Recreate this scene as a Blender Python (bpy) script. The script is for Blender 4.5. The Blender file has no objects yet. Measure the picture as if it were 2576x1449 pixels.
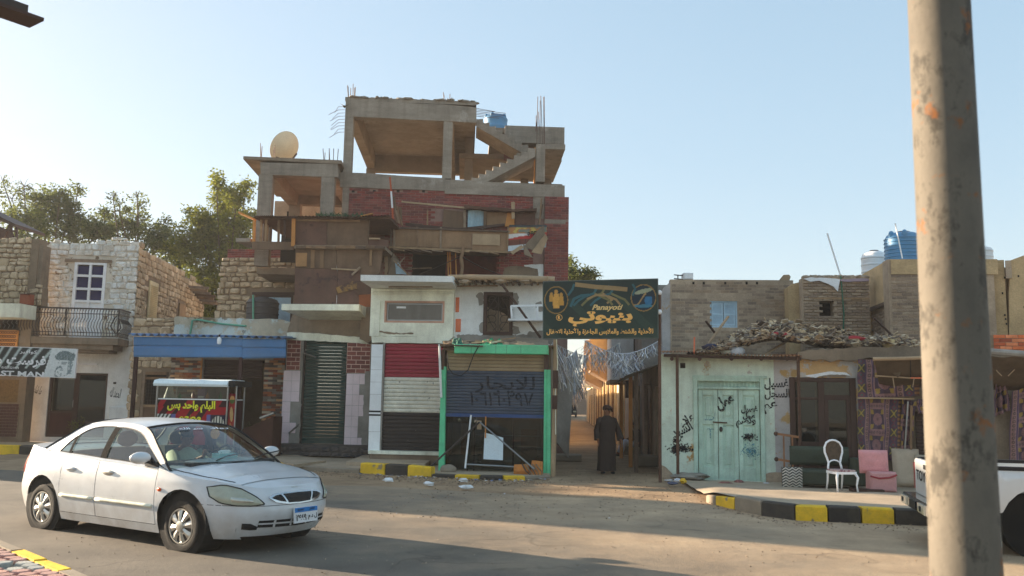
import bpy,math,random,unicodedata
from mathutils import Vector,Matrix,noise as mnoise
R=random.Random(7)
PI=math.pi
sc=bpy.context.scene
COL=sc.collection
# ------------------------------------------------------------ camera
VW,VH,FPX=2576.0,1449.0,2186.0
PITCH,ROLL,EYE=math.atan(286/2200),0.018,1.72
CAM=Vector((0,0,EYE))
_fw=Vector((0,math.cos(PITCH),math.sin(PITCH)))
_up0=Vector((0,-math.sin(PITCH),math.cos(PITCH)))
_x0=Vector((1,0,0))
_rt=_x0*math.cos(ROLL)+_up0*math.sin(ROLL)
_up=_up0*math.cos(ROLL)-_x0*math.sin(ROLL)
cd=bpy.data.cameras.new('camera')
cd.sensor_width=36
cd.lens=36*FPX/VW
cd.clip_start,cd.clip_end=0.05,4000
cd.dof.use_dof=True
cd.dof.focus_distance=19
cd.dof.aperture_fstop=3.2
cam=bpy.data.objects.new('camera',cd)
COL.objects.link(cam)
cam.matrix_world=Matrix(((_rt.x,_up.x,-_fw.x,0),(_rt.y,_up.y,-_fw.y,0),(_rt.z,_up.z,-_fw.z,EYE),(0,0,0,1)))
sc.camera=cam
# ------------------------------------------------------------ sky, sun, exposure
SUN_EL,SUN_BEHIND=math.radians(12),math.radians(25)
SUN=Vector((-math.cos(SUN_BEHIND)*math.cos(SUN_EL),math.sin(SUN_BEHIND)*math.cos(SUN_EL),math.sin(SUN_EL)))
w=bpy.data.worlds.new('World')
sc.world=w
w.use_nodes=True
nt=w.node_tree
sky=nt.nodes.new('ShaderNodeTexSky')
sky.sky_type='NISHITA'
sky.sun_disc=False
sky.sun_elevation=SUN_EL
sky.sun_rotation=math.atan2(SUN.x,SUN.y)
sky.air_density,sky.dust_density,sky.ozone_density=1.0,1.3,2.5
bg=nt.nodes['Background']
bg.inputs[1].default_value=0.066
hs=nt.nodes.new('ShaderNodeHueSaturation')
hs.inputs['Saturation'].default_value=1.2
nt.links.new(sky.outputs[0],hs.inputs['Color'])
gm=nt.nodes.new('ShaderNodeGamma')
gm.inputs[1].default_value=.38
nt.links.new(hs.outputs[0],gm.inputs[0])
nt.links.new(gm.outputs[0],bg.inputs[0])
sl=bpy.data.lights.new('sun','SUN')
sl.energy,sl.angle,sl.color=2.0,math.radians(0.6),(1.0,0.82,0.61)
so=bpy.data.objects.new('sun',sl)
COL.objects.link(so)
so.rotation_euler=SUN.to_track_quat('Z','Y').to_euler()
so.location=(-20,10,30)
sc.view_settings.view_transform='Standard'
sc.view_settings.look='None'
sc.view_settings.gamma=1
sc.view_settings.use_curve_mapping=False
sc.view_settings.exposure=3.2
sc.cycles.use_denoising=True
sc.cycles.max_bounces=6
sc.cycles.transparent_max_bounces=12
sc.cycles.caustics_reflective=sc.cycles.caustics_refractive=False
# ------------------------------------------------------------ pixels to places
def ray(px,py):
	u,v=(px-VW/2)/FPX,-(py-VH/2)/FPX
	return _fw+_rt*u+_up*v
def gnd(px,py,z=0.0):
	d=ray(px,py)
	return CAM+d*((z-EYE)/d.z)
def at(px,py,Y):
	d=ray(px,py)
	return CAM+d*(Y/d.y)
	# ------------------------------------------------------------ mesh builder
class MB:
	def __init__(s):
		s.v,s.f,s.m=[],[],[]
	def add(s,vs,fs,mi=0):
		n=len(s.v)
		s.v+=[tuple(p)for p in vs]
		s.f+=[tuple(i+n for i in f)for f in fs]
		s.m+=[mi]*len(fs)
		return s
	def poly(s,pts,mi=0):
		return s.add(pts,[tuple(range(len(pts)))],mi)
	def box(s,x0,x1,y0,y1,z0,z1,mi=0):
		vs=[(x,y,z)for z in(z0,z1)for y in(y0,y1)for x in(x0,x1)]
		return s.add(vs,[(0,2,3,1),(4,5,7,6),(0,1,5,4),(1,3,7,5),(3,2,6,7),(2,0,4,6)],mi)
	def cbox(s,x0,x1,y0,y1,z0,z1,c=.01,mi=0):
		"""box with chamfered edges round its -y face"""
		a=[(x0,y1,z0),(x1,y1,z0),(x1,y1,z1),(x0,y1,z1)]
		b=[(x0,y0+c,z0),(x1,y0+c,z0),(x1,y0+c,z1),(x0,y0+c,z1)]
		d=[(x0+c,y0,z0+c),(x1-c,y0,z0+c),(x1-c,y0,z1-c),(x0+c,y0,z1-c)]
		fs=[(8,9,10,11),(3,2,1,0)]
		for k in range(4):
			j=(k+1)%4
			fs+=[(k,j,4+j,4+k),(4+k,4+j,8+j,8+k)]
		return s.add(a+b+d,fs,mi)
	def bar(s,p0,p1,w=.05,h=.05,mi=0,up=(0,0,1)):
		p0,p1=Vector(p0),Vector(p1)
		d=(p1-p0).normalized()
		a=d.cross(Vector(up))
		if a.length<1e-3:a=d.cross(Vector((0,1,0)))
		a.normalize()
		b=a.cross(d).normalized()
		vs=[p+a*(i*w/2)+b*(j*h/2)for p in(p0,p1)for i,j in((-1,-1),(1,-1),(1,1),(-1,1))]
		return s.add(vs,[(3,2,1,0),(4,5,6,7),(0,1,5,4),(1,2,6,5),(2,3,7,6),(3,0,4,7)],mi)
	def path(s,pts,r,n=6,mi=0,caps=True):
		pts=[Vector(p)for p in pts]
		rr=r if isinstance(r,(list,tuple))else[r]*len(pts)
		prev=None
		vs=[]
		for i,p in enumerate(pts):
			d=(pts[min(i+1,len(pts)-1)]-pts[max(i-1,0)]).normalized()
			if prev is None:
				a=d.cross(Vector((0,0,1)))
				if a.length<1e-3:a=d.cross(Vector((1,0,0)))
			else:
				a=prev-d*prev.dot(d)
				if a.length<1e-4:a=d.cross(Vector((0.3,1,.2)))
			a.normalize()
			prev=a
			b=d.cross(a)
			vs+=[p+(a*math.cos(t*2*PI/n)+b*math.sin(t*2*PI/n))*rr[i]for t in range(n)]
		fs=[]
		for i in range(len(pts)-1):
			for t in range(n):
				u=(t+1)%n
				fs.append((i*n+t,i*n+u,(i+1)*n+u,(i+1)*n+t))
		if caps:
			fs.append(tuple(reversed(range(n))))
			fs.append(tuple(range((len(pts)-1)*n,len(pts)*n)))
		return s.add(vs,fs,mi)
	def prism(s,pts,y0,y1,mi=0):
		"""(x, z) outline, counter-clockwise seen from -y, from y0 (front) to y1"""
		n=len(pts)
		ar=sum(pts[i][0]*pts[(i+1)%n][1]-pts[(i+1)%n][0]*pts[i][1]for i in range(n))
		if ar<0:pts=pts[::-1]
		vs=[(p[0],y0,p[1])for p in pts]+[(p[0],y1,p[1])for p in pts]
		fs=[tuple(range(n)),tuple(reversed(range(n,2*n)))]
		for i in range(n):
			j=(i+1)%n
			fs.append((j,i,n+i,n+j))
		return s.add(vs,fs,mi)
	def slab(s,pts,z0,z1,mi=0):
		"""(x, y) outline extruded from z0 to z1"""
		n=len(pts)
		ar=sum(pts[i][0]*pts[(i+1)%n][1]-pts[(i+1)%n][0]*pts[i][1]for i in range(n))
		if ar<0:pts=pts[::-1]
		vs=[(p[0],p[1],z1)for p in pts]+[(p[0],p[1],z0)for p in pts]
		fs=[tuple(range(n)),tuple(reversed(range(n,2*n)))]
		for i in range(n):
			j=(i+1)%n
			fs.append((j,i,n+i,n+j))
		return s.add(vs,fs,mi)
	def lathe(s,prof,c=(0,0,0),n=16,mi=0,axis='z',close=False):
		"""(r, h) profile turned about an axis through c"""
		vs,fs=[],[]
		for r,h in prof:
			for t in range(n):
				a=2*PI*t/n
				x,y=r*math.cos(a),r*math.sin(a)
				q=(x,y,h)if axis=='z' else(x,h,-y)if axis=='y' else(h,x,y)
				vs.append((c[0]+q[0],c[1]+q[1],c[2]+q[2]))
		for i in range(len(prof)-1+(1 if close else 0)):
			j2=(i+1)%len(prof)
			for t in range(n):
				u=(t+1)%n
				fs.append((i*n+t,i*n+u,j2*n+u,j2*n+t))
		if not close:
			fs.append(tuple(reversed(range(n))))
			fs.append(tuple(range((len(prof)-1)*n,len(prof)*n)))
		return s.add(vs,fs,mi)
	def blob(s,c,r,n=8,m=6,jit=0.,mi=0,rnd=R):
		c=Vector(c)
		vs,fs=[c+Vector((0,0,-r[2]))],[]
		for i in range(1,m):
			a=-PI/2+PI*i/m
			for t in range(n):
				b=2*PI*t/n
				k=1+rnd.uniform(-jit,jit)
				vs.append(c+Vector((r[0]*math.cos(a)*math.cos(b)*k,r[1]*math.cos(a)*math.sin(b)*k,r[2]*math.sin(a)*k)))
		vs.append(c+Vector((0,0,r[2])))
		for t in range(n):
			fs.append((0,1+(t+1)%n,1+t))
			fs.append((len(vs)-1,1+(m-2)*n+t,1+(m-2)*n+(t+1)%n))
		for i in range(m-2):
			for t in range(n):
				u=(t+1)%n
				fs.append((1+i*n+t,1+i*n+u,1+(i+1)*n+u,1+(i+1)*n+t))
		return s.add(vs,fs,mi)
	def grid(s,fn,nu,nv,mi=0,flip=False):
		"""fn(a, b), a and b from 0 to 1"""
		vs=[fn(i/nu,j/nv)for j in range(nv+1)for i in range(nu+1)]
		fs=[]
		for j in range(nv):
			for i in range(nu):
				k=j*(nu+1)+i
				q=(k,k+1,k+nu+2,k+nu+1)
				fs.append(q[::-1]if flip else q)
		return s.add(vs,fs,mi)
	def mesh(s,name,mats,smooth=False,off=(0,0,0)):
		me=bpy.data.meshes.new(name)
		vs=s.v if not any(off)else[(p[0]-off[0],p[1]-off[1],p[2]-off[2])for p in s.v]
		me.from_pydata(vs,[],s.f)
		for m in(mats if isinstance(mats,(list,tuple))else[mats]):me.materials.append(m)
		if any(s.m):me.polygons.foreach_set('material_index',s.m)
		if smooth:
			me.polygons.foreach_set('use_smooth',[True]*len(s.f))
			if smooth is not True:me.set_sharp_from_angle(angle=math.radians(smooth))
		me.update()
		return me
	def build(s,name,mats,parent=None,smooth=False,kind=None):
		off=(0,0,0)
		if parent is None and kind!='structure' and s.v:
			xs,ys,zs=zip(*s.v)
			off=((min(xs)+max(xs))/2,(min(ys)+max(ys))/2,min(zs))
		o=bpy.data.objects.new(name,s.mesh(name,mats,smooth,off))
		COL.objects.link(o)
		o.parent=parent
		o.location=off
		if kind:o['kind']=kind
		return o
def tag(o,label,cat,group=None):
	o['label'],o['category']=label,cat
	if group:o['group']=group
	return o
def thing(name,label,cat,loc=(0,0,0),rz=0.0,group=None):
	o=bpy.data.objects.new(name,None)
	COL.objects.link(o)
	o.empty_display_size=.2
	o.location,o.rotation_euler=loc,(0,0,rz)
	return tag(o,label,cat,group)
def struct(o):
	o['kind']='structure'
	return o
def inst(me,name,parent,loc,scale=(1,1,1),rot=(0,0,0)):
	o=bpy.data.objects.new(name,me)
	COL.objects.link(o)
	o.parent=parent
	o.location,o.scale,o.rotation_euler=loc,scale,rot
	return o
def kids(o):
	return[c for c in bpy.data.objects if c.parent==o]
def copy_tree(o,parent=None):
	c=o.copy()
	COL.objects.link(c)
	c.parent=parent
	for k in kids(o):copy_tree(k,c)
	return c
	# many alike pieces: the first 300 of a kind per thing are parts, the rest joins into one part
_count,_rest={},{}
def root(o):
	while o.parent:o=o.parent
	return o
def piece(me,name,parent,loc,scale=(1,1,1),rot=(0,0,0),limit=300):
	key=(root(parent).name,name)
	_count[key]=_count.get(key,0)+1
	if _count[key]<=limit:
		return inst(me,name,parent,loc,scale,rot)
	from mathutils import Euler
	M=Matrix.LocRotScale(Vector(loc),Euler(rot),Vector(scale))
	mb,mt,pr=_rest.setdefault((parent.name,name),(MB(),me.materials[0],parent))
	mb.add([M@v.co for v in me.vertices],[tuple(p.vertices)for p in me.polygons])
def flush_pieces():
	for(pn,name),(mb,mt,pr)in _rest.items():
		mb.build(name+'_field',mt,pr,kind='stuff')
		# ------------------------------------------------------------ materials
def lin(c):
	return tuple((x/255/12.92)if x/255<=.04045 else((x/255+.055)/1.055)**2.4 for x in c)
def col(r,g,b,k=1.0):
	return tuple(min(.9,x*k)for x in lin((r,g,b)))+(1.0,)
class NT:
	def __init__(s,name):
		s.m=bpy.data.materials.new(name)
		s.m.use_nodes=True
		s.t=s.m.node_tree
		s.b=s.t.nodes['Principled BSDF']
		s.geo=s.t.nodes.new('ShaderNodeNewGeometry')
		s.pos=s.geo.outputs['Position']
	def n(s,kind,**kw):
		n=s.t.nodes.new('ShaderNode'+kind)
		for k,v in kw.items():setattr(n,k,v)
		return n
	def l(s,a,b):
		s.t.links.new(a,b)
	def noise(s,scale,detail=6,rough=.6,vec=None,stretch=None):
		n=s.n('TexNoise')
		n.inputs['Scale'].default_value,n.inputs['Detail'].default_value,n.inputs['Roughness'].default_value=scale,detail,rough
		v=vec or s.pos
		if stretch:
			mp=s.n('Mapping')
			mp.inputs['Scale'].default_value=stretch
			s.l(v,mp.inputs['Vector'])
			v=mp.outputs[0]
		s.l(v,n.inputs['Vector'])
		return n.outputs['Fac']
	def ramp(s,fac,stops,interp='LINEAR'):
		r=s.n('ValToRGB')
		r.color_ramp.interpolation=interp
		e=r.color_ramp.elements
		while len(e)<len(stops):e.new(.5)
		for i,(p,c)in enumerate(stops):
			e[i].position=p
			e[i].color=c if len(c)==4 else tuple(c)+(1,)
		s.l(fac,r.inputs[0])
		return r.outputs[0]
	def mix(s,fac,a,b,mode='MIX'):
		m=s.n('MixRGB',blend_type=mode)
		for v,i in((fac,0),(a,1),(b,2)):
			if isinstance(v,(int,float)):m.inputs[i].default_value=v
			elif isinstance(v,tuple):m.inputs[i].default_value=v
			else:s.l(v,m.inputs[i])
		return m.outputs[0]
	def math(s,op,a,b=0.0):
		m=s.n('Math',operation=op)
		for v,i in((a,0),(b,1)):
			if isinstance(v,(int,float)):m.inputs[i].default_value=v
			else:s.l(v,m.inputs[i])
		return m.outputs[0]
	def step(s,fac,lo,hi):
		return s.ramp(fac,[(lo,(0,0,0,1)),(hi,(1,1,1,1))])
	def bump(s,h,strength=.4,dist=.02):
		b=s.n('Bump')
		b.inputs['Strength'].default_value,b.inputs['Distance'].default_value=strength,dist
		s.l(h,b.inputs['Height'])
		s.l(b.outputs[0],s.b.inputs['Normal'])
	def out(s,c,rough=.85,metal=0,spec=.3):
		if isinstance(c,tuple):s.b.inputs['Base Color'].default_value=c
		else:s.l(c,s.b.inputs['Base Color'])
		if isinstance(rough,(int,float)):s.b.inputs['Roughness'].default_value=rough
		else:s.l(rough,s.b.inputs['Roughness'])
		s.b.inputs['Metallic'].default_value=metal
		s.b.inputs['Specular IOR Level'].default_value=spec
		return s.m
def mat(name,c,var=.25,scale=2.0,rough=.85,bump=.35,bscale=30,dirt=None,dirt_amt=.45,dirt_scale=1.2,streak=0,streak_col=None,
patches=(),pal=None,spec=.3,metal=0,dist=.02,stretch=None,fine=.18):
	"""weathered surface: tone noise, palette per piece, stain, vertical streaks and hard-edged patches of other coats"""
	k=NT(name)
	d=tuple(x*(1-var)for x in c[:3])+(1,)
	b=tuple(min(1,x*(1+var*.7))for x in c[:3])+(1,)
	base=k.ramp(k.noise(scale,8,.65,stretch=stretch),[(.3,d),(.5,c),(.7,b)])
	if pal:
		oi=k.n('ObjectInfo')
		f=k.math('FRACT',k.math('ADD',oi.outputs['Random'],k.geo.outputs['Random Per Island']))
		p=k.ramp(f,[(i/len(pal),q)for i,q in enumerate(pal)],'CONSTANT')
		tone=k.ramp(k.noise(scale*3,6),[(.3,(1-var,)*3),(.7,(1+var*.5,)*3)])
		base=k.mix(1.0,p,tone,'MULTIPLY')
	for pc,psc,lo,hi in patches:
		base=k.mix(k.step(k.noise(psc,9,.68),lo,hi),base,pc)
	base=k.mix(1.0,base,k.ramp(k.noise(.45,5,.6),[(.32,(.8,)*3),(.68,(1.14,)*3)]),'MULTIPLY')
	if dirt:
		base=k.mix(k.math('MULTIPLY',k.step(k.noise(dirt_scale,9,.7),.42,.75),dirt_amt),base,dirt)
	if streak:
		sk=k.step(k.noise(1.0,7,.6,stretch=(5,5,.35)),.48,.8)
		base=k.mix(k.math('MULTIPLY',sk,streak),base,streak_col or(.05,.04,.03,1))
	fn=k.noise(bscale*2.2,4,.7)
	base=k.mix(1.0,base,k.ramp(fn,[(.25,(1-fine,)*3),(.75,(1+fine,)*3)]),'MULTIPLY')
	if bump:k.bump(k.noise(bscale,8,.7),bump,dist)
	return k.out(base,rough,metal,spec)
def worn_paint(name,c,lo=.36,hi=.52):
	m=mat(name,c,var=.2,bump=.1,rough=.8)
	k=m.node_tree
	n,r,g=k.nodes.new('ShaderNodeTexNoise'),k.nodes.new('ShaderNodeValToRGB'),k.nodes.new('ShaderNodeNewGeometry')
	n.inputs['Scale'].default_value,n.inputs['Detail'].default_value,n.inputs['Roughness'].default_value=16,8,.75
	r.color_ramp.elements[0].position,r.color_ramp.elements[1].position=lo,hi
	k.links.new(g.outputs['Position'],n.inputs['Vector'])
	k.links.new(n.outputs['Fac'],r.inputs[0])
	k.links.new(r.outputs[0],k.nodes['Principled BSDF'].inputs['Alpha'])
	return m
def flat(name,c,rough=.6,metal=0,spec=.4,var=.12):
	return mat(name,c,var=var,scale=9,rough=rough,bump=0,metal=metal,spec=spec,fine=.06)
def vcol_mat(name,rough=.7):
	k=NT(name)
	a=k.n('Attribute',attribute_name='print')
	c=k.mix(1.0,a.outputs['Color'],k.ramp(k.noise(14,8,.7),[(.3,(.8,)*3),(.65,(1.05,)*3)]),'MULTIPLY')
	return k.out(c,rough)
def glass_mat(name,tint=(.8,.9,.88,1),base=.045,rough=.02):
	"""thin pane: reflects by angle, lets a share of the light through"""
	k=NT(name)
	g=k.n('BsdfGlossy')
	g.inputs['Roughness'].default_value=rough
	t=k.n('BsdfTransparent')
	t.inputs[0].default_value=tint
	mx=k.n('MixShader')
	lw=k.n('LayerWeight')
	k.l(k.math('ADD',k.math('MULTIPLY',k.math('POWER',lw.outputs['Facing'],4.0),.85),base),mx.inputs[0])
	k.l(t.outputs[0],mx.inputs[1])
	k.l(g.outputs[0],mx.inputs[2])
	k.l(mx.outputs[0],k.t.nodes['Material Output'].inputs[0])
	return k.m
	# ------------------------------------------------------------ lettering
_forms={}
for _c in range(0xFE70,0xFEFD):
	_d=unicodedata.decomposition(chr(_c)).split()
	if len(_d)>1:_forms[(_d[0][1:-1],''.join(chr(int(x,16))for x in _d[1:]))]=chr(_c)
def arabic(s):
	toks,i=[],0
	ar=lambda c:'\u0621'<=c<='\u064a'
	while i<len(s):
		k=2 if s[i]=='ل' and s[i+1:i+2]in('ا','أ','إ','آ')else 1
		toks.append(s[i:i+k])
		i+=k
	nj,out=set('اأإآدذرزوؤةىء'),[]
	for k,t in enumerate(toks):
		if not ar(t[0]):
			out.append(t)
			continue
		p=k>0 and ar(toks[k-1][0])and toks[k-1]not in nj and len(toks[k-1])==1
		q=k+1<len(toks)and ar(toks[k+1][0])and t not in nj and len(t)==1
		f='medial' if p and q else 'final' if p else 'initial' if q else 'isolated'
		out.append(_forms.get((f,t))or _forms.get(('isolated',t))or t)
	return ''.join(reversed(out))
def text_mesh(body,width=None,height=None,bold=.02,shear=0.,mat_=None,name='lettering'):
	"""flat letters centred on the origin in the x-z plane, facing -y"""
	c=bpy.data.curves.new('lettering','FONT')
	c.body,c.size,c.offset,c.shear,c.resolution_u=body,1,bold,shear,4
	o=bpy.data.objects.new('lettering',c)
	COL.objects.link(o)
	bpy.context.view_layer.update()
	me=bpy.data.meshes.new_from_object(o.evaluated_get(bpy.context.evaluated_depsgraph_get()))
	bpy.data.objects.remove(o)
	bpy.data.curves.remove(c)
	vs=me.vertices
	par=list(range(len(vs)))
	def find(a):
		while par[a]!=a:
			par[a]=par[par[a]]
			a=par[a]
		return a
	for e in me.edges:
		a,b=find(e.vertices[0]),find(e.vertices[1])
		par[a]=b
	ids={}
	x0,x1=min(v.co.x for v in vs),max(v.co.x for v in vs)
	y0,y1=min(v.co.y for v in vs),max(v.co.y for v in vs)
	sx=width/(x1-x0)if width else height/(y1-y0)
	sz=height/(y1-y0)if height else sx
	for i,v in enumerate(vs):
		k=ids.setdefault(find(i),len(ids))
		v.co=((v.co.x-(x0+x1)/2)*sx,-.0007*(k%5),(v.co.y-(y0+y1)/2)*sz)
	me.materials.clear()
	if mat_:me.materials.append(mat_)
	me.name=name
	return me
def letters(body,parent,loc,width=None,height=None,bold=.02,m=None,rot=(0,0,0),shear=0.,name='lettering'):
	return inst(text_mesh(body,width,height,bold,shear,m,name),name,parent,loc,rot=rot)
def printed(name,fn,pos,nu,nv,m,parent,back=True):
	"""a sheet whose flat print is given by fn(a, b) -> (r, g, b) in sRGB 0-255; pos(a, b) is its place"""
	mb=MB().grid(pos,nu,nv)
	me=mb.mesh(name,m)
	at_=me.attributes.new('print','FLOAT_COLOR','POINT')
	buf=[]
	for j in range(nv+1):
		for i in range(nu+1):
			buf+=list(lin(fn(i/nu,j/nv)))+[1.0]
	at_.data.foreach_set('color',buf)
	o=bpy.data.objects.new(name,me)
	COL.objects.link(o)
	o.parent=parent
	return o
	# ------------------------------------------------------------ facades
class Fac:
	"""a facade through two ground points: local x runs right along it, local y away from the street, local z up"""
	def __init__(s,name,label,cat,xa,Ya,xb,Yb,group=None,empty=True):
		a,b=at(xa,1009,Ya),at(xb,1009,Yb)
		a.z=b.z=0
		s.d=(b-a).normalized()
		s.n=Vector((-s.d.y,s.d.x,0))
		s.o=(a+b)/2
		s.rz=math.atan2(s.d.y,s.d.x)
		s.e=thing(name,label,cat,s.o,s.rz,group)if empty else None
	def uz(s,px,py,v=0.0):
		D=ray(px,py)
		t=((s.o+s.n*v-CAM).dot(s.n))/D.dot(s.n)
		p=CAM+D*t
		return(p-s.o).dot(s.d),p.z
	def P(s,px,py,v=0.0):
		u,z=s.uz(px,py,v)
		return Vector((u,v,z))
	def R(s,x0,y0,x1,y1,v=0.0):
		xm,ym=(x0+x1)/2,(y0+y1)/2
		return s.uz(x0,ym,v)[0],s.uz(x1,ym,v)[0],s.uz(xm,y1,v)[1],s.uz(xm,y0,v)[1]
	def box(s,name,m,x0,y0,x1,y1,v0=0.0,v1=.1,parent=None,c=None):
		u0,u1,z0,z1=s.R(x0,y0,x1,y1,v0)
		mb=MB().cbox(u0,u1,v0,v1,z0,z1,c)if c else MB().box(u0,u1,v0,v1,z0,z1)
		return mb.build(name,m,parent or s.e)
	def poly(s,name,m,pts,v0=0.0,v1=.1,parent=None,rough=0,step=.12):
		q=[s.uz(x,y,v0)for x,y in pts]
		if rough:q=ragged(q,rough,step)
		return MB().prism(q,v0,v1).build(name,m,parent or s.e)
	def wall(s,name,m,x0,y0,x1,y1,holes=(),v0=0.0,v1=.3,parent=None,z0=None,z1=None):
		r=list(s.R(x0,y0,x1,y1,v0))
		if z0 is not None:r[2]=z0
		if z1 is not None:r[3]=z1
		hs=[s.R(*h,v0)for h in holes]
		return holed(r,hs,v0,v1).build(name,m,parent or s.e)
	def world(s,p):
		return s.o+s.d*p[0]+s.n*p[1]+Vector((0,0,p[2]))
def holed(r,hs,v0,v1):
	us=sorted({r[0],r[1]}|{min(max(x,r[0]),r[1])for h in hs for x in h[:2]})
	zs=sorted({r[2],r[3]}|{min(max(x,r[2]),r[3])for h in hs for x in h[2:]})
	def solid(i,j):
		if not(0<=i<len(us)-1 and 0<=j<len(zs)-1):return False
		u,z=(us[i]+us[i+1])/2,(zs[j]+zs[j+1])/2
		return not any(h[0]<u<h[1]and h[2]<z<h[3]for h in hs)
	mb=MB()
	for i in range(len(us)-1):
		for j in range(len(zs)-1):
			if not solid(i,j):continue
			a,b,c,d=us[i],us[i+1],zs[j],zs[j+1]
			mb.poly([(a,v0,c),(b,v0,c),(b,v0,d),(a,v0,d)])
			mb.poly([(a,v1,d),(b,v1,d),(b,v1,c),(a,v1,c)])
			if not solid(i-1,j):mb.poly([(a,v1,c),(a,v0,c),(a,v0,d),(a,v1,d)])
			if not solid(i+1,j):mb.poly([(b,v0,c),(b,v1,c),(b,v1,d),(b,v0,d)])
			if not solid(i,j-1):mb.poly([(a,v1,c),(b,v1,c),(b,v0,c),(a,v0,c)])
			if not solid(i,j+1):mb.poly([(a,v0,d),(b,v0,d),(b,v1,d),(a,v1,d)])
	return mb
def ragged(q,amp,step=.12):
	out=[]
	for i in range(len(q)):
		a,b=Vector(q[i]),Vector(q[(i+1)%len(q)])
		n=max(1,int((b-a).length/step))
		for k in range(n):
			p=a.lerp(b,k/n)
			out.append((p.x+R.uniform(-amp,amp),p.y+R.uniform(-amp,amp)))
	return out
	# unit pieces (x, z in +-0.5, front at y = -1 .. back 0), shared by every wall
def _unit_stone(seed,corner=.22,bev=.13):
	r=random.Random(seed)
	k=lambda:r.uniform(.08,corner)
	ring=[(-.5+k(),-.5),(.5-k(),-.5),(.5,-.5+k()),(.5,.5-k()),(.5-k(),.5),(-.5+k(),.5),(-.5,.5-k()),(-.5,-.5+k())]
	ring=[(x+r.uniform(-.04,.04),z+r.uniform(-.04,.04))for x,z in ring]
	vs=[(x,0,z)for x,z in ring]+[(x,-.55,z)for x,z in ring]
	vs+=[(x*(1-2*bev)+r.uniform(-.03,.03),-1+r.uniform(-.12,.18),z*(1-2*bev)+r.uniform(-.03,.03))for x,z in ring]
	vs.append((0,-1.05,0))
	fs=[]
	for a in(0,8):
		for i in range(8):
			j=(i+1)%8
			fs.append((a+i,a+j,a+8+j,a+8+i))
	fs+=[(16+i,16+(i+1)%8,24)for i in range(8)]
	return MB().add(vs,fs)
def _unit_brick(seed):
	r=random.Random(seed)
	c=lambda:r.uniform(.012,.05)
	mb=MB()
	b=[(-.5,0,-.5),(.5,0,-.5),(.5,0,.5),(-.5,0,.5)]
	d=[(-.5,-.8,-.5),(.5,-.8,-.5),(.5,-.8,.5),(-.5,-.8,.5)]
	e=[(-.5+c(),-1,-.5+c()*2.5),(.5-c(),-1+r.uniform(0,.2),-.5+c()*2.5),(.5-c(),-1,.5-c()*2.5),(-.5+c(),-1+r.uniform(0,.2),.5-c()*2.5)]
	fs=[(8,9,10,11)]
	for k in range(4):
		j=(k+1)%4
		fs+=[(k,j,4+j,4+k),(4+k,4+j,8+j,8+k)]
	return mb.add(b+d+e,fs)
_cache={}
def unit(kind,m,seed):
	key=(kind,m.name,seed)
	if key not in _cache:_cache[key]=(_unit_stone if kind=='stone' else _unit_brick)(seed).mesh(kind,m,smooth=(35 if kind=='stone' else False))
	return _cache[key]
def stonework(parent,m,u0,u1,z0,z1,v=0.0,hr=(.16,.34),wr=(.2,.5),gap=.018,proud=(.03,.07),holes=(),top=None,seed=1,name='stone',left=None,side=None):
	"""random coursed rubble; side = +1 puts it on an end wall in the local y direction (u is then y, v is x)"""
	r=random.Random(seed)
	z=z0
	while z<z1-.05:
		h=min(r.uniform(*hr),z1-z)
		if z1-z-h<.09:h=z1-z
		u=u0+(left(z)if left else 0)-r.uniform(0,.1)
		while u<u1-.04:
			wd=min(r.uniform(*wr),u1-u)
			if u1-u-wd<.1:wd=u1-u
			parts=[(z,h)]if h<.26 or r.random()<.7 else[(z,h*.5),(z+h*.5,h*.5)]
			for zz,hh in parts:
				cu,cz=u+wd/2,zz+hh/2
				if top and zz+hh*.6>top(cu):continue
				if any(a-.02<u+wd*.85 and u+wd*.15<b+.02 and c-.02<zz+hh*.85 and zz+hh*.15<d+.02 for a,b,c,d in holes):continue
				me=unit('stone',m,r.randrange(16))
				sx,sz,sy=(wd-gap)*r.uniform(.92,1.06),(hh-gap)*r.uniform(.84,1.1),r.uniform(*proud)
				cz+=r.uniform(-.02,.02)
				fl=r.choice((1,-1))
				if side is None:
					piece(me,name,parent,(cu,v+.004,cz),(sx,sy,sz),(r.uniform(-.06,.06),r.uniform(-.11,.11),r.uniform(-.06,.06)))
				else:
					piece(me,name,parent,(v-side*.004,cu,cz),(sx,sy,sz),(0,0,side*PI/2))
			u+=wd
		z+=h
def brickwork(parent,m,u0,u1,z0,z1,v=0.0,bw=.24,bh=.075,gap=.012,proud=.016,holes=(),jit=.004,seed=1,name='brick',side=None,top=None,skip=0.0):
	r=random.Random(seed)
	n=max(1,round((z1-z0)/bh))
	bh=(z1-z0)/n
	for row in range(n-1,-1,-1):
		zc=z0+(row+.5)*bh
		u=u0-(bw/2 if row%2 else 0)
		while u<u1-.02:
			a,b=max(u,u0),min(u+bw,u1)
			u+=bw
			if b-a<.03 or r.random()<skip:continue
			c=(a+b)/2
			if top and zc>top(c):continue
			if any(h[0]<c<h[1]and h[2]<zc<h[3]for h in holes):continue
			me=unit('brick',m,r.randrange(6))
			s=(b-a-gap,proud+r.uniform(0,jit),bh-gap)
			if side is None:piece(me,name,parent,(c,v+.003,zc+r.uniform(-.15,.15)*jit),s,(0,r.uniform(-.012,.012),0))
			else:piece(me,name,parent,(v-side*.003,c,zc),s,(0,0,side*PI/2))
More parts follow.
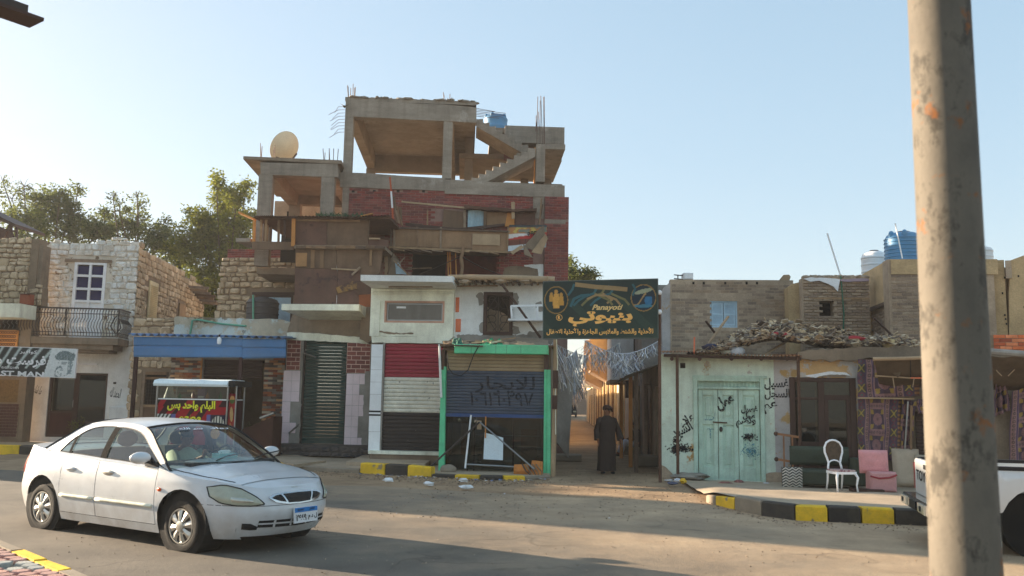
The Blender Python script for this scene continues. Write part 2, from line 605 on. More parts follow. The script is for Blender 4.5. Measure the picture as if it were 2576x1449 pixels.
def slats(parent,m,u0,u1,z0,z1,v,n,name='slat',depth=.018,bow=True):
	"""n rolling-shutter slats, each bowed outwards"""
	h=(z1-z0)/n
	prof=[(0,-.5),(-.55,-.42),(-1,-.15),(-1,.2),(-.5,.4),(0,.46)]
	mb=MB()
	vs=[(x,y*depth,zz*h)for x in(-(u1-u0)/2,(u1-u0)/2)for y,zz in prof]
	k=len(prof)
	mb.add(vs,[(i,k+i,k+i+1,i+1)for i in range(k-1)]+[tuple(range(k))[::-1],tuple(range(k,2*k))])
	me=mb.mesh(name,m)
	ms=me if not isinstance(m,list)else None
	return[piece(me,name,parent,((u0+u1)/2,v,z0+(i+.5)*h),rot=(R.uniform(-.03,.03),0,0))for i in range(n)]
	# ============================================================ materials
K=1.35
M={}
M['mortar']=mat('mortar',col(120,103,84,K),bump=.5)
M['stone']=mat('tan_rubble_stone',col(160,140,115,K),pal=[col(*q,K)for q in((190,168,138),(176,155,126),(202,182,154),(164,144,118),(184,164,136),(156,138,112))],
bump=.8,bscale=16,dirt=col(96,78,60),dirt_amt=.4,dirt_scale=3,dist=.04)
M['lime_stone']=mat('limewashed_stone',col(205,198,186,K),pal=[col(*q,K)for q in((216,211,202),(208,202,192),(222,217,209),(202,194,180))],bump=.8,bscale=18,
patches=((col(150,126,100),4.5,.62,.66),),dirt=col(140,120,98),dirt_amt=.25,dirt_scale=5,dist=.04)
M['lime_mortar']=mat('limewash_mortar',col(186,176,160,K),bump=.6,patches=((col(120,98,76),3,.56,.6),))
M['redbrick']=mat('red_brick',col(125,64,58,K),pal=[col(*q,K)for q in((130,66,60),(118,60,56),(140,76,68),(108,58,56),(126,70,66),(134,62,54))],bump=.4,bscale=50,
dirt=col(120,100,92),dirt_amt=.4,dirt_scale=2)
M['brickmortar']=mat('brick_mortar',col(136,108,98,K),bump=.4)
M['concrete']=mat('board_marked_concrete',col(138,127,114,K),var=.22,scale=1.3,bump=.5,bscale=22,dirt=col(88,78,68),dirt_amt=.5,streak=.42,stretch=(1,1,5),patches=((col(160,150,138,K),1.1,.6,.66),))
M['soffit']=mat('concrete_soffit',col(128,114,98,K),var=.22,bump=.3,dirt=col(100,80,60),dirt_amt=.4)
M['white']=mat('dirty_white_plaster',col(222,217,209,K),var=.04,bump=.2,dirt=col(150,138,120),dirt_amt=.35,streak=.2,streak_col=col(120,105,85))
M['cream']=mat('cream_plaster',col(224,216,194,K),var=.07,bump=.2,dirt=col(140,122,92),dirt_amt=.38,dirt_scale=1.6,streak=.35,streak_col=col(120,100,72))
M['bare']=mat('bare_brown_plaster',col(126,110,92,K),bump=.5,dirt=col(88,72,56),dirt_amt=.5,streak=.3)
M['parapet']=mat('stained_parapet_plaster',col(176,164,142,K),bump=.5,patches=((col(206,214,208),1.4,.5,.54),(col(128,112,90),1.1,.58,.62)),dirt=col(120,110,86),dirt_amt=.4)
M['mint']=mat('mint_painted_plaster',col(192,203,186,K),var=.1,bump=.35,patches=((col(190,150,96),1.15,.61,.64),(col(196,190,178),2.3,.66,.68)),dirt=col(120,112,90),dirt_amt=.4,dirt_scale=1.5,streak=.2)
M['mintwood']=mat('mint_painted_wood',col(176,198,180,K),var=.08,scale=3,bump=.3,dirt=col(106,104,86),dirt_amt=.5,dirt_scale=1.6,streak=.25,stretch=(2,2,.6))
M['lilac']=mat('lilac_grey_plaster',col(164,158,154,K),var=.1,bump=.4,patches=((col(184,150,98),1.3,.56,.6),),dirt=col(110,98,84))
M['ochre']=mat('ochre_peeling_plaster',col(186,150,104,K),var=.12,bump=.4,patches=((col(205,200,194),1.2,.53,.56),(col(120,96,74),2.2,.62,.65)),dirt=col(110,90,66))
M['mud']=mat('mud_plaster',col(162,142,120,K),var=.16,bump=.7,bscale=14,dirt=col(100,84,68),dirt_amt=.5,streak=.2,dist=.03)
M['mudbrick']=mat('mud_brick',col(124,106,88,K),pal=[col(*q,K)for q in((146,127,108),(134,116,99),(154,135,114),(126,109,94),(146,124,102))],bump=.7,bscale=24,dist=.03)
M['tanmud']=mat('tan_mud_plaster',col(176,150,112,K),var=.14,bump=.7,bscale=12,dirt=col(130,108,80),dirt_amt=.45,dist=.03)
M['rust']=mat('rusty_sheet_metal',col(96,68,56,K),var=.3,scale=1.5,bump=.2,rough=.75,patches=((col(142,104,66),.9,.64,.7),(col(78,54,50),1.7,.56,.62)),dirt=col(60,46,42),dirt_amt=.5,streak=.35)
M['rustbrown']=mat('brown_weathered_board',col(106,84,66,K),var=.25,scale=2,bump=.25,dirt=col(66,50,40),dirt_amt=.5,streak=.4)
M['ply']=mat('weathered_plywood',col(134,106,80,K),var=.2,bump=.25,dirt=col(90,66,48),dirt_amt=.5,streak=.35,stretch=(1.5,1.5,.5))
M['plypale']=mat('pale_board',col(158,134,106,K),var=.15,bump=.25,dirt=col(110,90,68),streak=.2)
M['wood']=mat('old_timber',col(118,94,70,K),var=.3,bump=.4,stretch=(1,1,.4),pal=[col(*q,K)for q in((120,94,70),(98,78,60),(142,116,88),(86,70,58),(128,110,92))])
M['darkwood']=mat('dark_brown_wood',col(62,42,34,K),var=.25,bump=.2,rough=.6)
M['orangewood']=mat('orange_new_timber',col(180,122,66,K),var=.15,bump=.2)
M['metal']=flat('bare_steel',col(150,150,148),rough=.35,metal=.9)
M['rustiron']=mat('rusty_iron',col(92,66,52),var=.3,scale=6,bump=.3,rough=.8)
M['rebar']=flat('rebar_steel',col(112,88,74),rough=.8)
M['iron']=flat('dark_painted_iron',col(58,48,42),rough=.6)
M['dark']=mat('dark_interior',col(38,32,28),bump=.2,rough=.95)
M['black']=flat('matt_black',col(22,22,22),rough=.7)
M['blue']=mat('blue_painted_sheet',col(66,106,146,K),var=.14,scale=1.4,bump=.08,rough=.45,dirt=col(120,118,110),dirt_amt=.3,dirt_scale=1.2)
M['tealgreen']=mat('green_painted_wood',col(92,186,138,K),var=.12,bump=.25,rough=.6,dirt=col(70,110,84),dirt_amt=.4)
M['tileW']=mat('white_glazed_tile',col(212,216,220,K),var=.03,bump=0,rough=.25,spec=.5,dirt=col(150,146,138),dirt_amt=.25,fine=.04)
M['tileP']=mat('pink_glazed_tile',col(208,188,190,K),var=.05,bump=0,rough=.3,spec=.5,dirt=col(150,132,126),dirt_amt=.3,fine=.05)
M['tileB']=mat('brown_brick_tile',col(120,66,58,K),var=.15,bump=.1,rough=.5,pal=[col(*q,K)for q in((118,62,54),(128,72,62),(108,58,52))])
M['grout']=mat('pale_grout',col(190,160,146,K),bump=.2)
M['greygrout']=mat('grey_render',col(136,130,122,K),bump=.5,dirt=col(90,82,74))
M['veneer']=mat('ledge_stone_veneer',col(150,120,96,K),bump=.5,bscale=30,pal=[col(*q,K)for q in((176,120,84),(150,140,126),(104,84,74),(196,150,110),(128,116,106),(166,98,66),(90,80,76),(184,168,146),(120,70,54))])
M['sRed']=mat('red_shutter_paint',col(150,50,62,K),var=.08,bump=.05,rough=.75,dirt=col(110,36,44),dirt_amt=.35)
M['sWhite']=mat('white_shutter_paint',col(214,207,190,K),var=.06,bump=.1,rough=.75,patches=((col(96,84,70),9,.63,.66),),dirt=col(130,118,98),dirt_amt=.45,dirt_scale=3)
M['sBlack']=mat('black_shutter_paint',col(50,44,42,K),var=.2,bump=.1,rough=.75,patches=((col(128,118,106),10,.66,.69),))
M['sGreen']=mat('dark_green_shutter',col(50,66,60,K),var=.15,bump=.05,rough=.75,dirt=col(80,84,74),dirt_amt=.3)
M['sNavy']=mat('navy_shutter_paint',col(64,72,86,K),var=.16,scale=1.2,bump=.08,rough=.75,dirt=col(96,98,100),dirt_amt=.35)
M['sTan']=mat('tan_shutter',col(146,126,98,K),var=.12,bump=.08,rough=.75,dirt=col(104,86,62),dirt_amt=.4)
M['sBrown']=mat('brown_shutter',col(64,48,42,K),var=.15,bump=.05,rough=.75)
M['paleblue']=mat('pale_blue_louvre_paint',col(160,182,194,K),var=.08,bump=.15,rough=.65,dirt=col(110,112,108),dirt_amt=.35,dirt_scale=3)
M['beigepaint']=mat('beige_louvre_paint',col(196,180,142,K),var=.08,bump=.15,rough=.65,dirt=col(120,104,76))
M['whitepaint']=mat('white_gloss_paint',col(222,222,220,K),var=.04,bump=.06,rough=.45,dirt=col(150,144,134),dirt_amt=.25,dirt_scale=4)
M['tankblue']=mat('blue_tank_plastic',col(80,128,164,K),var=.08,bump=0,rough=.45,dirt=col(130,150,160),dirt_amt=.3,fine=.03)
M['tankwhite']=mat('white_tank_plastic',col(214,216,218,K),var=.04,bump=0,rough=.5,dirt=col(170,166,158),dirt_amt=.3,fine=.03)
M['tankblack']=mat('black_tank_plastic',col(58,58,60,K),var=.1,bump=0,rough=.55,dirt=col(100,94,86),dirt_amt=.35,fine=.04)
M['dish']=mat('satellite_dish_paint',col(206,194,168,K),var=.05,bump=.05,rough=.5,dirt=col(150,130,100),dirt_amt=.3)
M['glass']=glass_mat('window_glass',(.42,.44,.44,1))
M['shopglass']=glass_mat('shop_glass',(.5,.54,.52,1))
M['yellow']=mat('yellow_kerb_paint',col(226,172,42,K),var=.1,bump=.35,rough=.75,dirt=col(120,96,50),dirt_amt=.45,dirt_scale=2.5,patches=((col(150,136,112),3,.62,.66),))
M['kblack']=mat('black_kerb_paint',col(52,48,44,K),var=.2,bump=.35,rough=.8,dirt=col(104,94,80),dirt_amt=.45,dirt_scale=2.5)
M['kgrey']=mat('bare_kerb_concrete',col(128,116,100,K),var=.15,bump=.4,dirt=col(90,80,68))
M['pave']=mat('dusty_pavement',col(160,142,120,K),var=.16,scale=1.2,bump=.5,bscale=18,dirt=col(116,100,82),dirt_amt=.5,dirt_scale=.9)
M['paverR']=mat('red_paver',col(150,112,102,K),var=.12,scale=6,bump=.35,pal=[col(*q,K)for q in((152,114,104),(164,126,112),(142,106,98),(158,122,112))])
M['paverG']=mat('grey_paver',col(150,148,140,K),var=.12,scale=6,bump=.35,pal=[col(*q,K)for q in((152,150,142),(140,140,134),(162,158,148))])
M['rubble']=mat('roof_rubble',col(150,132,110,K),var=.25,bump=.5,pal=[col(*q,K)for q in((150,130,106),(120,104,88),(172,154,128),(96,84,74),(196,180,156),(136,112,90),(160,136,108),(84,72,64),(130,118,106),(182,158,124))])
M['litter']=mat('litter_scrap',col(170,160,148,K),var=.2,bump=.2,pal=[col(*q,K)for q in((220,218,214),(180,172,160),(130,112,92),(200,198,196),(96,86,78),(90,120,170),(200,160,60),(150,130,108))])
# ============================================================ ground, road, pavements
def road_mat():
	k=NT('dusty_asphalt')
	sx=k.n('SeparateXYZ')
	k.l(k.pos,sx.inputs[0])
	X,Y=sx.outputs[0],sx.outputs[1]
	# dust drifts over the asphalt towards the far kerb and the alley mouth on the right
	d=k.math('ADD',k.math('MULTIPLY',k.math('ADD',Y,-9.2),.085),k.math('MULTIPLY',k.math('ADD',X,1.2),.12))
	d=k.math('ADD',d,k.math('MULTIPLY',k.math('ADD',k.noise(.5,9,.62),-.5),1.5))
	d=k.math('ADD',d,k.math('MULTIPLY',k.math('ADD',k.noise(.16,5,.6,stretch=(.5,2.2,1)),-.5),.9))
	f=k.step(d,.05,.95)
	asp=k.ramp(k.noise(.8,8,.65),[(.3,col(92,85,76)),(.7,col(120,110,97))])
	dust=k.ramp(k.noise(1.5,9,.65),[(.3,col(168,142,113)),(.7,col(200,173,140))])
	grit=k.noise(95,3,.7)
	c=k.mix(k.math('MULTIPLY',f,.86),asp,dust)
	c=k.mix(1.0,c,k.ramp(grit,[(.3,(.5,)*3),(.5,(1,)*3),(.7,(1.7,)*3)]),'MULTIPLY')
	c=k.mix(1.0,c,k.ramp(k.noise(.9,8,.7,stretch=(.25,1.6,1)),[(.3,(.92,)*3),(.7,(1.06,)*3)]),'MULTIPLY')
	vo=k.n('TexVoronoi',feature='DISTANCE_TO_EDGE')
	vo.inputs['Scale'].default_value=.42
	wv=k.n('VectorMath',operation='ADD')
	nz=k.n('TexNoise')
	nz.inputs['Scale'].default_value=1.3
	k.l(k.pos,nz.inputs['Vector'])
	k.l(k.pos,wv.inputs[0])
	k.l(nz.outputs['Color'],wv.inputs[1])
	k.l(wv.outputs[0],vo.inputs['Vector'])
	c=k.mix(k.math('MULTIPLY',k.step(k.noise(.7,3),.45,.6),.55),c,k.mix(1.0,c,k.ramp(vo.outputs['Distance'],[(0,(.45,)*3),(.014,(1,)*3)]),'MULTIPLY'))
	h=k.math('ADD',k.math('MULTIPLY',k.noise(70,5,.7),.5),k.noise(9,6,.6))
	k.bump(h,.5,.012)
	return k.out(c,.9,0,.25)
def dirt_mat():
	k=NT('trodden_dirt')
	c=k.ramp(k.noise(.7,9,.66),[(.28,col(128,105,82)),(.5,col(158,132,104)),(.72,col(178,152,122))])
	c=k.mix(k.math('MULTIPLY',k.step(k.noise(1.6,9,.7),.52,.66),.5),c,col(100,82,64))
	c=k.mix(1.0,c,k.ramp(k.noise(60,4,.7),[(.3,(.75,)*3),(.7,(1.25,)*3)]),'MULTIPLY')
	h=k.math('ADD',k.math('MULTIPLY',k.noise(40,6,.7),.4),k.noise(5,8,.65))
	k.bump(h,.6,.03)
	return k.out(c,.95,0,.2)
M['road'],M['dirt']=road_mat(),dirt_mat()
def far_pts(pts,h=0.0):
	return[gnd(x,y,h)for x,y in pts]
LK=[(-60,1139),(47,1142),(330,1160),(640,1178),(724,1181),(905,1191),(968,1195),(1024,1198),(1085,1201),(1143,1204),(1206,1207),(1266,1208),(1322,1208),(1385,1204)]
RK=[(1776,1262),(1800,1272),(1848,1284),(1916,1299),(2000,1311),(2084,1315),(2168,1318),(2252,1321),(2340,1325),(2424,1328),(2510,1331),(2600,1334)]
lk,rk=far_pts(LK),far_pts(RK)
struct(MB().grid(lambda a,b:(-400+800*a,-60+660*b,-.03),24,20).build('ground',M['dirt'],kind='structure'))
# near ground: a finer sheet of trodden earth with low mounds that runs up the alley
def earth(a,b):
	x,y=-14+28*a,13+62*b*b
	m=max(0,1-abs(y-18.5)/5)
	z=.004+.05*m*max(0,mnoise.noise(Vector((x*.8,y*.8,3.1))))+.012*mnoise.noise(Vector((x*3,y*3,1)))*m
	return(x,y,z-.012)
struct(MB().grid(earth,110,110).build('dirt_verge',M['dirt'],smooth=True,kind='structure'))
def edge(x):
	return(17.2-max(0,x+2)*.36-min(0,x+2)*.25)+.5*mnoise.noise(Vector((x*.6,2.2,0)))+.2*mnoise.noise(Vector((x*2.3,5,0)))
struct(MB().grid(lambda a,b:(-70+140*a,-40+(edge(-70+140*a)+40)*b,.010),280,12).build('road',M['road'],kind='structure'))
def kerb(name,pts,cols,hs,depth=.22,z0=-.03,back=(0,1)):
	e=bpy.data.objects.new(name,None)
	COL.objects.link(e)
	struct(e)
	e.location=pts[0]
	for i in range(len(pts)-1):
		a,b=pts[i]-pts[0],pts[i+1]-pts[0]
		d=(b-a).normalized()
		n=Vector((-d.y,d.x,0))
		a2,b2=a+d*.012,b-d*.012
		h0,h1=hs[i]if isinstance(hs[i],tuple)else(hs[i],hs[i])
		c=.02
		vs=[a2+Vector((0,0,z0)),b2+Vector((0,0,z0)),b2+n*depth+Vector((0,0,z0)),a2+n*depth+Vector((0,0,z0))]
		vs+=[a2+Vector((0,0,h0-c)),b2+Vector((0,0,h1-c)),b2+n*depth+Vector((0,0,h1)),a2+n*depth+Vector((0,0,h0))]
		vs+=[a2+n*c+d*c+Vector((0,0,h0)),b2+n*c-d*c+Vector((0,0,h1))]
		vs=[Vector(v)+Vector((0,0,R.uniform(-.006,.006)))for v in vs]
		MB().add(vs,[(0,1,5,4),(1,2,6,9,5),(3,0,4,8,7),(2,3,7,6),(4,5,9,8),(8,9,6,7)]).build('kerb_stone',M[cols[i]],e)
	return e
def split(pts,n):
	out=[]
	for i in range(len(pts)-1):
		k=n[i]
		out+=[pts[i].lerp(pts[i+1],j/k)for j in range(k)]
	return out+[pts[-1]]
cl=['yellow']+['kblack','yellow']*3+['kblack']+['kgrey']*2
kp=split(lk,[1,4,4]+[1]*10)
kc=['yellow','kblack','yellow','kblack','yellow','kblack','yellow','kblack','kgrey','yellow','kgrey','yellow','kblack','yellow','kblack','yellow','kblack','yellow','kgrey']
kh=[.24]*8+[.22,(.22,.12),.1,.24,.25,(.25,.22),.08,.09,.09,.09,.06]
kerb('kerb',kp,kc,kh)
kerb('kerb',split(rk,[1]*(len(rk)-1)),['kgrey','yellow','kgrey','kblack','yellow','kblack','yellow','kblack','yellow','kblack','yellow'],[(.12,.17),(.17,.2)]+[.235]*9)
kb=[p+Vector((0,.2,0))for p in lk]
struct(MB().slab([(p.x,p.y)for p in kb[:6]]+[(-3.2,23.4),(-4.2,25.5),(-11,27.5),(-20,31)],-.02,.105).build('pavement',M['pave'],kind='structure'))
struct(MB().slab([(p.x,p.y)for p in kb[5:]]+[(.95,21.6),(-3.2,23.4)],-.02,.07).build('pavement',M['pave'],kind='structure'))
rb=[p+Vector((0,.18,0))for p in rk]
def rp_pos(a,b):
	t=a*(len(rb)-1)
	i=min(int(t),len(rb)-2)
	p=rb[i].lerp(rb[i+1],t-i)
	q=Vector((3.9+9.5*a,20.3-1.2*a,0))
	r=p.lerp(q,b)
	h=.2 if a>.1 else .11+.9*a
	return(r.x,r.y,h*(1-b)+.012+.02*mnoise.noise(Vector((r.x*1.5,r.y*1.5,0)))*min(1,b*6))
struct(MB().grid(rp_pos,44,24).build('pavement',M['pave'],smooth=True,kind='structure'))
# broken slabs lying on the left pavement
for pts,h in(([(610,1143),(700,1137),(820,1160),(740,1171)],.16),([(872,1163),(930,1140),(1095,1150),(1070,1168),(930,1166)],.2)):
	q=far_pts(pts,h-.02)
	struct(MB().slab([(p.x,p.y)for p in q],.08,h).build('paving_slab',M['pave'],kind='structure'))
	# near pavement with its pavers, bottom left
nk=[gnd(x,y,.16)for x,y in((-400,1180),(0,1355),(64,1382),(124,1406),(186,1430),(330,1492))]
for p in nk:p.z=0
e=kerb('kerb',[Vector((p.x,p.y,0))for p in nk[::-1]][:],['kgrey','yellow','yellow','kgrey','kgrey'],[.16]*5,depth=.13)
np_=bpy.data.objects.new('near_pavement',None)
COL.objects.link(np_)
struct(np_)
a,b=nk[1],nk[4]
d=(b-a).normalized()
n=Vector((d.y,-d.x,0))
if n.y>0:n=-n
np_.location=a
MB().slab([((p-a).x,(p-a).y)for p in(a-d*3+n*.12,b+d*2.2+n*.12,b+d*2.2+n*4,a-d*3+n*4)],-.03,.118).build('paver_bed',M['greygrout'],np_)
rr=random.Random(5)
pm={}
for i in range(-6,26):
	for j in range(18):
		uu,vv=i*.17+(j%2)*.085,.22+j*.15
		if rr.random()<.03:continue
		g=((i+j*1)//3)%3==0
		key=(g,rr.randrange(5))
		if key not in pm:
			s=random.Random(str(key))
			hx=[(.083*math.cos(t)*s.uniform(.9,1.06),.083*math.sin(t)*s.uniform(.9,1.06))for t in[PI/6+k*PI/3 for k in range(6)]]
			vs=[(x,y,0)for x,y in hx]+[(x,y,.034)for x,y in hx]+[(x*.88,y*.88,.043)for x,y in hx]
			fs=[(12,13,14,15,16,17)]+[(o+k,o+(k+1)%6,o+6+(k+1)%6,o+6+k)for o in(0,6)for k in range(6)]
			pm[key]=MB().add(vs,fs).mesh('paver',M['paverG' if g else 'paverR'])
		p=d*uu+n*vv
		piece(pm[key],'paver',np_,(p.x,p.y,.112+rr.uniform(-.004,.005)),rot=(rr.uniform(-.02,.02),rr.uniform(-.02,.02),math.atan2(d.y,d.x)+rr.uniform(-.06,.06)))
		# gravel and scraps along the kerbs and on the dirt
def scatter(name,n,place,size,m,seed):
	r=random.Random(seed)
	mb=MB()
	for _ in range(n):
		p=place(r)
		if p is None:continue
		s=r.uniform(*size)
		if m=='litter':
			a=r.uniform(0,PI)
			q=[p+Vector((math.cos(a+t)*s*r.uniform(.5,1),math.sin(a+t)*s*r.uniform(.4,1),r.uniform(.0,.5)*s))for t in(0,1.3,3,4.4)]
			mb.poly(q)
			mb.poly([v-Vector((0,0,.003))for v in q[::-1]])
		else:
			mb.blob(p+Vector((0,0,s*.3)),(s,s*r.uniform(.6,1),s*.6),5,3,.3,rnd=r)
	mb.build(name,M[m],kind='stuff')
M['gravel']=mat('gravel',col(150,126,102),pal=[col(*q)for q in((160,136,110),(130,110,90),(186,164,138),(112,96,80))],bump=.2)
def near_kerb(pts,lo,hi):
	def f(r):
		i=r.randrange(len(pts)-1)
		p=pts[i].lerp(pts[i+1],r.random())-Vector((0,r.uniform(lo,hi)**1,0))
		return Vector((p.x,p.y,.012))
	return f
scatter('gravel',800,near_kerb(lk[4:],.0,1.4),(.005,.022),'gravel',1)
scatter('gravel',300,near_kerb(rk,.0,.9),(.004,.015),'gravel',2)
scatter('gravel',1800,lambda r:Vector((r.uniform(-2,7),r.uniform(13,23),.012)),(.004,.016),'gravel',3)
scatter('litter_scraps',130,near_kerb(lk[5:],.02,.5),(.015,.06),'litter',4)
scatter('gravel',1200,lambda r:Vector((r.uniform(-6,8),r.uniform(7,17),.012)),(.003,.01),'gravel',8)
scatter('litter_scraps',40,lambda r:Vector((r.uniform(-2,8),r.uniform(12,20),.014)),(.01,.03),'litter',6)
# ============================================================ helpers for openings
def louvre_leaf(parent,m,u0,u1,z0,z1,v,n,name='shutter_leaf',ax=None):
	"""a louvred shutter leaf: frame with its slats as sub-parts"""
	t=.045
	mb=MB()
	mb.box(u0,u0+t,v-.03,v,z0,z1)
	mb.box(u1-t,u1,v-.03,v,z0,z1)
	for z in(z0,(z0+z1)/2-t/2,z1-t):mb.box(u0+t,u1-t,v-.029,v-.001,z,z+t)
	mb.box(u0+t,u1-t,v-.004,v,z0+t,z1-t)
	f=mb.build(name,m,parent)
	for a,b in((z0+t,(z0+z1)/2-t/2),((z0+z1)/2+t/2,z1-t)):
		k=max(3,n//2)
		h=(b-a)/k
		s=MB()
		w2=(u1-u0)/2-t
		s.add([(-w2,-.024,-h*.45),(w2,-.024,-h*.45),(w2,-.006,h*.45),(-w2,-.006,h*.45),(-w2,-.018,-h*.5),(w2,-.018,-h*.5),(w2,-.001,h*.42),(-w2,-.001,h*.42)],
[(0,1,2,3),(0,4,5,1),(3,2,6,7)])
		me=s.mesh('slat',m)
		for i in range(k):piece(me,'slat',f,((u0+u1)/2,v-.004,a+(i+.5)*h))
	return f
def frame_of(parent,m,u0,u1,z0,z1,v,t=.06,d=.06,name='window_frame',bars=(),hbars=()):
	mb=MB()
	mb.box(u0,u0+t,v,v+d,z0,z1)
	mb.box(u1-t,u1,v,v+d,z0,z1)
	mb.box(u0+t,u1-t,v+.002,v+d,z1-t,z1)
	mb.box(u0+t,u1-t,v+.002,v+d,z0,z0+t)
	for b in bars:mb.box(b-t*.4,b+t*.4,v+.005,v+d-.005,z0+t,z1-t)
	for b in hbars:mb.box(u0+t,u1-t,v+.003,v+d-.003,b-t*.4,b+t*.4)
	return mb.build(name,m,parent)
def pane(parent,m,u0,u1,z0,z1,v,name='pane'):
	return MB().box(u0,u1,v,v+.006,z0,z1).build(name,m,parent)
	# ============================================================ far-left building
F=Fac('stone_building','tan rubble stone building at the far left edge above the black and white shop sign','building',-160,28.9,105,28.7)
hol=[F.R(-8,803,46,828),F.R(-14,955,46,1012)]
w_=F.wall('wall',M['mortar'],-170,600,76,1120,[(-8,803,46,828),(-14,955,46,1012)],0,.45,z0=-.05)
u0,u1,z0,z1=F.R(-170,598,74,762)
stonework(w_,M['stone'],u0,u1,z0,z1,0,(.13,.27),(.16,.4),holes=[],seed=3,proud=(.05,.09))
uu,vv,za,zb=F.R(66,598,76,762)
MB().box(uu+.02,vv+.35,.05,.5,za-.1,zb-.25).build('wall',M['bare'],F.e)
lw=F.poly('wall',M['mortar'],[(76,712),(106,722),(106,768),(76,768)],.05,.4,rough=.02)
a=F.R(76,708,106,768,.05)
stonework(lw,M['stone'],a[0],a[1],a[2],a[3]-.1,.05,(.16,.25),(.2,.36),seed=4)
F.box('balcony_slab',M['cream'],-170,762,49,797,-.9,-.002)
fr=frame_of(F.e,M['iron'],*F.R(-8,803,46,828),.05,t=.03,d=.03,name='window_grille')
mb=MB()
for k in range(5):
	x=F.uz(-4+k*11,815)[0]
	mb.path([(x,.06,F.uz(20,827)[1]),(x+.05,.06,F.uz(20,818)[1]),(x-.05,.06,F.uz(20,811)[1]),(x,.06,F.uz(20,804)[1])],.01,5)
mb.build('scroll',M['metal'],fr)
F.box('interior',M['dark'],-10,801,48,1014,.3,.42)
lt=F.box('lattice_panel',M['orangewood'],-170,830,44,872,-.14,-.08)
mb=MB()
c=F.R(-40,831,43,871,-.14)
for i in range(12):
	for j in range(4):
		x,z=c[0]+(i+.5+.5*(j%2))*(c[1]-c[0])/12.6,c[2]+(j+.5)*(c[3]-c[2])/4
		mb.lathe([(.05,-.006),(.05,-.0),(.026,.0),(.026,-.006)],(x,-.142,z),8,axis='y',close=True)
mb.build('rosette',M['darkwood'],lt)
an=F.box('patterned_window',mat('amber_pressed_glass',col(110,84,48,K),var=.35,scale=14,bump=.6,bscale=30,rough=.3),-14,955,46,1012,.02,.06)
rw=F.box('dado',M['mortar'],-170,1014,46,1100,-.03,-.002)
u0,u1,z0,z1=F.R(-90,1015,45,1098,-.03)
brickwork(rw,mat('dark_red_tile',col(74,44,38,K),var=.2,bump=.15,rough=.5),u0,u1,z0,z1,-.03,.2,.1,proud=.01,name='tile')
# rusty tin on the ledge
p=F.world(F.P(66,767,-.3))
tin=thing('rusty_tin_box','rust-brown tin box standing on the white ledge beside the balcony rail','box',p,F.rz)
MB().cbox(-.17,.17,-.13,.13,0,.34,.02).build('body',mat('rust_red_tin',col(142,72,46),var=.3,scale=5,bump=.1,rough=.6),tin)
MB().box(-.18,.18,-.14,.14,.34,.365).build('rim',M['rustiron'],tin)
MB().bar((-.1,0,.36),(-.06,0,.6),.015,.015).build('handle',M['rustiron'],tin)
# rickety shelter on its roof
sh=thing('timber_shelter','rickety dark timber roof shelter on top of the tan stone building','shelter',F.world(F.P(-40,598,1.0)),F.rz)
g=lambda x,y,v=1.0:F.P(x,y,v)-F.P(-40,598,1.0)
MB().prism([(g(-150,470).x,g(-150,470).z),(g(46,566).x,g(46,566).z),(g(46,574).x,g(46,574).z),(g(-150,484).x,g(-150,484).z)],-.2,1.6).build('roof',M['darkwood'],sh)
for x,yt in((-100,510),(-5,552),(28,560),(42,570)):
	MB().bar(g(x,600),g(x,yt),.07,.07).build('post',M['darkwood'],sh)
for(xa,ya),(xb,yb)in(((-5,575),(44,583)),((8,600),(28,560)),((-90,540),(-5,552))):
	MB().bar(g(xa,ya),g(xb,yb),.06,.06).build('rail',M['darkwood'],sh)
for i in range(7):
	MB().bar(g(-120+i*24,488+i*12,.7),g(-118+i*24,496+i*12,2.4),.05,.09).build('rafter',M['darkwood'],sh)
MB().prism([(g(-120,600).x,g(-120,600).z),(g(14,600).x,g(14,600).z),(g(2,574).x,g(2,574).z),(g(-30,560).x,g(-30,560).z),(g(-120,545).x,g(-120,545).z)],.6,.66).build('back_panel',M['darkwood'],sh)
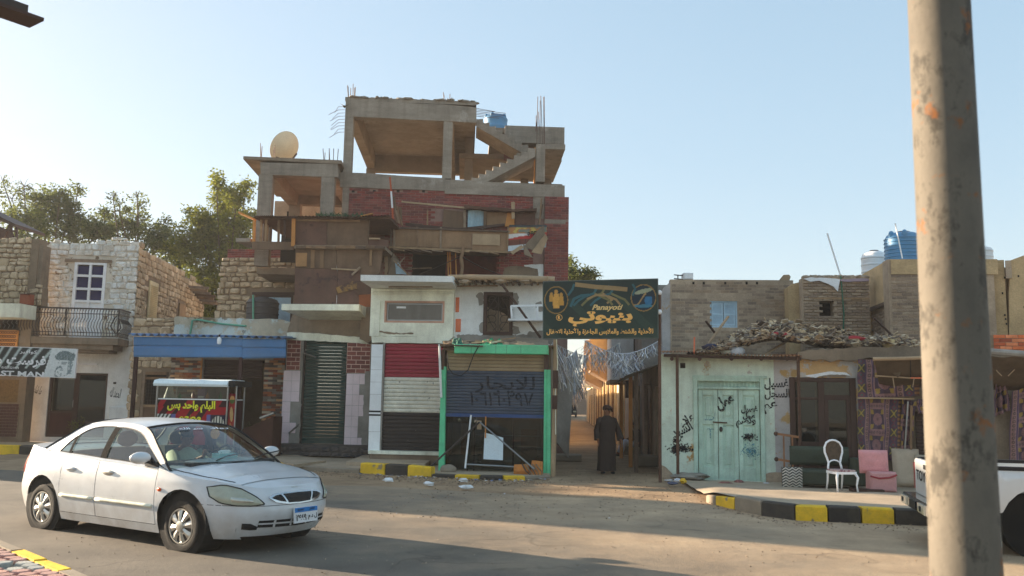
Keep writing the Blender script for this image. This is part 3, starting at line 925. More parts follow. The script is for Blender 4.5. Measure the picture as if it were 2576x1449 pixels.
# shop sign with the portrait
FS=Fac('shop_sign','black and white shop sign with a sketched portrait and white Arabic lettering','sign',-60,27.1,190,27.3)
top_l,top_r,bot_r,bot_l=FS.P(-215,864),FS.P(192,879),FS.P(186,950),FS.P(-215,935)
def face(a,b,off=0):
	return(bot_l.lerp(bot_r,a)).lerp(top_l.lerp(top_r,a),b)+Vector((0,-off,0))
MB().prism([(face(-.004,-.02).x,face(-.004,-.02).z),(face(1.004,-.02).x,face(1.004,-.02).z),(face(1.004,1.02).x,face(1.004,1.02).z),(face(-.004,1.02).x,face(-.004,1.02).z)],.0,.1).build('frame',M['whitepaint'],FS.e)
M['print']=vcol_mat('printed_sheet')
def sign_art(a,b):
	px,y=-215+a*404,1-b
	lean=128-18*y
	if px<lean:
		s=math.sin((px+y*46)*.26+1.2*math.sin(px*.03))
		g_=58 if s<.1 else 200 if(s>.72 and y<.75)else 120 if y<.55 else 66
		if y>.8:g_=60
		return(g_*.95,g_,g_*.98)
	x=(px-lean)/(190-lean)
	n=mnoise.noise(Vector((x*9,y*11,4)))
	n2=mnoise.noise(Vector((x*26,y*30,1)))
	dark=0
	hr=((x-.58)/.38)**2+((y-.27)/.2)**2 if y<.4 or x>.8 else 2
	if .74<x<.9 and .36<y<.88 and n2>-.2:dark=.45
	if hr<1+.35*n:dark=.55+.45*n2
	if x<.56 and y>.5 and abs(((x-.46)/.13)**2+((y-.82)/.2)**2-.8)<.22+.3*n:dark=max(dark,.5+.3*n2)
	if abs(((x-.62)/.24)**2+((y-.58)/.38)**2-1)<.05 and y>.36:dark=max(dark,.5)
	if abs(y-.53)<.018 and .5<x<.66:dark=.85
	if abs(y-.47)<.012 and .48<x<.7:dark=.6
	if abs(y-.74)<.012 and .5<x<.62:dark=.6
	if .82<x<.86 and .45<y<.8:dark=max(dark,.3)
	k=1-max(0,min(1,dark))
	return(40+186*k,62+168*k,66+162*k)
printed('sign_sheet',sign_art,lambda a,b:face(a,b,.004),190,36,M['print'],FS.e)
M['wletter']=flat('white_letter_vinyl',col(228,230,228,K))
M['kletter']=flat('black_letter_paint',col(28,28,28),rough=.8)
tilt=math.atan2(top_r.z-top_l.z,top_r.x-top_l.x)
def on_sign(body,x,y,w,h=None,bold=.02,m='wletter',shear=0):
	q=FS.P(x,y)
	letters(body,FS.e,(q.x,-.011,q.z),width=w,height=h,bold=bold,m=M[m],rot=(0,-tilt,0),shear=shear)
s_=27.2/FPX
on_sign(arabic('فرست مان'),34,908,158*s_,.38,.035)
on_sign(arabic('كوافير'),72,886,42*s_,.13,.02)
on_sign('01027521439',26,925,42*s_,.07,.01)
on_sign('FIRST MAN',37,940,142*s_,.17,.035)
# ============================================================ whitewashed stone house
H=Fac('stone_house','whitewashed rubble stone house with a blue-paned balcony door and scrolled iron balcony','house',100,29.9,335,30.2)
hu0,hu1=H.uz(101,800)[0],H.uz(338,800)[0]
zt=H.uz(220,604)[1]
zf=H.uz(200,862)[1]
door_px=(181,659,262,862)
hw=H.wall('upper_wall',M['lime_mortar'],104,604,338,868,[door_px],0,.5,z1=zt-.12)
stonework(hw,M['lime_stone'],hu0,hu1,zf-.1,zt+.12,0,(.12,.25),(.13,.4),gap=.012,proud=(.025,.06),holes=[H.R(*door_px),H.R(164,652,280,661)],seed=11,left=lambda z:max(0,(z-5.2)*.16),top=lambda u:zt+.1*math.sin(u*2.3)-max(0,-1.3-u)*.2)
MB().box(hu1-.5,hu1,.5,9.2,0,zt-.4).build('side_wall',M['mortar'],H.e)
swl=[o for o in kids(H.e)if o.name.startswith('side_wall')][0]
stonework(swl,M['stone'],0,9.2,2.6,zt+.05,hu1,(.13,.27),(.18,.5),proud=(.03,.07),side=1,seed=12,name='side_stone',top=lambda u:zt-u*.03-.14*abs(math.sin(u*1.3)),
holes=[(1.2,2.3,3.2,5.9),(5.2,6.2,3.2,5.5)])
MB().box(hu0,hu0+.4,.5,9,0,zt-.5).build('side_wall',M['mortar'],H.e)
MB().box(hu0+.4,hu1-.5,8.7,9.2,0,zt-.5).build('rear_wall',M['mortar'],H.e)
MB().box(hu0+.4,hu1-.5,.5,8.7,zt-.7,zt-.5).build('roof',M['mud'],H.e)
H.box('lintel',M['wood'],163,652,281,660,-.05,.2)
# balcony door
u0,u1,z0,z1=H.R(*door_px)
df=frame_of(H.e,M['whitepaint'],u0,u1,z0,z1,-.04,t=.1,d=.14,name='balcony_door',bars=((u0+u1)/2,),hbars=(H.uz(220,694)[1],H.uz(220,727)[1],H.uz(220,758)[1]))
M['bluepane']=mat('deep_blue_pane',col(44,42,82),var=.1,bump=0,rough=.3,spec=.12)
hz=[z1-.1,H.uz(220,694)[1],H.uz(220,727)[1],H.uz(220,758)[1],z0+.1]
for i in range(4):
	for a,b in((u0+.1,(u0+u1)/2-.04),((u0+u1)/2+.04,u1-.1)):
		pane(df,M['bluepane']if i<3 else M['whitepaint'],a,b,hz[i+1]+.03,hz[i]-.04,.04)
		# side shutters and beam ends
fs_=MB().box(hu1+.02,hu1+.07,1.25,2.25,3.25,5.85).build('side_shutter',M['beigepaint'],H.e)
lv=MB().box(-.02,.02,-.4,.4,-.02,.03).mesh('slat',M['beigepaint'])
for k in range(34):inst(lv,'slat',fs_,(hu1+.07,1.75,3.4+k*.069),(1,.95 if k!=17 else 1.2,1),(0,.5,0))
fs_=MB().box(hu1+.02,hu1+.07,5.25,6.15,3.25,5.45).build('side_shutter',M['wood'],H.e)
for k in range(7):
	MB().bar((hu1-.2,6.4+k*.4,zt-.75-.07*k),(hu1+.7+R.uniform(-.1,.25),6.4+k*.4,zt-.8-.07*k),.1,.1).build('beam_end',M['wood'],H.e)
	# balcony
vB=-1.15
slab=H.R(36,848,296,868,vB)
bal=MB()
bal.box(slab[0],slab[1],vB,-.06,slab[2]+.04,slab[3])
bal.box(slab[0]+.15,slab[1]-.18,vB+.1,-.06,slab[2]-.13,slab[2]+.04)
bal.box(slab[0]+.3,slab[1]-.35,vB+.25,-.06,slab[2]-.22,slab[2]-.13)
bslab=bal.build('balcony_slab',M['bare'],H.e)
zr0,zr1=slab[3]+.05,H.uz(180,775,vB)[1]
ra=MB()
b0,b1=slab[0]+.04,slab[1]-.04
hR=zr1-zr0
for z,t in((zr1,.05),(zr1-.17,.025),(zr0+.12,.025),(zr0,.03)):
	ra.box(b0,b1,vB+.03,vB+.03+t,z-t/2,z+t/2)
	ra.box(b1,b1+t,vB+.03,-.06,z-t/2,z+t/2)
	ra.box(b0-t,b0,vB+.03,-.06,z-t/2,z+t/2)
for x in(b0,b0+(b1-b0)*.47,b1):ra.box(x-.02,x+.02,vB+.025,vB+.065,zr0,zr1)
rail=ra.build('balcony_rail',M['iron'],H.e)
sp=[(0,zr0),(-.01,zr0+.12),(-.16,zr0+.3),(-.13,zr0+.45),(.03,zr0+.62),(0,zr1-.17),(.02,zr1-.06),(.05,zr1-.03),(.07,zr1-.08)]
bm_=MB().path([(x*.35 if i>5 else x*.1,x*.9 if i<6 else 0,z)for i,(x,z)in enumerate(sp)],.012,5).mesh('baluster',M['iron'])
for k in range(34):inst(bm_,'baluster',rail,(b0+(k+.7)*(b1-b0)/34.4,vB+.05,0))
for k in range(10):inst(bm_,'baluster',rail,(b1+.01,vB+.12+k*.1,0),rot=(0,0,PI/2))
MB().path([(b1-.08,vB+.04,zr0+.12),(b1-.22,vB-.02,zr0+.35),(b1-.1,vB+.02,zr0+.65),(b1-.02,vB+.02,zr1-.17),(b1+.02,vB+.02,zr0+.6),(b1+.1,vB+.02,zr0+.3),(b1-.03,vB+.03,zr0+.12)],.02,6).build('lyre_scroll',M['iron'],rail)
# ground floor
op=(119,938,266,1100)
gw=H.wall('ground_wall',M['white'],50,868,326,1110,[op],-.02,.4,z0=-.05)
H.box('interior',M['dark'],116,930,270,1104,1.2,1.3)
u0,u1,z0,z1=H.R(*op)
um=H.uz(190,1000)[0]
dl=frame_of(H.e,M['darkwood'],u0,um,z0,z1,.04,t=.09,d=.06,name='shop_door',hbars=(z0+.85,))
pane(dl,M['shopglass'],u0+.09,um-.09,z0+.9,z1-.09,.07)
MB().box(u0+.09,um-.09,.06,.09,z0+.09,z0+.82).build('kick_panel',mat('red_brown_panel',col(72,40,34)),dl)
MB().path([(um-.06,.0,z0+1.0),(um-.06,-.03,z0+1.05),(um-.06,-.03,z0+1.2),(um-.06,0,z0+1.25)],.012,6).build('handle',M['metal'],dl)
dr=frame_of(H.e,M['darkwood'],um,u1,z0,z1,.05,t=.07,d=.06,name='shop_window',hbars=(z0+.5,))
pane(dr,M['shopglass'],um+.07,u1-.07,z0+.53,z1-.07,.08)
H.box('tube_light',M['whitepaint'],178,913,244,918,-.1,-.03)
H.box('house_number',M['iron'],285,961,292,966,-.035,-.02)
M['graffiti']=worn_paint('spray_paint_black',col(34,34,36),.3,.5)
q=H.P(90,979,-.024)
letters(arabic('ما شاء الله'),H.e,q,width=.42,height=.3,bold=.01,m=M['graffiti'],rot=(0,.3,0))
q=H.P(291,988,-.024)
letters(arabic('الحمد لله'),H.e,q,width=.36,height=.34,bold=.012,m=M['graffiti'],rot=(0,.15,0))
H.box('plinth_block',M['white'],272,1023,352,1060,-.8,-.1,c=.03)
# ============================================================ passage wall with grille door, behind the canopy
PW=Fac('passage_wall','grey rubble stone passage wall with a barred door under the blue canopy','wall',330,28.6,440,28.4)
pw=PW.wall('wall',M['mortar'],328,800,445,1110,[(352,935,420,1100)],0,.3,z0=-.05)
a=PW.R(328,800,445,1110)
stonework(pw,M['stone'],a[0],a[1],.1,a[3],0,(.16,.3),(.2,.45),holes=[PW.R(352,935,420,1100)],seed=21)
u0,u1,z0,z1=PW.R(352,935,420,1100)
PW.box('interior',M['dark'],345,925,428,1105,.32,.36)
gd=frame_of(PW.e,M['wood'],u0,u1,z0,z1,.02,t=.1,d=.08,name='door',hbars=(z0+1.0,z0+1.9))
MB().box(u0+.1,u1-.1,.05,.09,z0+.1,z0+.96).build('panel',M['rustbrown'],gd)
mb=MB()
for k in range(7):mb.box(u0+.14+k*.09,u0+.155+k*.09,.04,.055,z0+1.0,z0+1.9)
for k in range(8):mb.box(u0+.1,u1-.1,.056,.068,z0+1.06+k*.11,z0+1.075+k*.11)
mb.build('grille',M['iron'],gd)
# ============================================================ restaurant with the blue canopy
T=Fac('restaurant','single-storey restaurant with ledge-stone piers and a stained plaster parapet behind the blue canopy','building',430,25.5,720,25.3)
T.poly('parapet',M['parapet'],[(438,796),(560,799),(700,803),(738,812),(738,852),(438,852)],0,.35,rough=.018)
tw=T.wall('wall',M['greygrout'],430,850,714,1140,[(505,905,661,1140)],.03,.4,z0=-.05)
for n_,(xa,xb)in enumerate(((426,503),(662,713))):
	a=T.R(xa,852,xb,1136,.03)
	brickwork(tw,M['veneer'],a[0],a[1],.12,a[3],.03,.26,.07,gap=.006,proud=.02,jit=.03,seed=31+n_,name='veneer_stone')
MB().box(T.uz(430,900)[0],T.uz(713,900)[0],.4,6,0,.05).build('floor',M['dark'],T.e)
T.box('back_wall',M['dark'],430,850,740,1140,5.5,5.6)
MB().box(T.uz(430,900)[0],T.uz(738,900)[0],.35,6,T.uz(560,812)[1]-.2,T.uz(560,812)[1]).build('roof',M['mud'],T.e)
MB().box(T.uz(430,900)[0],T.uz(430,900)[0]+.2,.4,6,0,T.uz(560,812)[1]-.2).build('side_wall',M['mortar'],T.e)
sf=T.box('shutter_box',M['sBrown'],506,896,660,912,.1,.3)
u0,u1,z0,z1=T.R(506,912,660,951,.12)
slats(sf,M['sBrown'],u0,u1,z0,z1,.12,6)
T.box('door_frame',M['orangewood'],502,900,506,1010,-.0,.08)
# green hose over the parapet
MB().path([T.P(*q)for q in((478,842,-.06),(484,806,-.06),(497,804,-.05),(560,815,-.05),(616,820,-.04),(640,821,.3))],.03,6).build('green_hose',flat('green_hose',col(104,168,140)),None)
o=[x for x in bpy.data.objects if x.name=='green_hose'][0]
tag(o,'pale green hose draped over the stained parapet above the blue canopy','hose')
o.location=T.world(Vector(o.location));o.rotation_euler=(0,0,T.rz)
# blue canopy
CV=-1.75
cn=thing('blue_canopy','blue corrugated metal canopy with a deep fascia over the restaurant front','canopy',T.o,T.rz)
def canopy_roof(a,b):
	u=T.uz(326,842,CV)[0]+a*(T.uz(719,842,CV)[0]-T.uz(326,842,CV)[0])
	zf_=T.uz(340,842,CV)[1]*(1-a)+T.uz(719,850,CV)[1]*a
	return(u,CV-.12+b*(1.7-CV*0),zf_+.035*math.sin(a*2*PI*21)+b*.12)
MB().grid(canopy_roof,252,3).build('roof_sheet',M['blue'],cn)
def fascia(x0,x1,rows,v):
	for(ya0,yb0),(ya1,yb1),k in rows:
		p,q,r_,s=T.P(x0,ya0,v),T.P(x1,yb0,v),T.P(x1,yb1,v),T.P(x0,ya1,v)
		dz=Vector((0,-.025,0))
		ia,ib=p.lerp(s,.16)+dz,q.lerp(r_,.16)+dz
		ja,jb=p.lerp(s,.84)+dz,q.lerp(r_,.84)+dz
		back=Vector((0,.05,0))
		MB().add([p,q,ib,ia,jb,ja,r_,s,p+back,q+back,r_+back,s+back],[(3,2,1,0),(5,4,2,3),(7,6,4,5),(0,1,9,8),(10,6,7,11),(1,2,4,6,10,9),(0,8,11,7,5,3)]).build('fascia_sheet',M['blue'],cn)
fascia(337,610,[((847,851),(870,872),0),((870.5,872.5),(898,899),1)],CV)
fascia(610.5,719,[((853,853),(875,876),0),((875.5,876.5),(902,900),1)],CV-.03)
for x in(343,607):
	a,b=T.P(x,897,CV+.06),T.P(x-3,1120,CV+.06)
	MB().bar((a.x,a.y,a.z+.3),(a.x,a.y,.0),.09,.09).build('post',mat('maroon_post_paint',col(64,40,36),bump=.1),cn)
lp=thing('floodlight','small white lamp bulb hanging on the blue canopy fascia','lamp',T.world(T.P(551,866,CV-.13)),T.rz)
MB().lathe([(.03,.0),(.055,.02),(.06,.12),(.05,.16),(.02,.2)],n=12).build('bulb',M['tankwhite'],lp,smooth=40)
MB().lathe([(.02,.2),(.025,.26)],n=8).build('socket',M['black'],lp)
MB().bar((0,0,.26),(0,.11,.3),.015,.015).build('bracket',M['metal'],lp)
# food cart
FC=Fac('food_cart','food cart with a white roof, glass display and red printed front with yellow lettering','cart',388,22.9,600,22.7)
cz=FC.e
x0,x1=FC.uz(394,1010)[0],FC.uz(572,1010)[0]
zr=FC.uz(480,966)[1]
dp=1.1
rl=MB()
prof=[(-.1,zr-.06),(-.12,zr),(-.06,zr+.09),(.2,zr+.13),(dp-.1,zr+.13),(dp+.06,zr+.05),(dp+.06,zr-.03)]
vs=[(x,y,z)for x in(x0-.07,x1+.02)for y,z in prof]
rl.add(vs,[(i,7+i,7+(i+1)%7,(i+1)%7)for i in range(7)]+[tuple(range(7))[::-1],tuple(range(7,14))])
rl.build('roof',mat('pale_blue_white_roof',col(206,220,236,K),var=.05,bump=.1,rough=.5),cz)
MB().box(x1+.025,x1+.2,-.05,dp,zr-.05,zr+.1).build('roof_end',M['black'],cz)
for x in(x0,x1,x1+.21):
	for y in((0,dp)if x!=x1+.21 else(.05,)):
		MB().path([(x,y,.1),(x,y,zr-.03)],.025,8).build('leg',M['metal'],cz)
zs,zp=FC.uz(480,1003)[1],FC.uz(480,1007)[1]
MB().box(x0+.03,x1-.03,.0,dp,zs-.03,zs).build('shelf',M['whitepaint'],cz)
MB().box(x0+.03,x1-.03,.03,dp-.02,.45,zs-.031).build('cabinet',mat('cart_cabinet',col(70,30,30)),cz)
pane(cz,M['shopglass'],x0+.03,x1-.03,zs,zr-.06,.01)
def cart_art(a,b):
	y=1-b
	st=math.sin((a*9+y*5))*math.sin(a*23+y*9)
	c=(168,22,32)if st>-.25 else(60,12,20)
	if y<.14 and st<.3:c=(50,10,18)
	if y>.32 and(a<.27 or a>.72):
		aa,yy=(a/.27 if a<.27 else(a-.72)/.28),(y-.32)/.68
		if a<.27 and yy<.5:
			c=(226,224,216)if math.sin(aa*30+yy*24)>.1 else(70,66,60)
			if aa>.75:c=(96,96,150)
		elif a>.72:
			c=(40,30,52)
			if(aa-.6)**2/.1+(yy-.26)**2/.05<1:c=(214,208,192)if math.sin(aa*44)>-.2 else(60,60,50)
			if(aa-.5)**2/.06+(yy-.62)**2/.03<1:c=(206,110,40)if math.sin(aa*60+yy*50)>0 else(236,176,70)
			if aa<.2 and yy<.3:c=(110,110,160)
	return c
printed('printed_front',cart_art,lambda a,b:(x0+.03+a*(x1-x0-.06),.026,.45+b*(zs-.49)),110,80,M['print'],cz)
def cart_side(a,b):
	y=1-b
	c=(120,24,28)if math.sin(y*20)>-.5 else(150,34,30)
	if(a-.5)**2/.16+(y-.12)**2/.006<1:c=(196,140,80)if y<.12 else(80,96,40)
	if(a-.5-(y-.4)*.6)**2/.07+(y-.4)**2/.02<1:c=(190,150,96)
	if(a-.5-(y-.75)*.6)**2/.06+(y-.72)**2/.025<1:c=(176,116,60)
	return c
printed('printed_side',cart_side,lambda a,b:(x1+.03+a*.17,.03,.45+b*(zs-.3)),24,80,M['print'],cz)
M['yletter']=flat('yellow_letter_print',col(236,206,40,K))
M['letter_edge']=flat('dark_letter_edge',col(40,10,14))
for body,px,py,wpx,hpx in((arabic('البلم واحد بس'),481,1023,124,30),(arabic('مطعم'),477,1054,58,22)):
	q=FC.P(px,py,.02)
	k=22.8/FPX
	letters(body,cz,(q.x+.012,.022,q.z-.012),width=wpx*k,height=hpx*k,bold=.05,m=M['letter_edge'])
	letters(body,cz,(q.x,.017,q.z),width=wpx*k,height=hpx*k,bold=.045,m=M['yletter'])
	# bottles on the cart shelf
def bottle(px,colr,h,label,group='bottles on the food cart shelf',w=.045,box=False):
	p=FC.world(Vector((FC.uz(px,1002)[0],.32,zs)))
	t=thing('sauce_bottle' if not box else 'carton',label,'bottle' if not box else 'box',p,FC.rz,group if not box else None)
	m=flat('plastic_'+label.split()[0],col(*colr),rough=.4)
	if box:
		MB().cbox(-.1,.1,-.06,.06,0,h,.008).build('carton_body',m,t)
		MB().box(-.08,.08,-.064,-.0605,h*.1,h*.3).build('printed_band',M['whitepaint'],t)
	else:
		MB().lathe([(w,0),(w,h*.55),(w*.45,h*.72),(w*.42,h*.8)],n=10).build('body',m,t,smooth=40)
		MB().lathe([(w*.5,h*.8),(w*.42,h*.9),(w*.15,h)],n=8).build('cap',m,t)
bottle(437,(60,150,96),.16,'green squeeze bottle at the cart shelf end by the white cone')
bottle(472,(170,50,60),.2,'red squeeze bottle beside the purple carton on the cart')
bottle(494,(150,112,168),.26,'purple carton with a white band on the cart shelf',box=True)
bottle(508,(226,140,60),.17,'orange squeeze bottle right beside the purple carton')
bottle(541,(40,160,84),.19,'bright green bottle alone near the cart middle right')
bottle(566,(184,60,74),.17,'pinkish red bottle at the cart shelf right end')
pc=thing('paper_cone','white paper cone standing at the left end of the cart shelf','cone',FC.world(Vector((FC.uz(412,1002)[0],.3,zs))),FC.rz)
MB().lathe([(.15,0),(.02,.42),(.012,.42),(.13,.005)],n=14).build('cone',M['whitepaint'],pc,smooth=40)
# brown counter beside the cart, with potted plant in front
bc=thing('brown_counter','dark brown sloping board counter right of the food cart','counter',FC.world(Vector((FC.uz(633,1060)[0],.5,0))),FC.rz)
MB().prism([(-.4,.1),(.42,.1),(.42,1.2),(-.05,1.0),(-.4,.85)],-.1,.6).build('body',mat('brown_counter_board',col(74,46,36),bump=.1),bc)
MB().bar((.05,0,1.16),(.42,0,1.3),.2,.05).build('tray',M['metal'],bc)
pt=thing('potted_plant','spiky half-dry plant in a dark pot before the brown counter','plant',(gnd(640,1142,.1).x,gnd(640,1142,.1).y,.1),0)
MB().lathe([(.13,0),(.19,.36),(.21,.37),(.21,.41),(.18,.41),(.17,.36)],n=14).build('pot',mat('dark_pot',col(50,38,34)),pt,smooth=40)
mb=MB()
rr=random.Random(3)
for k in range(60):
	a,l=rr.uniform(0,2*PI),rr.uniform(.25,.6)
	d=Vector((math.cos(a),math.sin(a),0))
	s=Vector((-d.y,d.x,0))*.012
	p0=Vector((0,0,.4))+d*.05
	p1,p2=p0+d*l*.35+Vector((0,0,l*rr.uniform(.4,.9))),p0+d*l*.75+Vector((0,0,l*rr.uniform(.3,.8)))
	mb.add([p0-s,p0+s,p1+s,p1-s,p2],[(0,1,2,3),(3,2,4)])
mb.build('leaves',mat('dry_green_leaf',col(112,112,70),var=.3),pt)
mb=MB()
for dx,dz,bx in((-.2,.85,-.15),(-.12,.7,.2),(.22,.62,.3)):
	mb.path([(0,0,.4),(dx*.5,0,.6),(dx,.02,dz-.1),(dx+bx*.4,0,dz)],[.014,.01,.008,.005],5)
mb.build('stems',M['wood'],pt)
# ============================================================ stone building behind the restaurant
S2=Fac('stone_building','tan rubble stone building with red brick top course and pale blue shutters','building',558,28.4,742,28.2)
win=(640,742,736,815)
a=S2.R(558,650,744,830)
sw=S2.wall('wall',M['mortar'],559,650,800,830,[win],0,.4,z0=-.05)
hw_=S2.R(*win)
stonework(sw,M['stone'],a[0]-.06,a[1],a[2]-.2,a[3]+.02,0,(.1,.29),(.12,.46),gap=.022,proud=(.04,.09),holes=[(hw_[0]-.1,hw_[1]+.1,hw_[2],hw_[3]+.1)],seed=41,left=lambda z:-.03*(6-z))
b=S2.R(572,627,744,650)
tb=MB().box(b[0],b[1]+.6,.02,.35,a[3],b[3]).build('wall',M['brickmortar'],S2.e)
brickwork(tb,M['redbrick'],b[0],b[1],a[3]+.03,b[3],.02,.24,.075,seed=42,top=lambda u:b[3]-.03*abs(math.sin(u*3)))
MB().box(a[0],a[0]+.4,.4,8,0,a[3]).build('side_wall',M['mortar'],S2.e)
S2.box('lintel',M['darkwood'],634,735,742,742,-.04,.2)
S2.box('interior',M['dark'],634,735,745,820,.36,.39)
fr=frame_of(S2.e,M['darkwood'],*hw_,.0,t=.07,d=.1)
um=(hw_[0]+hw_[1])/2
for p,q in((hw_[0]+.08,um-.01),(um+.01,hw_[1]-.08)):louvre_leaf(S2.e,M['paleblue'],p,q,hw_[2]+.02,hw_[3]-.08,.05,14)
tw_,lo_=S2.R(556,828,700,812,0),None
# black water tank on the restaurant roof
zroof=T.uz(560,812)[1]
def tank(name,label,px0,px1,ytop,ybot,Y,m,ribs,lid=True,group=None,lugs=False):
	c0,c1=at(px0,(ytop+ybot)/2,Y),at(px1,(ytop+ybot)/2,Y)
	r=(c1.x-c0.x)/2
	zb,zt_=at((px0+px1)/2,ybot,Y-r).z,at((px0+px1)/2,ytop,Y).z
	t=thing(name,label,'water tank',((c0.x+c1.x)/2,Y,zb),0,group)
	h=zt_-zb
	hb=h*.8
	pr=[(r*.97,0)]
	for k in range(ribs):
		z0=hb*(k+.15)/ribs
		d=hb/ribs
		pr+=[(r*.965,z0),(r*.965,z0+d*.5),(r,z0+d*.6),(r,z0+d*.75),(r*.965,z0+d*.85)]
	pr+=[(r*.95,hb),(r*.86,hb+h*.09),(r*.6,hb+h*.15),(r*.32,hb+h*.17)]
	MB().lathe(pr,n=32).build('body',m,t,smooth=30)
	if lid:MB().lathe([(r*.33,hb+h*.165),(r*.34,hb+h*.195),(r*.3,h),(r*.05,h*1.0)],n=20).build('lid',m if lid is True else lid,t,smooth=30)
	if lugs:
		for a in(200,250,330,30):
			x,y=r*.82*math.cos(math.radians(a)),r*.82*math.sin(math.radians(a))
			MB().blob((x,y,hb+h*.06),(r*.17,r*.17,h*.13),8,6).build('lug',m,t,smooth=True)
	return t
tank('water_tank','black ribbed water tank on the restaurant roof before the stone wall',620,701,747,812,26.9,M['tankblack'],4,lid=True)
pp=T.P(637,812,.9)
MB().path([T.world(T.P(637,815,1.0)),T.world(T.P(637,742,1.0))],.03,8).build('green_pipe',flat('green_pipe',col(96,160,138)))
tag([o for o in bpy.data.objects if o.name=='green_pipe'][0],'thin green pipe standing upright in front of the black tank','pipe')
# ============================================================ pink-tiled shop with the dark green shutter
P=Fac('tiled_shop','shop with pink tile piers, brown brick tiles and a dark green rolling shutter','shop',705,24.6,935,24.3)
opn=(758,855,872,1120)
pw=P.wall('wall',M['greygrout'],718,836,936,1124,[opn],.0,.4,z0=-.05)
P.poly('band',M['cream'],[(722,836),(800,838),(868,846),(936,850),(936,866),(874,862),(722,854)],-.03,0.0,rough=.012)
P.poly('upper_wall',M['bare'],[(736,790),(936,790),(940,848),(868,845),(800,838),(722,836)],-.012,.3,rough=.01)
for k,(x0,y0,x1,y1)in enumerate(((722,855,756,931),(873,862,932,939))):
	q=P.R(x0,y0,x1,y1)
	t_=MB().box(q[0],q[1],-.02,0,q[2],q[3]).build('tile_panel',M['grout'],P.e)
	brickwork(t_,M['tileB'],q[0],q[1],q[2],q[3],-.02,.27,.125,gap=.02,proud=.008,jit=0,seed=50+k,name='brick_tile')
for k,(x0,y0,x1,y1)in enumerate(((710,932,752,1116),(869,940,919,1128))):
	q=P.R(x0,y0,x1,y1)
	t_=MB().box(q[0],q[1],-.018,0,q[2],q[3]).build('tile_panel',M['greygrout'],P.e)
	nx,nz=max(2,round((q[1]-q[0])/.2)),round((q[3]-q[2])/.3)
	me=MB().cbox(-.5,.5,-1,0,-.5,.5,.012).mesh('tile',M['tileP'])
	for i in range(nx):
		for j in range(nz):
			if(k==1 and i==nx-1 and j in(1,2,5))or(k==0 and i==nx-1 and j in(2,3,0)):continue
			w1,h1=(q[1]-q[0])/nx,(q[3]-q[2])/nz
			piece(me,'tile',t_,(q[0]+(i+.5)*w1,-.017,q[2]+(j+.5)*h1),(w1-.006,.008+R.uniform(0,.002),h1-.006))
P.poly('render_patch',M['greygrout'],[(918,935),(936,935),(930,1130),(908,1130),(912,1050)],-.035,-.001,rough=.015)
P.poly('render_patch',M['greygrout'],[(744,1015),(758,1015),(752,1116),(738,1118),(744,1070)],-.035,-.001,rough=.015)
u0,u1,z0,z1=P.R(*opn)
sb=MB()
sb.box(u0,u0+.05,.02,.12,z0,z1)
sb.box(u1-.05,u1,.02,.12,z0,z1)
sh_=sb.build('shutter_guide',M['iron'],P.e)
slats(sh_,M['sGreen'],u0+.05,u1-.05,z0+.12,z1,.1,30)
MB().box(u0+.05,u1-.05,.06,.1,z0+.04,z0+.12).build('bottom_rail',M['sGreen'],sh_)
st=P.box('step',mat('basalt_step',col(84,78,74),bump=.6,bscale=20),697,1119,926,1146,-.45,-.04)
us=P.R(697,1123,926,1144,-.45)
stonework(st,mat('basalt_stone',col(76,72,72),pal=[col(*q)for q in((70,68,70),(86,80,78),(98,92,88))],bump=.7,bscale=20),us[0],us[1],.13,us[3],-.45,(.12,.2),(.25,.5),proud=(.02,.04),seed=55,gap=.03)
for xa,ya,xb,yb in((764,888,795,899),(764,888,770,880),(727,1090,752,1068)):
	MB().bar(P.P(xa,ya,-.1),P.P(xb,yb,-.25),.035,.035).build('bracket',M['metal'],P.e)
	# balcony slab
u0,u1,zt_,_=P.R(708,764,903,780,-1.0)
zt1=P.uz(800,765,-1.0)[1]
sl_=MB()
sl_.add([(u0,-1.0,zt1-.17),(u1,-1.0,zt1-.17),(u1,-1.0,zt1),(u0,-1.0,zt1),(u0+.45,-.013,zt1-.34),(u1-.0,-.013,zt1-.34),(u1,-.013,zt1),(u0+.45,-.013,zt1)],
[(0,1,2,3),(4,5,1,0),(3,2,6,7),(1,5,6,2),(4,0,3,7),(7,6,5,4)])
sl_.build('balcony_slab',M['cream'],P.e)
P.poly('broken_corner',M['mortar'],[(904,775),(930,770),(936,800),(940,850),(925,862),(905,852),(908,800)],-.3,.2,rough=.03)
# ============================================================ rusty sheet-metal rooms stacked over the tiled shop
RS=Fac('sheet_metal_shack','rusty brown sheet-metal rooms stacked over the tiled shop','shack',640,25.2,980,25.0)
zf0=zt1+.02
v2=.0
def sheet(name,m,pts,v=0.0,t=.03,parent=None,rough=0.0):
	return RS.poly(name,m,pts,v,v+t,parent,rough=rough)
sheet('metal_sheet',M['rust'],[(742,676),(848,676),(846,766),(740,766)],-.55)
sheet('metal_sheet',M['rust'],[(849,676),(906,680),(905,768),(847,766)],-.53)
sheet('metal_sheet',M['rustbrown'],[(743,626),(846,626),(846,675.5),(742,675.5)],-.5)
sheet('metal_sheet',M['rustbrown'],[(847,626),(963,628),(955,690),(900,692),(847,675.5)],-.48)
for x0,x1,y0,y1,c in((745,772,636,670,(150,112,74)),(782,792,628,674,(124,96,70)),(805,815,627,674,(110,86,64)),(930,936,628,668,(126,100,74))):
	sheet('batten',mat('batten',col(*c,K),bump=.2),[(x0,y0),(x1,y0),(x1-1,y1),(x0-1,y1)],-.54,.03)
sheet('batten',M['plypale'],[(833,674),(898,677),(898,681),(833,677.5)],-.6,.04)
MB().bar(RS.P(885,692,-.6),RS.P(906,672,-.6),.05,.05).build('brace',M['wood'],RS.e)
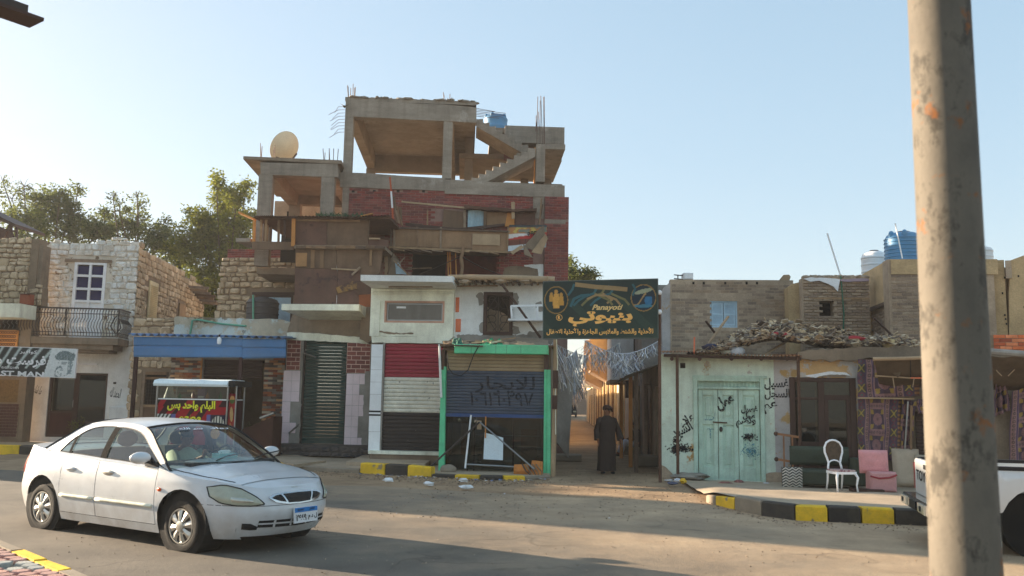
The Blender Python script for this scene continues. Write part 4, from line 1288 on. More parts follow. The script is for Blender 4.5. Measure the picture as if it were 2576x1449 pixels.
sheet('rust_drum',mat('orange_rust',col(150,84,50),var=.3,bump=.2),[(903,742),(933,740),(932,776),(918,788),(903,778)],-.62,.3)
sheet('dark_bulge',M['rustiron'],[(898,712),(915,702),(933,716),(936,740),(898,742)],-.6,.3)
sheet('metal_sheet',mat('ochre_sheet',col(146,110,64),var=.3,bump=.2,patches=((col(84,62,54),2.5,.5,.58),)),[(845,724),(880,708),(908,706),(905,724),(850,738)],-.575,.02)
RS.box('floor',M['wood'],740,617,968,626,-.62,2.6)
for k in range(9):
	x=745+k*25
	MB().bar(RS.P(x,622+R.uniform(-1,1),-.66),RS.P(x+24,621.5+R.uniform(-1.5,2),-.66),.05,.07).build('edge_plank',M['wood'],RS.e)
sheet('metal_sheet',M['rust'],[(739,552),(822,552),(822,616),(740,617)],-.45)
sheet('metal_sheet',M['rustbrown'],[(823,552),(926,553),(926,618),(823,617)],-.43)
sheet('metal_sheet',M['rust'],[(927,603),(978,603),(976,622),(927,618)],-.43)
RS.box('window_frame',M['wood'],925,554,928,606,-.46,-.38)
RS.box('window_sill',M['plypale'],928,598,955,602,-.5,-.4)
sheet('board',M['ply'],[(745,550),(905,553),(905,558),(745,556)],-.5,.04)
sheet('board',M['orangewood'],[(734,548),(743,548),(741,619),(732,619)],-.58,.06)
MB().box(RS.uz(640,580)[0],RS.uz(980,580)[0],2.5,2.56,RS.uz(700,626)[1],RS.uz(700,550)[1]).build('back_panel',M['dark'],RS.e)
RS.box('roof',M['rustiron'],640,544,982,550,-.6,2.6)
for i,(x0,x1)in enumerate(((640,690),(690,742),(742,830),(830,905),(905,980))):
	a,b=RS.P(x0,547+R.uniform(-2,2),-.65),RS.P(x1,546+R.uniform(-3,2),-.65)
	MB().grid(lambda s,t,a=a,b=b:(a.x+(b.x-a.x)*s,-.75+t*1.2,a.z+(b.z-a.z)*s+.02*math.sin(s*60)+t*.06),40,2).build('roof_sheet',M['rustiron'],RS.e)
	# open veranda on the left
RS.box('parapet_board',M['rustbrown'],634,608,738,628,-.5,-.44)
for x,y0,m in((638,556,'orangewood'),(655,552,'wood'),(668,550,'wood'),(700,549,'wood'),(715,549,'darkwood')):
	MB().bar(RS.P(x,626,-.4),RS.P(x+2,y0,-.4),.09 if x<640 else .05,.06).build('post',M[m],RS.e)
for k in range(4):RS.box('slat_board',M['wood'],655+k*8,556-k,659+k*8,606,-.2+k*.3,-.17+k*.3)
RS.box('ledge',M['concrete'],593,599,630,608,-.4,.6)
MB().bar(RS.P(604,536,-.3),RS.P(640,552,-.3),.3,.05).build('eave_board',M['orangewood'],RS.e)
lf=MB()
rr=random.Random(8)
for k in range(260):
	p=RS.P(rr.uniform(795,925),rr.uniform(541,549),-.55+rr.uniform(0,.5))
	d=Vector((rr.uniform(-.1,.1),rr.uniform(-.1,.1),rr.uniform(.0,.1)))
	s=Vector((.02,0,.0))
	lf.add([p-s,p+s,p+d*1.4],[(0,1,2)])
o=lf.build('palm_thatch',mat('green_palm_leaf',col(60,92,66),var=.3),None)
tag(o,'scatter of green palm leaves on the upper rusty shack roof','leaves')
o.location=RS.world(Vector(o.location));o.rotation_euler=(0,0,RS.rz)
o=MB().bar(RS.P(905,546,-.5),RS.P(938,538,-.5),.16,.03).build('loose_plank',M['orangewood'])
tag(o,'bright orange loose board lying on the shack roof edge','plank')
o.location=RS.world(Vector(o.location));o.rotation_euler=(0,0,RS.rz)
# ============================================================ unfinished concrete building
B=Fac('unfinished_building','tall unfinished concrete frame building with red brick infill and an open stair','building',650,26.6,1425,27.1)
MC,MS=M['concrete'],M['soffit']
D=6.5
zq=lambda x,y,v=0.0:B.uz(x,y,v)[1]
# brick storey and right-hand pier
zb0,zb1=zq(1120,690),zq(1120,452)
zbm=zq(1100,476)
br_open=[B.R(1035,628,1256,700),B.R(1075,528,1160,575)]
bw_=B.wall('brick_wall',M['brickmortar'],873,470,1376,712,[(1035,628,1256,712)],.0,.25,z0=0)
a=B.R(873,470,1343,700)
brickwork(bw_,M['redbrick'],a[0],a[1],a[2],zq(1100,480),0,.26,.082,gap=.014,proud=.014,jit=.012,holes=[B.R(1035,628,1256,700),B.R(985,575,1276,628),B.R(743,560,976,700),B.R(1090,528,1250,560)]+[B.R(x,478,x+8,484)for x in(885,938,998,1062,1120,1165,1212,1258)],seed=61)
for x in(885,938,998,1062,1120,1165,1212,1258):B.box('putlog_hole',M['dark'],x,478,x+7,484,-.008,.0)
c=B.R(1369,497,1429,712)
rp=MB().box(c[0],c[1],-.12,7.5,0,c[3]).build('brick_pier',M['brickmortar'],B.e)
brickwork(rp,M['redbrick'],c[0],c[1],c[2],c[3],-.12,.26,.082,gap=.014,proud=.014,jit=.012,seed=62,name='pier_brick',holes=[B.R(1369,553,1425,562,-.12)])
B.box('concrete_band',MC,1370,553,1424,562,-.132,-.11)
B.box('column',MC,1341,490,1369,550,-.03,.3)
B.box('column',MC,857,470,874,700,-.03,.35)
MB().box(B.uz(873,600)[0],B.uz(873,600)[0]+.25,.25,D,0,zbm).build('side_wall',M['brickmortar'],B.e)
MB().box(B.uz(873,600)[0]+.25,c[0],D-.2,D,0,zbm).build('rear_wall',M['brickmortar'],B.e)
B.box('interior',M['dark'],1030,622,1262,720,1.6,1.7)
B.poly('inner_wall',M['redbrick'],[(1125,640),(1256,640),(1256,715),(1118,715)],1.2,1.3)
B.poly('plaster_patch',M['bare'],[(1268,676),(1285,668),(1366,672),(1368,712),(1262,712)],-.045,-.002,rough=.015)
B.poly('plaster_patch',M['white'],[(1318,666),(1366,664),(1368,712),(1358,712),(1352,676),(1320,670)],-.06,-.046,rough=.01)
# floor beam and slab over the brick storey
ub0,ub1=B.uz(855,450)[0],B.uz(1421,480)[0]
def beam_seg(name,m,x0,y0t,y0b,x1,y1t,y1b,v0,v1):
	return B.poly(name,m,[(x0,y0t),(x1,y1t),(x1,y1b),(x0,y0b)],v0,v1,rough=.008,step=.35)
beam_seg('floor_beam',MC,855,432,470,1120,449,480,-.05,.3)
beam_seg('floor_beam',MC,1120,451,487,1421,467,497,-.06,.3)
zs_=zq(1100,446)
MB().box(ub0+.02,ub1-.05,.3,D,zs_-.22,zs_-.02).build('floor_slab',MS,B.e)
MB().box(B.uz(1421,470)[0]-.15,B.uz(1421,470)[0]-.02,.31,D,zs_-.5,zs_-.221).build('edge_beam',MC,B.e)
# top storey frame
zt_b0,zt_b1=zq(885,290),zq(885,247)
def colm(x0,x1,yt,yb,v0=0.0,d=.35,m=MC,name='column'):
	u0,u1,z0,z1=B.R(x0,yt,x1,yb,v0)
	return MB().box(u0,u1,v0,v0+d,zs_-.03,z1).build(name,m,B.e)
colm(866,887,246,435)
colm(1114,1137,302,452)
colm(1349,1371,362,470)
beam_seg('roof_beam',MC,888,252,293,1130,264,305,-.02,.3)
beam_seg('roof_beam',MC,1130,264,305,1198,270,308,-.03,.3)
ur0,ur1=B.uz(868,250)[0],B.uz(1198,290)[0]
ztop=zq(1000,257)
MB().box(ur0,ur1,.02,D,ztop+.0,ztop+.12).build('roof_slab',MC,B.e)
zbeam=zq(1000,299)
um1=B.uz(1125,400)[0]
MB().box(ur0+.05,ur0+.35,.3,D,zbeam,ztop-.0).build('side_beam',MS,B.e)
MB().box(um1-.16,um1+.16,.3,D,zbeam,ztop-.0).build('side_beam',MS,B.e)
MB().box(ur0+.35,ur1,D-.3,D,zbeam-.1,ztop-.0).build('rear_beam',MS,B.e)
for x in(ur0+.02,um1-.16):MB().box(x,x+.33,D-.35,D-.02,zs_-.03,zbeam).build('column',MS,B.e)
# loose topping along the roof edge
rr=random.Random(9)
mb=MB()
for k in range(70):
	u=rr.uniform(ur0+.2,ur1)
	mb.blob((u,rr.uniform(.0,.5),ztop+.13),(rr.uniform(.05,.2),.1,rr.uniform(.02,.06)),6,3,.3,rnd=rr)
mb.build('topping',MC,B.e,kind='stuff')
# stair block on the right
uL0,uL1=B.uz(1160,390)[0],B.uz(1420,340)[0]
V3=2.6
z_l0,z_l1=zq(1350,360,V3),zq(1350,318,V3)
us0,us1=B.uz(1270,340,V3)[0],B.uz(1420,340,V3)[0]
MB().box(us0,us1,V3,V3+.3,z_l0,z_l1).build('upper_beam',MC,B.e)
MB().box(us0-.5,us1,V3+.3,D,z_l1-.18,z_l1).build('upper_slab',MS,B.e)
MB().box(us1-.25,us1,V3+.31,D-.01,z_l0-.3,z_l1-.19).build('edge_beam',MC,B.e)
MB().box(us0,us1-.3,V3+.5,V3+.6,z_l0-.5,z_l0-.01).build('inner_wall',M['redbrick'],B.e)
# landing that juts out on the right
lz1,lz0=zq(1390,362),zq(1390,375)
la,lb=B.uz(1352,370)[0],B.uz(1422,370)[0]
MB().box(B.uz(1371.5,370)[0],lb,.0,3.4,lz0,lz1).build('landing',MC,B.e)
MB().box(B.uz(1372,370)[0],B.uz(1414,400,.2)[0],3.0,3.25,zq(1390,432,3.0),lz0-.002).build('landing_wall',MS,B.e)
MB().box(uL0+.2,us1-.9,D-.3,D,zs_+.9,zs_+1.25).build('rear_beam',MS,B.e)
MB().box(uL0+.2,us1-.9,D-.32,D-.31,zs_,zs_+.9).build('rear_panel',MS,B.e)
MB().box(uL0-.1,us1,3.4,D,zs_+1.62,zs_+1.8).build('mid_slab',MS,B.e)
for u,v in((uL0+.1,3.5),(uL0+.1,D-.4),(us1-1.3,D-.4),(us1-.4,D-.5)):
	MB().box(u,u+.3,v,v+.32,zs_-.03,z_l1-.2).build('column',MS,B.e)
MB().box(B.uz(1343,430,1.4)[0],B.uz(1347,430,1.4)[0],1.4,1.5,zs_,zs_+1.5).build('prop',M['orangewood'],B.e)
def flight(name,xa,ya,xb,yb,v0,v1,n,thick=.2):
	"""a stair flight whose pitch line runs from one pixel to another on the plane v0"""
	ua,za=B.uz(xa,ya,v0)
	ub,zb=B.uz(xb,yb,v0)
	pts=[]
	for k in range(n):
		u,z=ua+(ub-ua)*k/n,za+(zb-za)*k/n
		u2,z2=ua+(ub-ua)*(k+1)/n,za+(zb-za)*(k+1)/n
		if zb>za:pts+=[(u,z),(u,z2)]
		else:pts+=[(u,z),(u2,z)]
	pts.append((ub,zb))
	dn=thick*1.5
	pts+=[(ub,zb-dn),(ua,za-dn)]
	mb=MB()
	f=MB().prism([(ua,za-.02),(ub,zb-.02),(ub,zb-dn),(ua,za-dn)],v0,v1).build(name,MC,B.e)
	for k in range(n):
		u,z=ua+(ub-ua)*k/n,za+(zb-za)*k/n
		u2,z2=ua+(ub-ua)*(k+1)/n,za+(zb-za)*(k+1)/n
		hi,lo=max(z,z2),min(z,z2)
		MB().prism([(u,z-.03),(u2,z2-.03),(u2 if z2<z else u,hi)],v0+.05,v1-.03).build('step',MC,f)
	return f
flight('stair_flight',1186,455,1347,371,.02,1.3,9)
flight('stair_flight',1199,297,1345,381,1.6,2.9,9)
MB().box(B.uz(1300,380,1.3)[0],us1-.3,1.31,2.95,zq(1330,384,1.3)-.2,zq(1330,384,1.3)-.02).build('landing',MS,B.e)
# steel starter bars
def rods(px,yb,yt,n,v,spread=.22,lean=.02):
	for k in range(n):
		p=B.P(px,yb,v)+Vector((R.uniform(-spread,spread),R.uniform(-.1,.2),-.1))
		q=B.P(px,yt+R.uniform(0,14),v)+Vector((p.x-B.P(px,yb,v).x+R.uniform(-lean,lean)*2,p.y-v,0))
		MB().path([p,q],.011,4).build('rebar',M['rebar'],B.e)
rods(886,248,208,7,.15,.16)
rods(1127,262,232,6,.15,.14)
rods(1362,362,240,5,.15,.16,.04)
rods(1350,320,282,3,.4,.12)
for k in range(9):
	p=B.P(868,268+k*8,.2)
	MB().path([p,p+Vector((-.2,-.1,-.05)),p+Vector((-.38+R.uniform(-.1,.15),-.2,-.2-R.uniform(0,.1)))],.007,4).build('rebar',M['rebar'],B.e)
for k in range(6):
	p=B.P(1196,272+k*4,.4)
	MB().path([p,p+Vector((.9+R.uniform(-.3,.2),.1,-.06+k*.01))],.009,4).build('rebar',M['rebar'],B.e)
	# lower left wing with the dish on top
W0,VW0=-.6,4.2
uw0,uw1=B.uz(652,430,W0)[0],B.uz(850,430,W0)[0]
wt,wb=zq(750,408,W0),zq(750,442,W0)
zwf=zq(750,548,W0)
beam_seg('wing_beam',MC,655,408,439,850,413,446,W0,W0+.35)
uc=B.uz(612,403,W0)[0]
MB().add([(uc,W0-.02,wt+.04),(uw1+.1,W0-.02,wt-.02),(uw1+.1,VW0,wt),(uc+.0,VW0,wt),(uc,W0-.02,wt+.13),(uw1+.1,W0-.02,wt+.1),(uw1+.1,VW0,wt+.12),(uc,VW0,wt+.12)],
[(0,1,5,4),(3,2,1,0),(4,5,6,7),(1,2,6,5),(0,4,7,3),(2,3,7,6)]).build('wing_roof',MS,B.e)
MB().box(uw0,uw0+.35,W0+.35,VW0,wb+.05,wt).build('side_beam',MS,B.e)
MB().box(uw1-.4,uw1-.05,W0+.35,VW0,wb+.05,wt).build('side_beam',MC,B.e)
MB().box(uw0+.35,uw1-.4,VW0-.3,VW0,wb+.1,wt).build('rear_beam',MS,B.e)
for x0,x1 in((648,683),(806,839)):
	u0,u1,_,z1=B.R(x0,440,x1,548,W0)
	MB().box(u0,u1,W0+.01,W0+.36,zwf-1.5,wb+.02).build('column',MC,B.e)
	MB().box(u0+.05,u0+.45,VW0-.4,VW0-.02,zwf-1.5,wb+.1).build('column',MS,B.e)
B.box('rear_parapet',M['mud'],690,508,870,560,VW0+.6,VW0+.8)
MB().box(uw0,uw1,W0+.4,VW0+.8,zwf-1.7,zwf-1.5).build('wing_floor',MS,B.e)
B.box('back_opening',M['dark'],722,532,752,545,VW0+.58,VW0+.599)
rods(660,404,358,3,.2,.05)
rods(830,408,370,6,.0,.22)
rods(688,404,362,3,.5,.12)
# satellite dish on the wing roof
dp_=B.world(B.P(736,402,1.2))
ds=thing('satellite_dish','large cream satellite dish turned away on the lower left concrete roof','satellite dish',(dp_.x,dp_.y,wt+.12),0)
dr_=.56
md=MB()
def dishpt(a,b):
	r=a*dr_
	t=b*2*PI
	return(r*math.cos(t),.32*(a*a-1)*dr_,r*math.sin(t)*1.0)
md.grid(dishpt,10,40)
md.grid(lambda a,b:tuple(Vector(dishpt(a,b))+Vector((0,.02,0))),10,40,flip=True)
dish_o=md.build('reflector',M['dish'],ds,smooth=True)
dish_o.location=B.world(B.P(716,372,1.2))-ds.location
dish_o.rotation_euler=Vector((-.76,.5,.42)).to_track_quat('Y','Z').to_euler()
MB().path([(-.05,-.1,0),(0,-.12,.2),(.02,-.2,.36)],.07,8).build('mast',M['rustiron'],ds)
MB().path([(-.05,-.35,.3),(-.45,-.35,.42)],.03,6).build('arm',M['rustiron'],ds)
MB().path([(.02,-.3,.3),(.18,-.2,.6)],.03,6).build('arm',M['rustiron'],ds)
tank('water_tank','small blue water tank on the stair roof of the unfinished building',1217,1277,289,330,30.5,M['tankblue'],2,lugs=True)
# ============================================================ wooden balcony shack on the brick storey
WB=Fac('wooden_balcony','ramshackle brown wooden balcony boarded with panels on the red brick wall','balcony',980,25.9,1280,26.1)
def wp(name,m,pts,v=0.0,t=.04,rough=0.0,parent=None):
	return WB.poly(name,M[m]if isinstance(m,str)else m,pts,v,v+t,parent,rough=rough)
pnl=[(989,573,1048,618),(1052,575,1108,620),(1110,577,1187,624),(1188,578,1278,630)]
for i,(x0,y0,x1,y1)in enumerate(pnl):wp('board_panel','ply',[(x0,y0),(x1,y0+2),(x1,y1+3),(x0,y1)],-.02*(i%2))
wp('board_panel','plypale',[(1189,588),(1258,590),(1257,618),(1188,615)],-.05,.025)
for x in(984,992,1049,1109,1279):wp('upright','wood',[(x-2.5,571),(x+2.5,571),(x+1.5,626),(x-3,625)],-.06,.05)
wp('rail','wood',[(984,570),(1278,580),(1278,584),(984,574)],-.08,.06)
wp('rail','wood',[(978,619),(1278,632),(1278,636),(978,624)],-.08,.06)
WB.box('floor',M['wood'],980,622,1278,627,.0,1.1)
for k in range(12):
	x=990+k*24
	MB().bar(WB.P(x,627+(x-990)*.03,-.1),WB.P(x+R.uniform(14,34),629+(x-990)*.03+R.uniform(-3,4),R.uniform(-.2,.1)),.09,.03).build('loose_board',M['wood'],WB.e)
	# upper boarding
V4=.75
wp('board_panel',M['rustbrown'],[(1116,527),(1168,533),(1168,578),(1112,580)],V4)
wp('corrugated_frame','wood',[(1165,528),(1172,528),(1172,576),(1166,576)],V4-.08,.06)
q0,q1=WB.P(1176,575,V4-.05),WB.P(1217,526,V4-.05)
MB().grid(lambda s,t:(q0.x+(q1.x-q0.x)*s,q0.y+.012*math.sin(s*2*PI*11),q0.z+(q1.z-q0.z)*t),66,3).build('corrugated_sheet',mat('pale_blue_galvanised',col(150,172,180,K),bump=.05,rough=.5,dirt=col(120,110,100),dirt_amt=.4),WB.e)
wp('board_panel','ply',[(1224,526),(1276,528),(1276,564),(1224,572)],V4-.02)
wp('board_panel',M['orangewood'],[(1277,532),(1294,534),(1294,568),(1270,570)],V4-.04,.03)
wp('board_panel',M['rust'],[(1296,528),(1346,530),(1346,570),(1296,568)],V4)
wp('upright','wood',[(1217,520),(1224,520),(1223,576),(1217,576)],V4-.1,.07)
wp('board','plypale',[(1286,508),(1295,508),(1295,550),(1287,550)],V4-.2,.03)
wp('rail','plypale',[(1010,505),(1210,524),(1210,529),(1010,509)],V4-.12,.05)
wp('rail','darkwood',[(1020,560),(1150,574),(1270,562),(1270,568),(1150,582),(1020,568)],V4-.3,.05)
wp('eave',M['rustiron'],[(1168,516),(1225,520),(1290,526),(1350,524),(1350,530),(1290,532),(1168,524)],V4-.25,.8,rough=.015)
wp('upright','wood',[(1074,527),(1077,527),(1077,580),(1073,580)],V4-.05,.05)
MB().bar(WB.P(1352,576,-.1),WB.P(1366,515,.3),.05,.05).build('brace',M['wood'],WB.e)
MB().bar(WB.P(1356,575,-.1),WB.P(1362,500,.3),.04,.04).build('brace',M['wood'],WB.e)
# red and white striped pole with bundled planks
rp_=thing('leaning_pole','tall narrow orange and white painted pole at the left end of the wooden balcony','pole',WB.world(WB.P(990,574,-.1)),WB.rz)
q0=WB.P(990,574,-.1)
seg=[(990,574,'o'),(987,524,'w'),(984,482,'o'),(981,446,'o')]
mo,mw=mat('orange_flaking_paint',col(190,92,58),bump=.2),M['whitepaint']
for i in range(3):
	MB().bar(WB.P(seg[i][0],seg[i][1],-.1)-q0,WB.P(seg[i+1][0],seg[i+1][1],-.1)-q0,.09,.05).build('pole_section',mo if seg[i][2]=='o' else mw,rp_)
for k in range(6):
	a,b=WB.P(998+k*3,568-R.uniform(0,8),.25),WB.P(993+k*2+R.uniform(-4,6),492+R.uniform(0,40),.3)
	MB().bar(a,b,.09,.025).build('loose_plank',M['wood'],WB.e)
	# torn banner and hanging fibre sheets
bn=thing('torn_banner','torn food advertisement banner hung upside down at the right end of the wooden balcony','banner',WB.world(WB.P(1320,628,-.1)),WB.rz)
c0,c1,c2,c3=[WB.P(*q)-WB.P(1320,628,-.1)for q in((1278,632,-.1),(1374,622,-.1),(1376,566,-.1),(1281,566,-.1))]
def banner_art(a,b):
	n=mnoise.noise(Vector((a*7,b*6,2)))
	if b>.9:return(60,66,70)
	if b>.66:return(196,170,90)if n>.15 else(120,124,110)if n<-.2 else(176,120,70)
	if b>.44:return(186,56,52)if b<.64-.16*(1-a)+.05*n or a>.55 else(216,210,204)
	if b>.2:return(116,66,54)if(a*7)%1>.12 else(74,48,42)
	return(208,214,216)
printed('printed_sheet',banner_art,lambda a,b:tuple(c0.lerp(c1,a).lerp(c3.lerp(c2,a),b)+Vector((0,.03*math.sin(a*9+b*4),0))),50,36,M['print'],bn)
q=c0.lerp(c1,.62).lerp(c3.lerp(c2,.62),.62)
letters(arabic('فول'),bn,(q.x,q.y-.05,q.z),width=.32,height=.17,bold=.04,m=M['kletter'],rot=(0,PI,0))
for k,pts in enumerate(([(1366,566),(1372,592),(1345,632),(1318,620),(1330,606)],[(1372,588),(1378,600),(1362,640),(1338,634),(1346,622)],[(1316,612),(1336,640),(1342,650),(1318,640)],[(1312,616),(1284,634),(1290,640),(1318,622)])):
	o=WB.poly('fibre_sheet',M['plypale']if k%2 else M['bare'],pts,-.2-.06*k,-.17-.06*k,rough=.01)
	# cables and a rope-bound post under the balcony
for k,(x,y0,y1)in enumerate(((1130,620,668),(1126,628,690),(1132,612,690),(1146,636,690))):
	MB().path([WB.P(x,y0,.2),WB.P(x+2,y1+4,.25)],.02,5).build('prop',M['orangewood'],WB.e)
MB().path([WB.P(1166,622,-.1),WB.P(1160,650,-.1),WB.P(1163,672,-.1),WB.P(1160,694,-.1)],[.05,.06,.05,.06],7).build('post',M['wood'],WB.e)
for q in([(1160,645),(1100,672),(1056,690)],[(1160,645),(1210,672),(1260,692)]):
	MB().path([WB.P(x,y,-.12)for x,y in q],.012,4).build('cable',M['iron'],WB.e)
	# junk in the corner left of the dark opening
for k,(pts,m)in enumerate((([(975,640),(990,645),(1008,660),(1008,692),(975,692)],'bare'),([(993,662),(1003,662),(1024,690),(996,690)],'paleblue'),([(966,640),(975,634),(976,692),(968,692)],'plypale'))):
	wp('junk_board',m,pts,-.25-.03*k,.03,rough=.01)
for xa,ya,xb,yb in((990,655,1030,694),(1020,676,1086,674),(975,690,990,632),(1000,668,1018,648)):
	MB().bar(WB.P(xa,ya,-.4),WB.P(xb,yb,-.35),.04,.03).build('stick',M['wood'],WB.e)
	# ============================================================ cream shop with the red, white and black shutter
A=Fac('cream_shop','narrow cream plastered shop with a red, white and black rolling shutter and heavy cornice','shop',915,22.7,1145,22.5)
wn=(967,757,1118,812)
A.wall('upper_wall',M['cream'],932,716,1141,846,[wn],0,.3)
A.poly('lintel',M['cream'],[(934,846),(1141,846),(1119,864),(936,862)],-.02,.3,rough=.008)
A.box('side_pier',M['white'],1116,866,1141,1145,.1,.4)
A.box('pilaster',M['cream'],940,756,955,846,-.035,-.002)
u0,u1,z0,z1=A.R(907,692,1139,707,-.8)
zso=A.uz(1040,727)[1]
ua=A.uz(938,727)[0]
zt2=z1+.02
mb=MB()
mb.add([(u0,-.8,z0),(u1,-.8,z0-.02),(u1,-.8,z1-.02),(u0,-.8,z1),(ua,-.004,zso),(u1-.02,-.004,zso),(u1,0.3,z1),(u0+.1,0.3,z1)],[(0,1,2,3),(4,5,1,0),(3,2,6,7),(1,5,6,2),(4,0,3,7),(7,6,5,4)])
cor=mb.build('cornice',M['white'],A.e)
b=A.P(980,723,-.25)
MB().bar(A.P(978,722,-.3),A.P(1088,722,-.3),.05,.03).build('slot',M['mortar'],cor)
for k,(ya,yb,o_)in enumerate(((728,733,.06),(734,737,.045),(738,741,.025))):A.box('moulding',M['cream'],936,ya,1139,yb,-o_,-.001)
u0,u1,z0,z1=A.R(*wn)
A.box('interior',M['dark'],960,750,1124,820,.28,.295)
wf=frame_of(A.e,mat('salmon_reveal',col(170,130,110,K)),u0,u1,z0,z1,.0,t=.05,d=.2,name='window_reveal')
w2=frame_of(A.e,M['metal'],u0+.05,u1-.05,z0+.05,z1-.05,.07,t=.035,d=.04)
pane(w2,mat('dusty_pane',col(96,90,82),var=.2,bump=0,rough=.2,spec=.5,streak=.3,streak_col=col(140,132,120)),u0+.08,u1-.08,z0+.08,z1-.08,.09)
MB().box(u0+.3,u0+.55,.084,.089,z1-.19,z1-.14).build('sticker',M['whitepaint'],w2)
A.poly('peeled_band',M['mortar'],[(942,828),(960,832),(980,835),(1010,838),(1040,836),(1040,840),(980,841),(942,834)],-.006,-.001,rough=.012,step=.06)
# tiled pier
q=A.R(932,866,963,1137,-.03)
pr_=MB().box(q[0],q[1],-.02,.2,q[2],q[3]).build('tile_pier',M['greygrout'],A.e)
tz=[1137,1090,1048,1046,1037,1036,1030,1000,969,936,902,866]
me=MB().cbox(-.5,.5,-1,0,-.5,.5,.01).mesh('tile',M['tileW'])
for ya,yb,m_ in((866,898,0),(898,930,0),(930,961,0),(961,992,0),(992,1033,0),(1033,1037,1),(1037,1042,0),(1042,1046,1),(1046,1086,0),(1086,1137,0)):
	xl=934-(ya-866)*.034
	a,b,c,d=A.R(xl,ya,xl+29,yb,-.03)
	if m_:MB().box(a,b,-.033,-.019,c+.003,d-.003).build('black_tile',M['black'],pr_)
	else:piece(me,'tile',pr_,((a+b)/2,-.019,(c+d)/2),(b-a-.004,.012,d-c-.006))
u0,u1,z0,z1=A.R(962,864,1116,1137,.04)
g_=MB().box(u0-.02,u0+.03,-.0,.1,z0,z1).box(u1-.03,u1+.02,-.0,.1,z0,z1).build('shutter_guide',M['metal'],A.e)
zc=[z0,A.uz(1035,1038,.04)[1],A.uz(1035,949,.04)[1],z1]
slats(g_,M['sBlack'],u0+.03,u1-.03,zc[0]+.03,zc[1],.08,10,depth=.025)
slats(g_,M['sWhite'],u0+.03,u1-.03,zc[1],zc[2],.08,9,depth=.025)
slats(g_,M['sRed'],u0+.03,u1-.03,zc[2],zc[3],.08,9,depth=.025)
MB().box(u0,u1,.09,.14,z0,z1).build('shutter_back',M['black'],g_)
A.box('sill',M['cream'],926,1136,1118,1144,-.3,.1)
A.box('step',M['bare'],930,1143,1118,1168,-.24,.1)
MB().box(A.uz(935,800)[0],A.uz(935,800)[0]+.25,.3,4,0,zt2-.1).build('side_wall',M['bare'],A.e)
# ============================================================ white upper wall with the scrolled window
C=Fac('white_house','white plastered upper storey with a scrolled iron window and pole-edged mud roof','house',1142,22.7,1392,22.5)
wn=(1216,735,1290,843)
C.wall('wall',M['white'],1141,712,1396,866,[wn],0.0,.3,z0=0)
for pts in([(1198,742),(1204,735),(1216,738),(1216,766),(1206,768),(1202,757)],[(1290,738),(1300,736),(1306,748),(1302,766),(1290,768)],[(1205,815),(1216,810),(1216,838),(1210,836),(1204,826)],[(1290,820),(1304,822),(1310,838),(1290,842)],[(1150,842),(1400,842),(1400,866),(1150,866)],[(1330,836),(1366,830),(1372,845),(1326,845)],[(1348,762),(1364,758),(1366,782),(1352,784)]):
	C.poly('repair_patch',M['greygrout'],pts,-.008,-.001,rough=.022,step=.05)
M['redbrick2']=mat('orange_hollow_brick',col(206,112,78,K),var=.1,bump=.2)
for x0,y0,x1,y1 in((1146,748,1155,785),(1146,802,1159,835)):C.box('bare_brick',M['redbrick2'],x0,y0,x1,y1,-.02,.05,c=.01)
u0,u1,z0,z1=C.R(*wn)
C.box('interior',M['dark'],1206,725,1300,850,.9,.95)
C.poly('inner_heap',M['mud'],[(1214,845),(1292,845),(1292,800),(1270,790),(1240,778),(1222,770),(1214,772)],.5,.8,rough=.03)
wf=frame_of(C.e,M['darkwood'],u0,u1,z0,z1,-.03,t=.09,d=.14)
gr=MB()
w_2,h_2,uc_=u1-u0-.18,z1-z0-.18,(u0+u1)/2
gr.path([(uc_,.05,z0+.09),(uc_,.05,z1-.09)],.012,5)
def spiral(cx,cz,r,a0,a1,n=14):
	return[(cx+r*(1-.55*i/n)*math.cos(a0+(a1-a0)*i/n),.05,cz+r*(1-.55*i/n)*math.sin(a0+(a1-a0)*i/n))for i in range(n+1)]
for s in(-1,1):
	for f_,r in((.12,.16),(.32,.15),(.52,.17),(.74,.2),(.9,.1)):
		a0,a1=(0,4.4)if s>0 else(PI,PI-4.4)
		gr.path(spiral(uc_+s*w_2*.26,z0+.09+h_2*f_,r,a0+(.8 if f_<.5 else-.8)*s,a1),.011,5)
	gr.path([(uc_+s*w_2*(.05+.4*math.sin(t*PI)),.05,z0+.09+h_2*t)for t in[i/12 for i in range(13)]],.01,5)
gr.build('scroll_grille',M['iron'],wf)
# air-conditioner cage
b0,b1,b2,b3=C.P(1286,770,-.5),C.P(1366,768,-.5),C.P(1280,804,-.5),C.P(1366,804,-.5)
mb=MB()
for p,q in((b0,b1),(b2,b3),(b0,C.P(1288,804,-.5)),(C.P(1352,769,-.5),C.P(1352,804,-.5))):
	mb.bar(p,q,.05,.05)
for p in(b0,b1,b2,b3):mb.bar(p,(p.x,-.002,p.z),.04,.04)
mb.bar((b2.x,-.25,b2.z),(b3.x,-.25,b3.z-.0),.5,.03)
mb.build('bracket_cage',M['whitepaint'],C.e)
MB().bar(C.P(1262,714,-.62),C.P(1360,850,-.25),.05,.05).build('prop_pole',M['darkwood'],C.e)
MB().bar(C.P(1150,720,-.3),C.P(1252,719,-.3),.05,.03).build('batten',M['wood'],C.e)
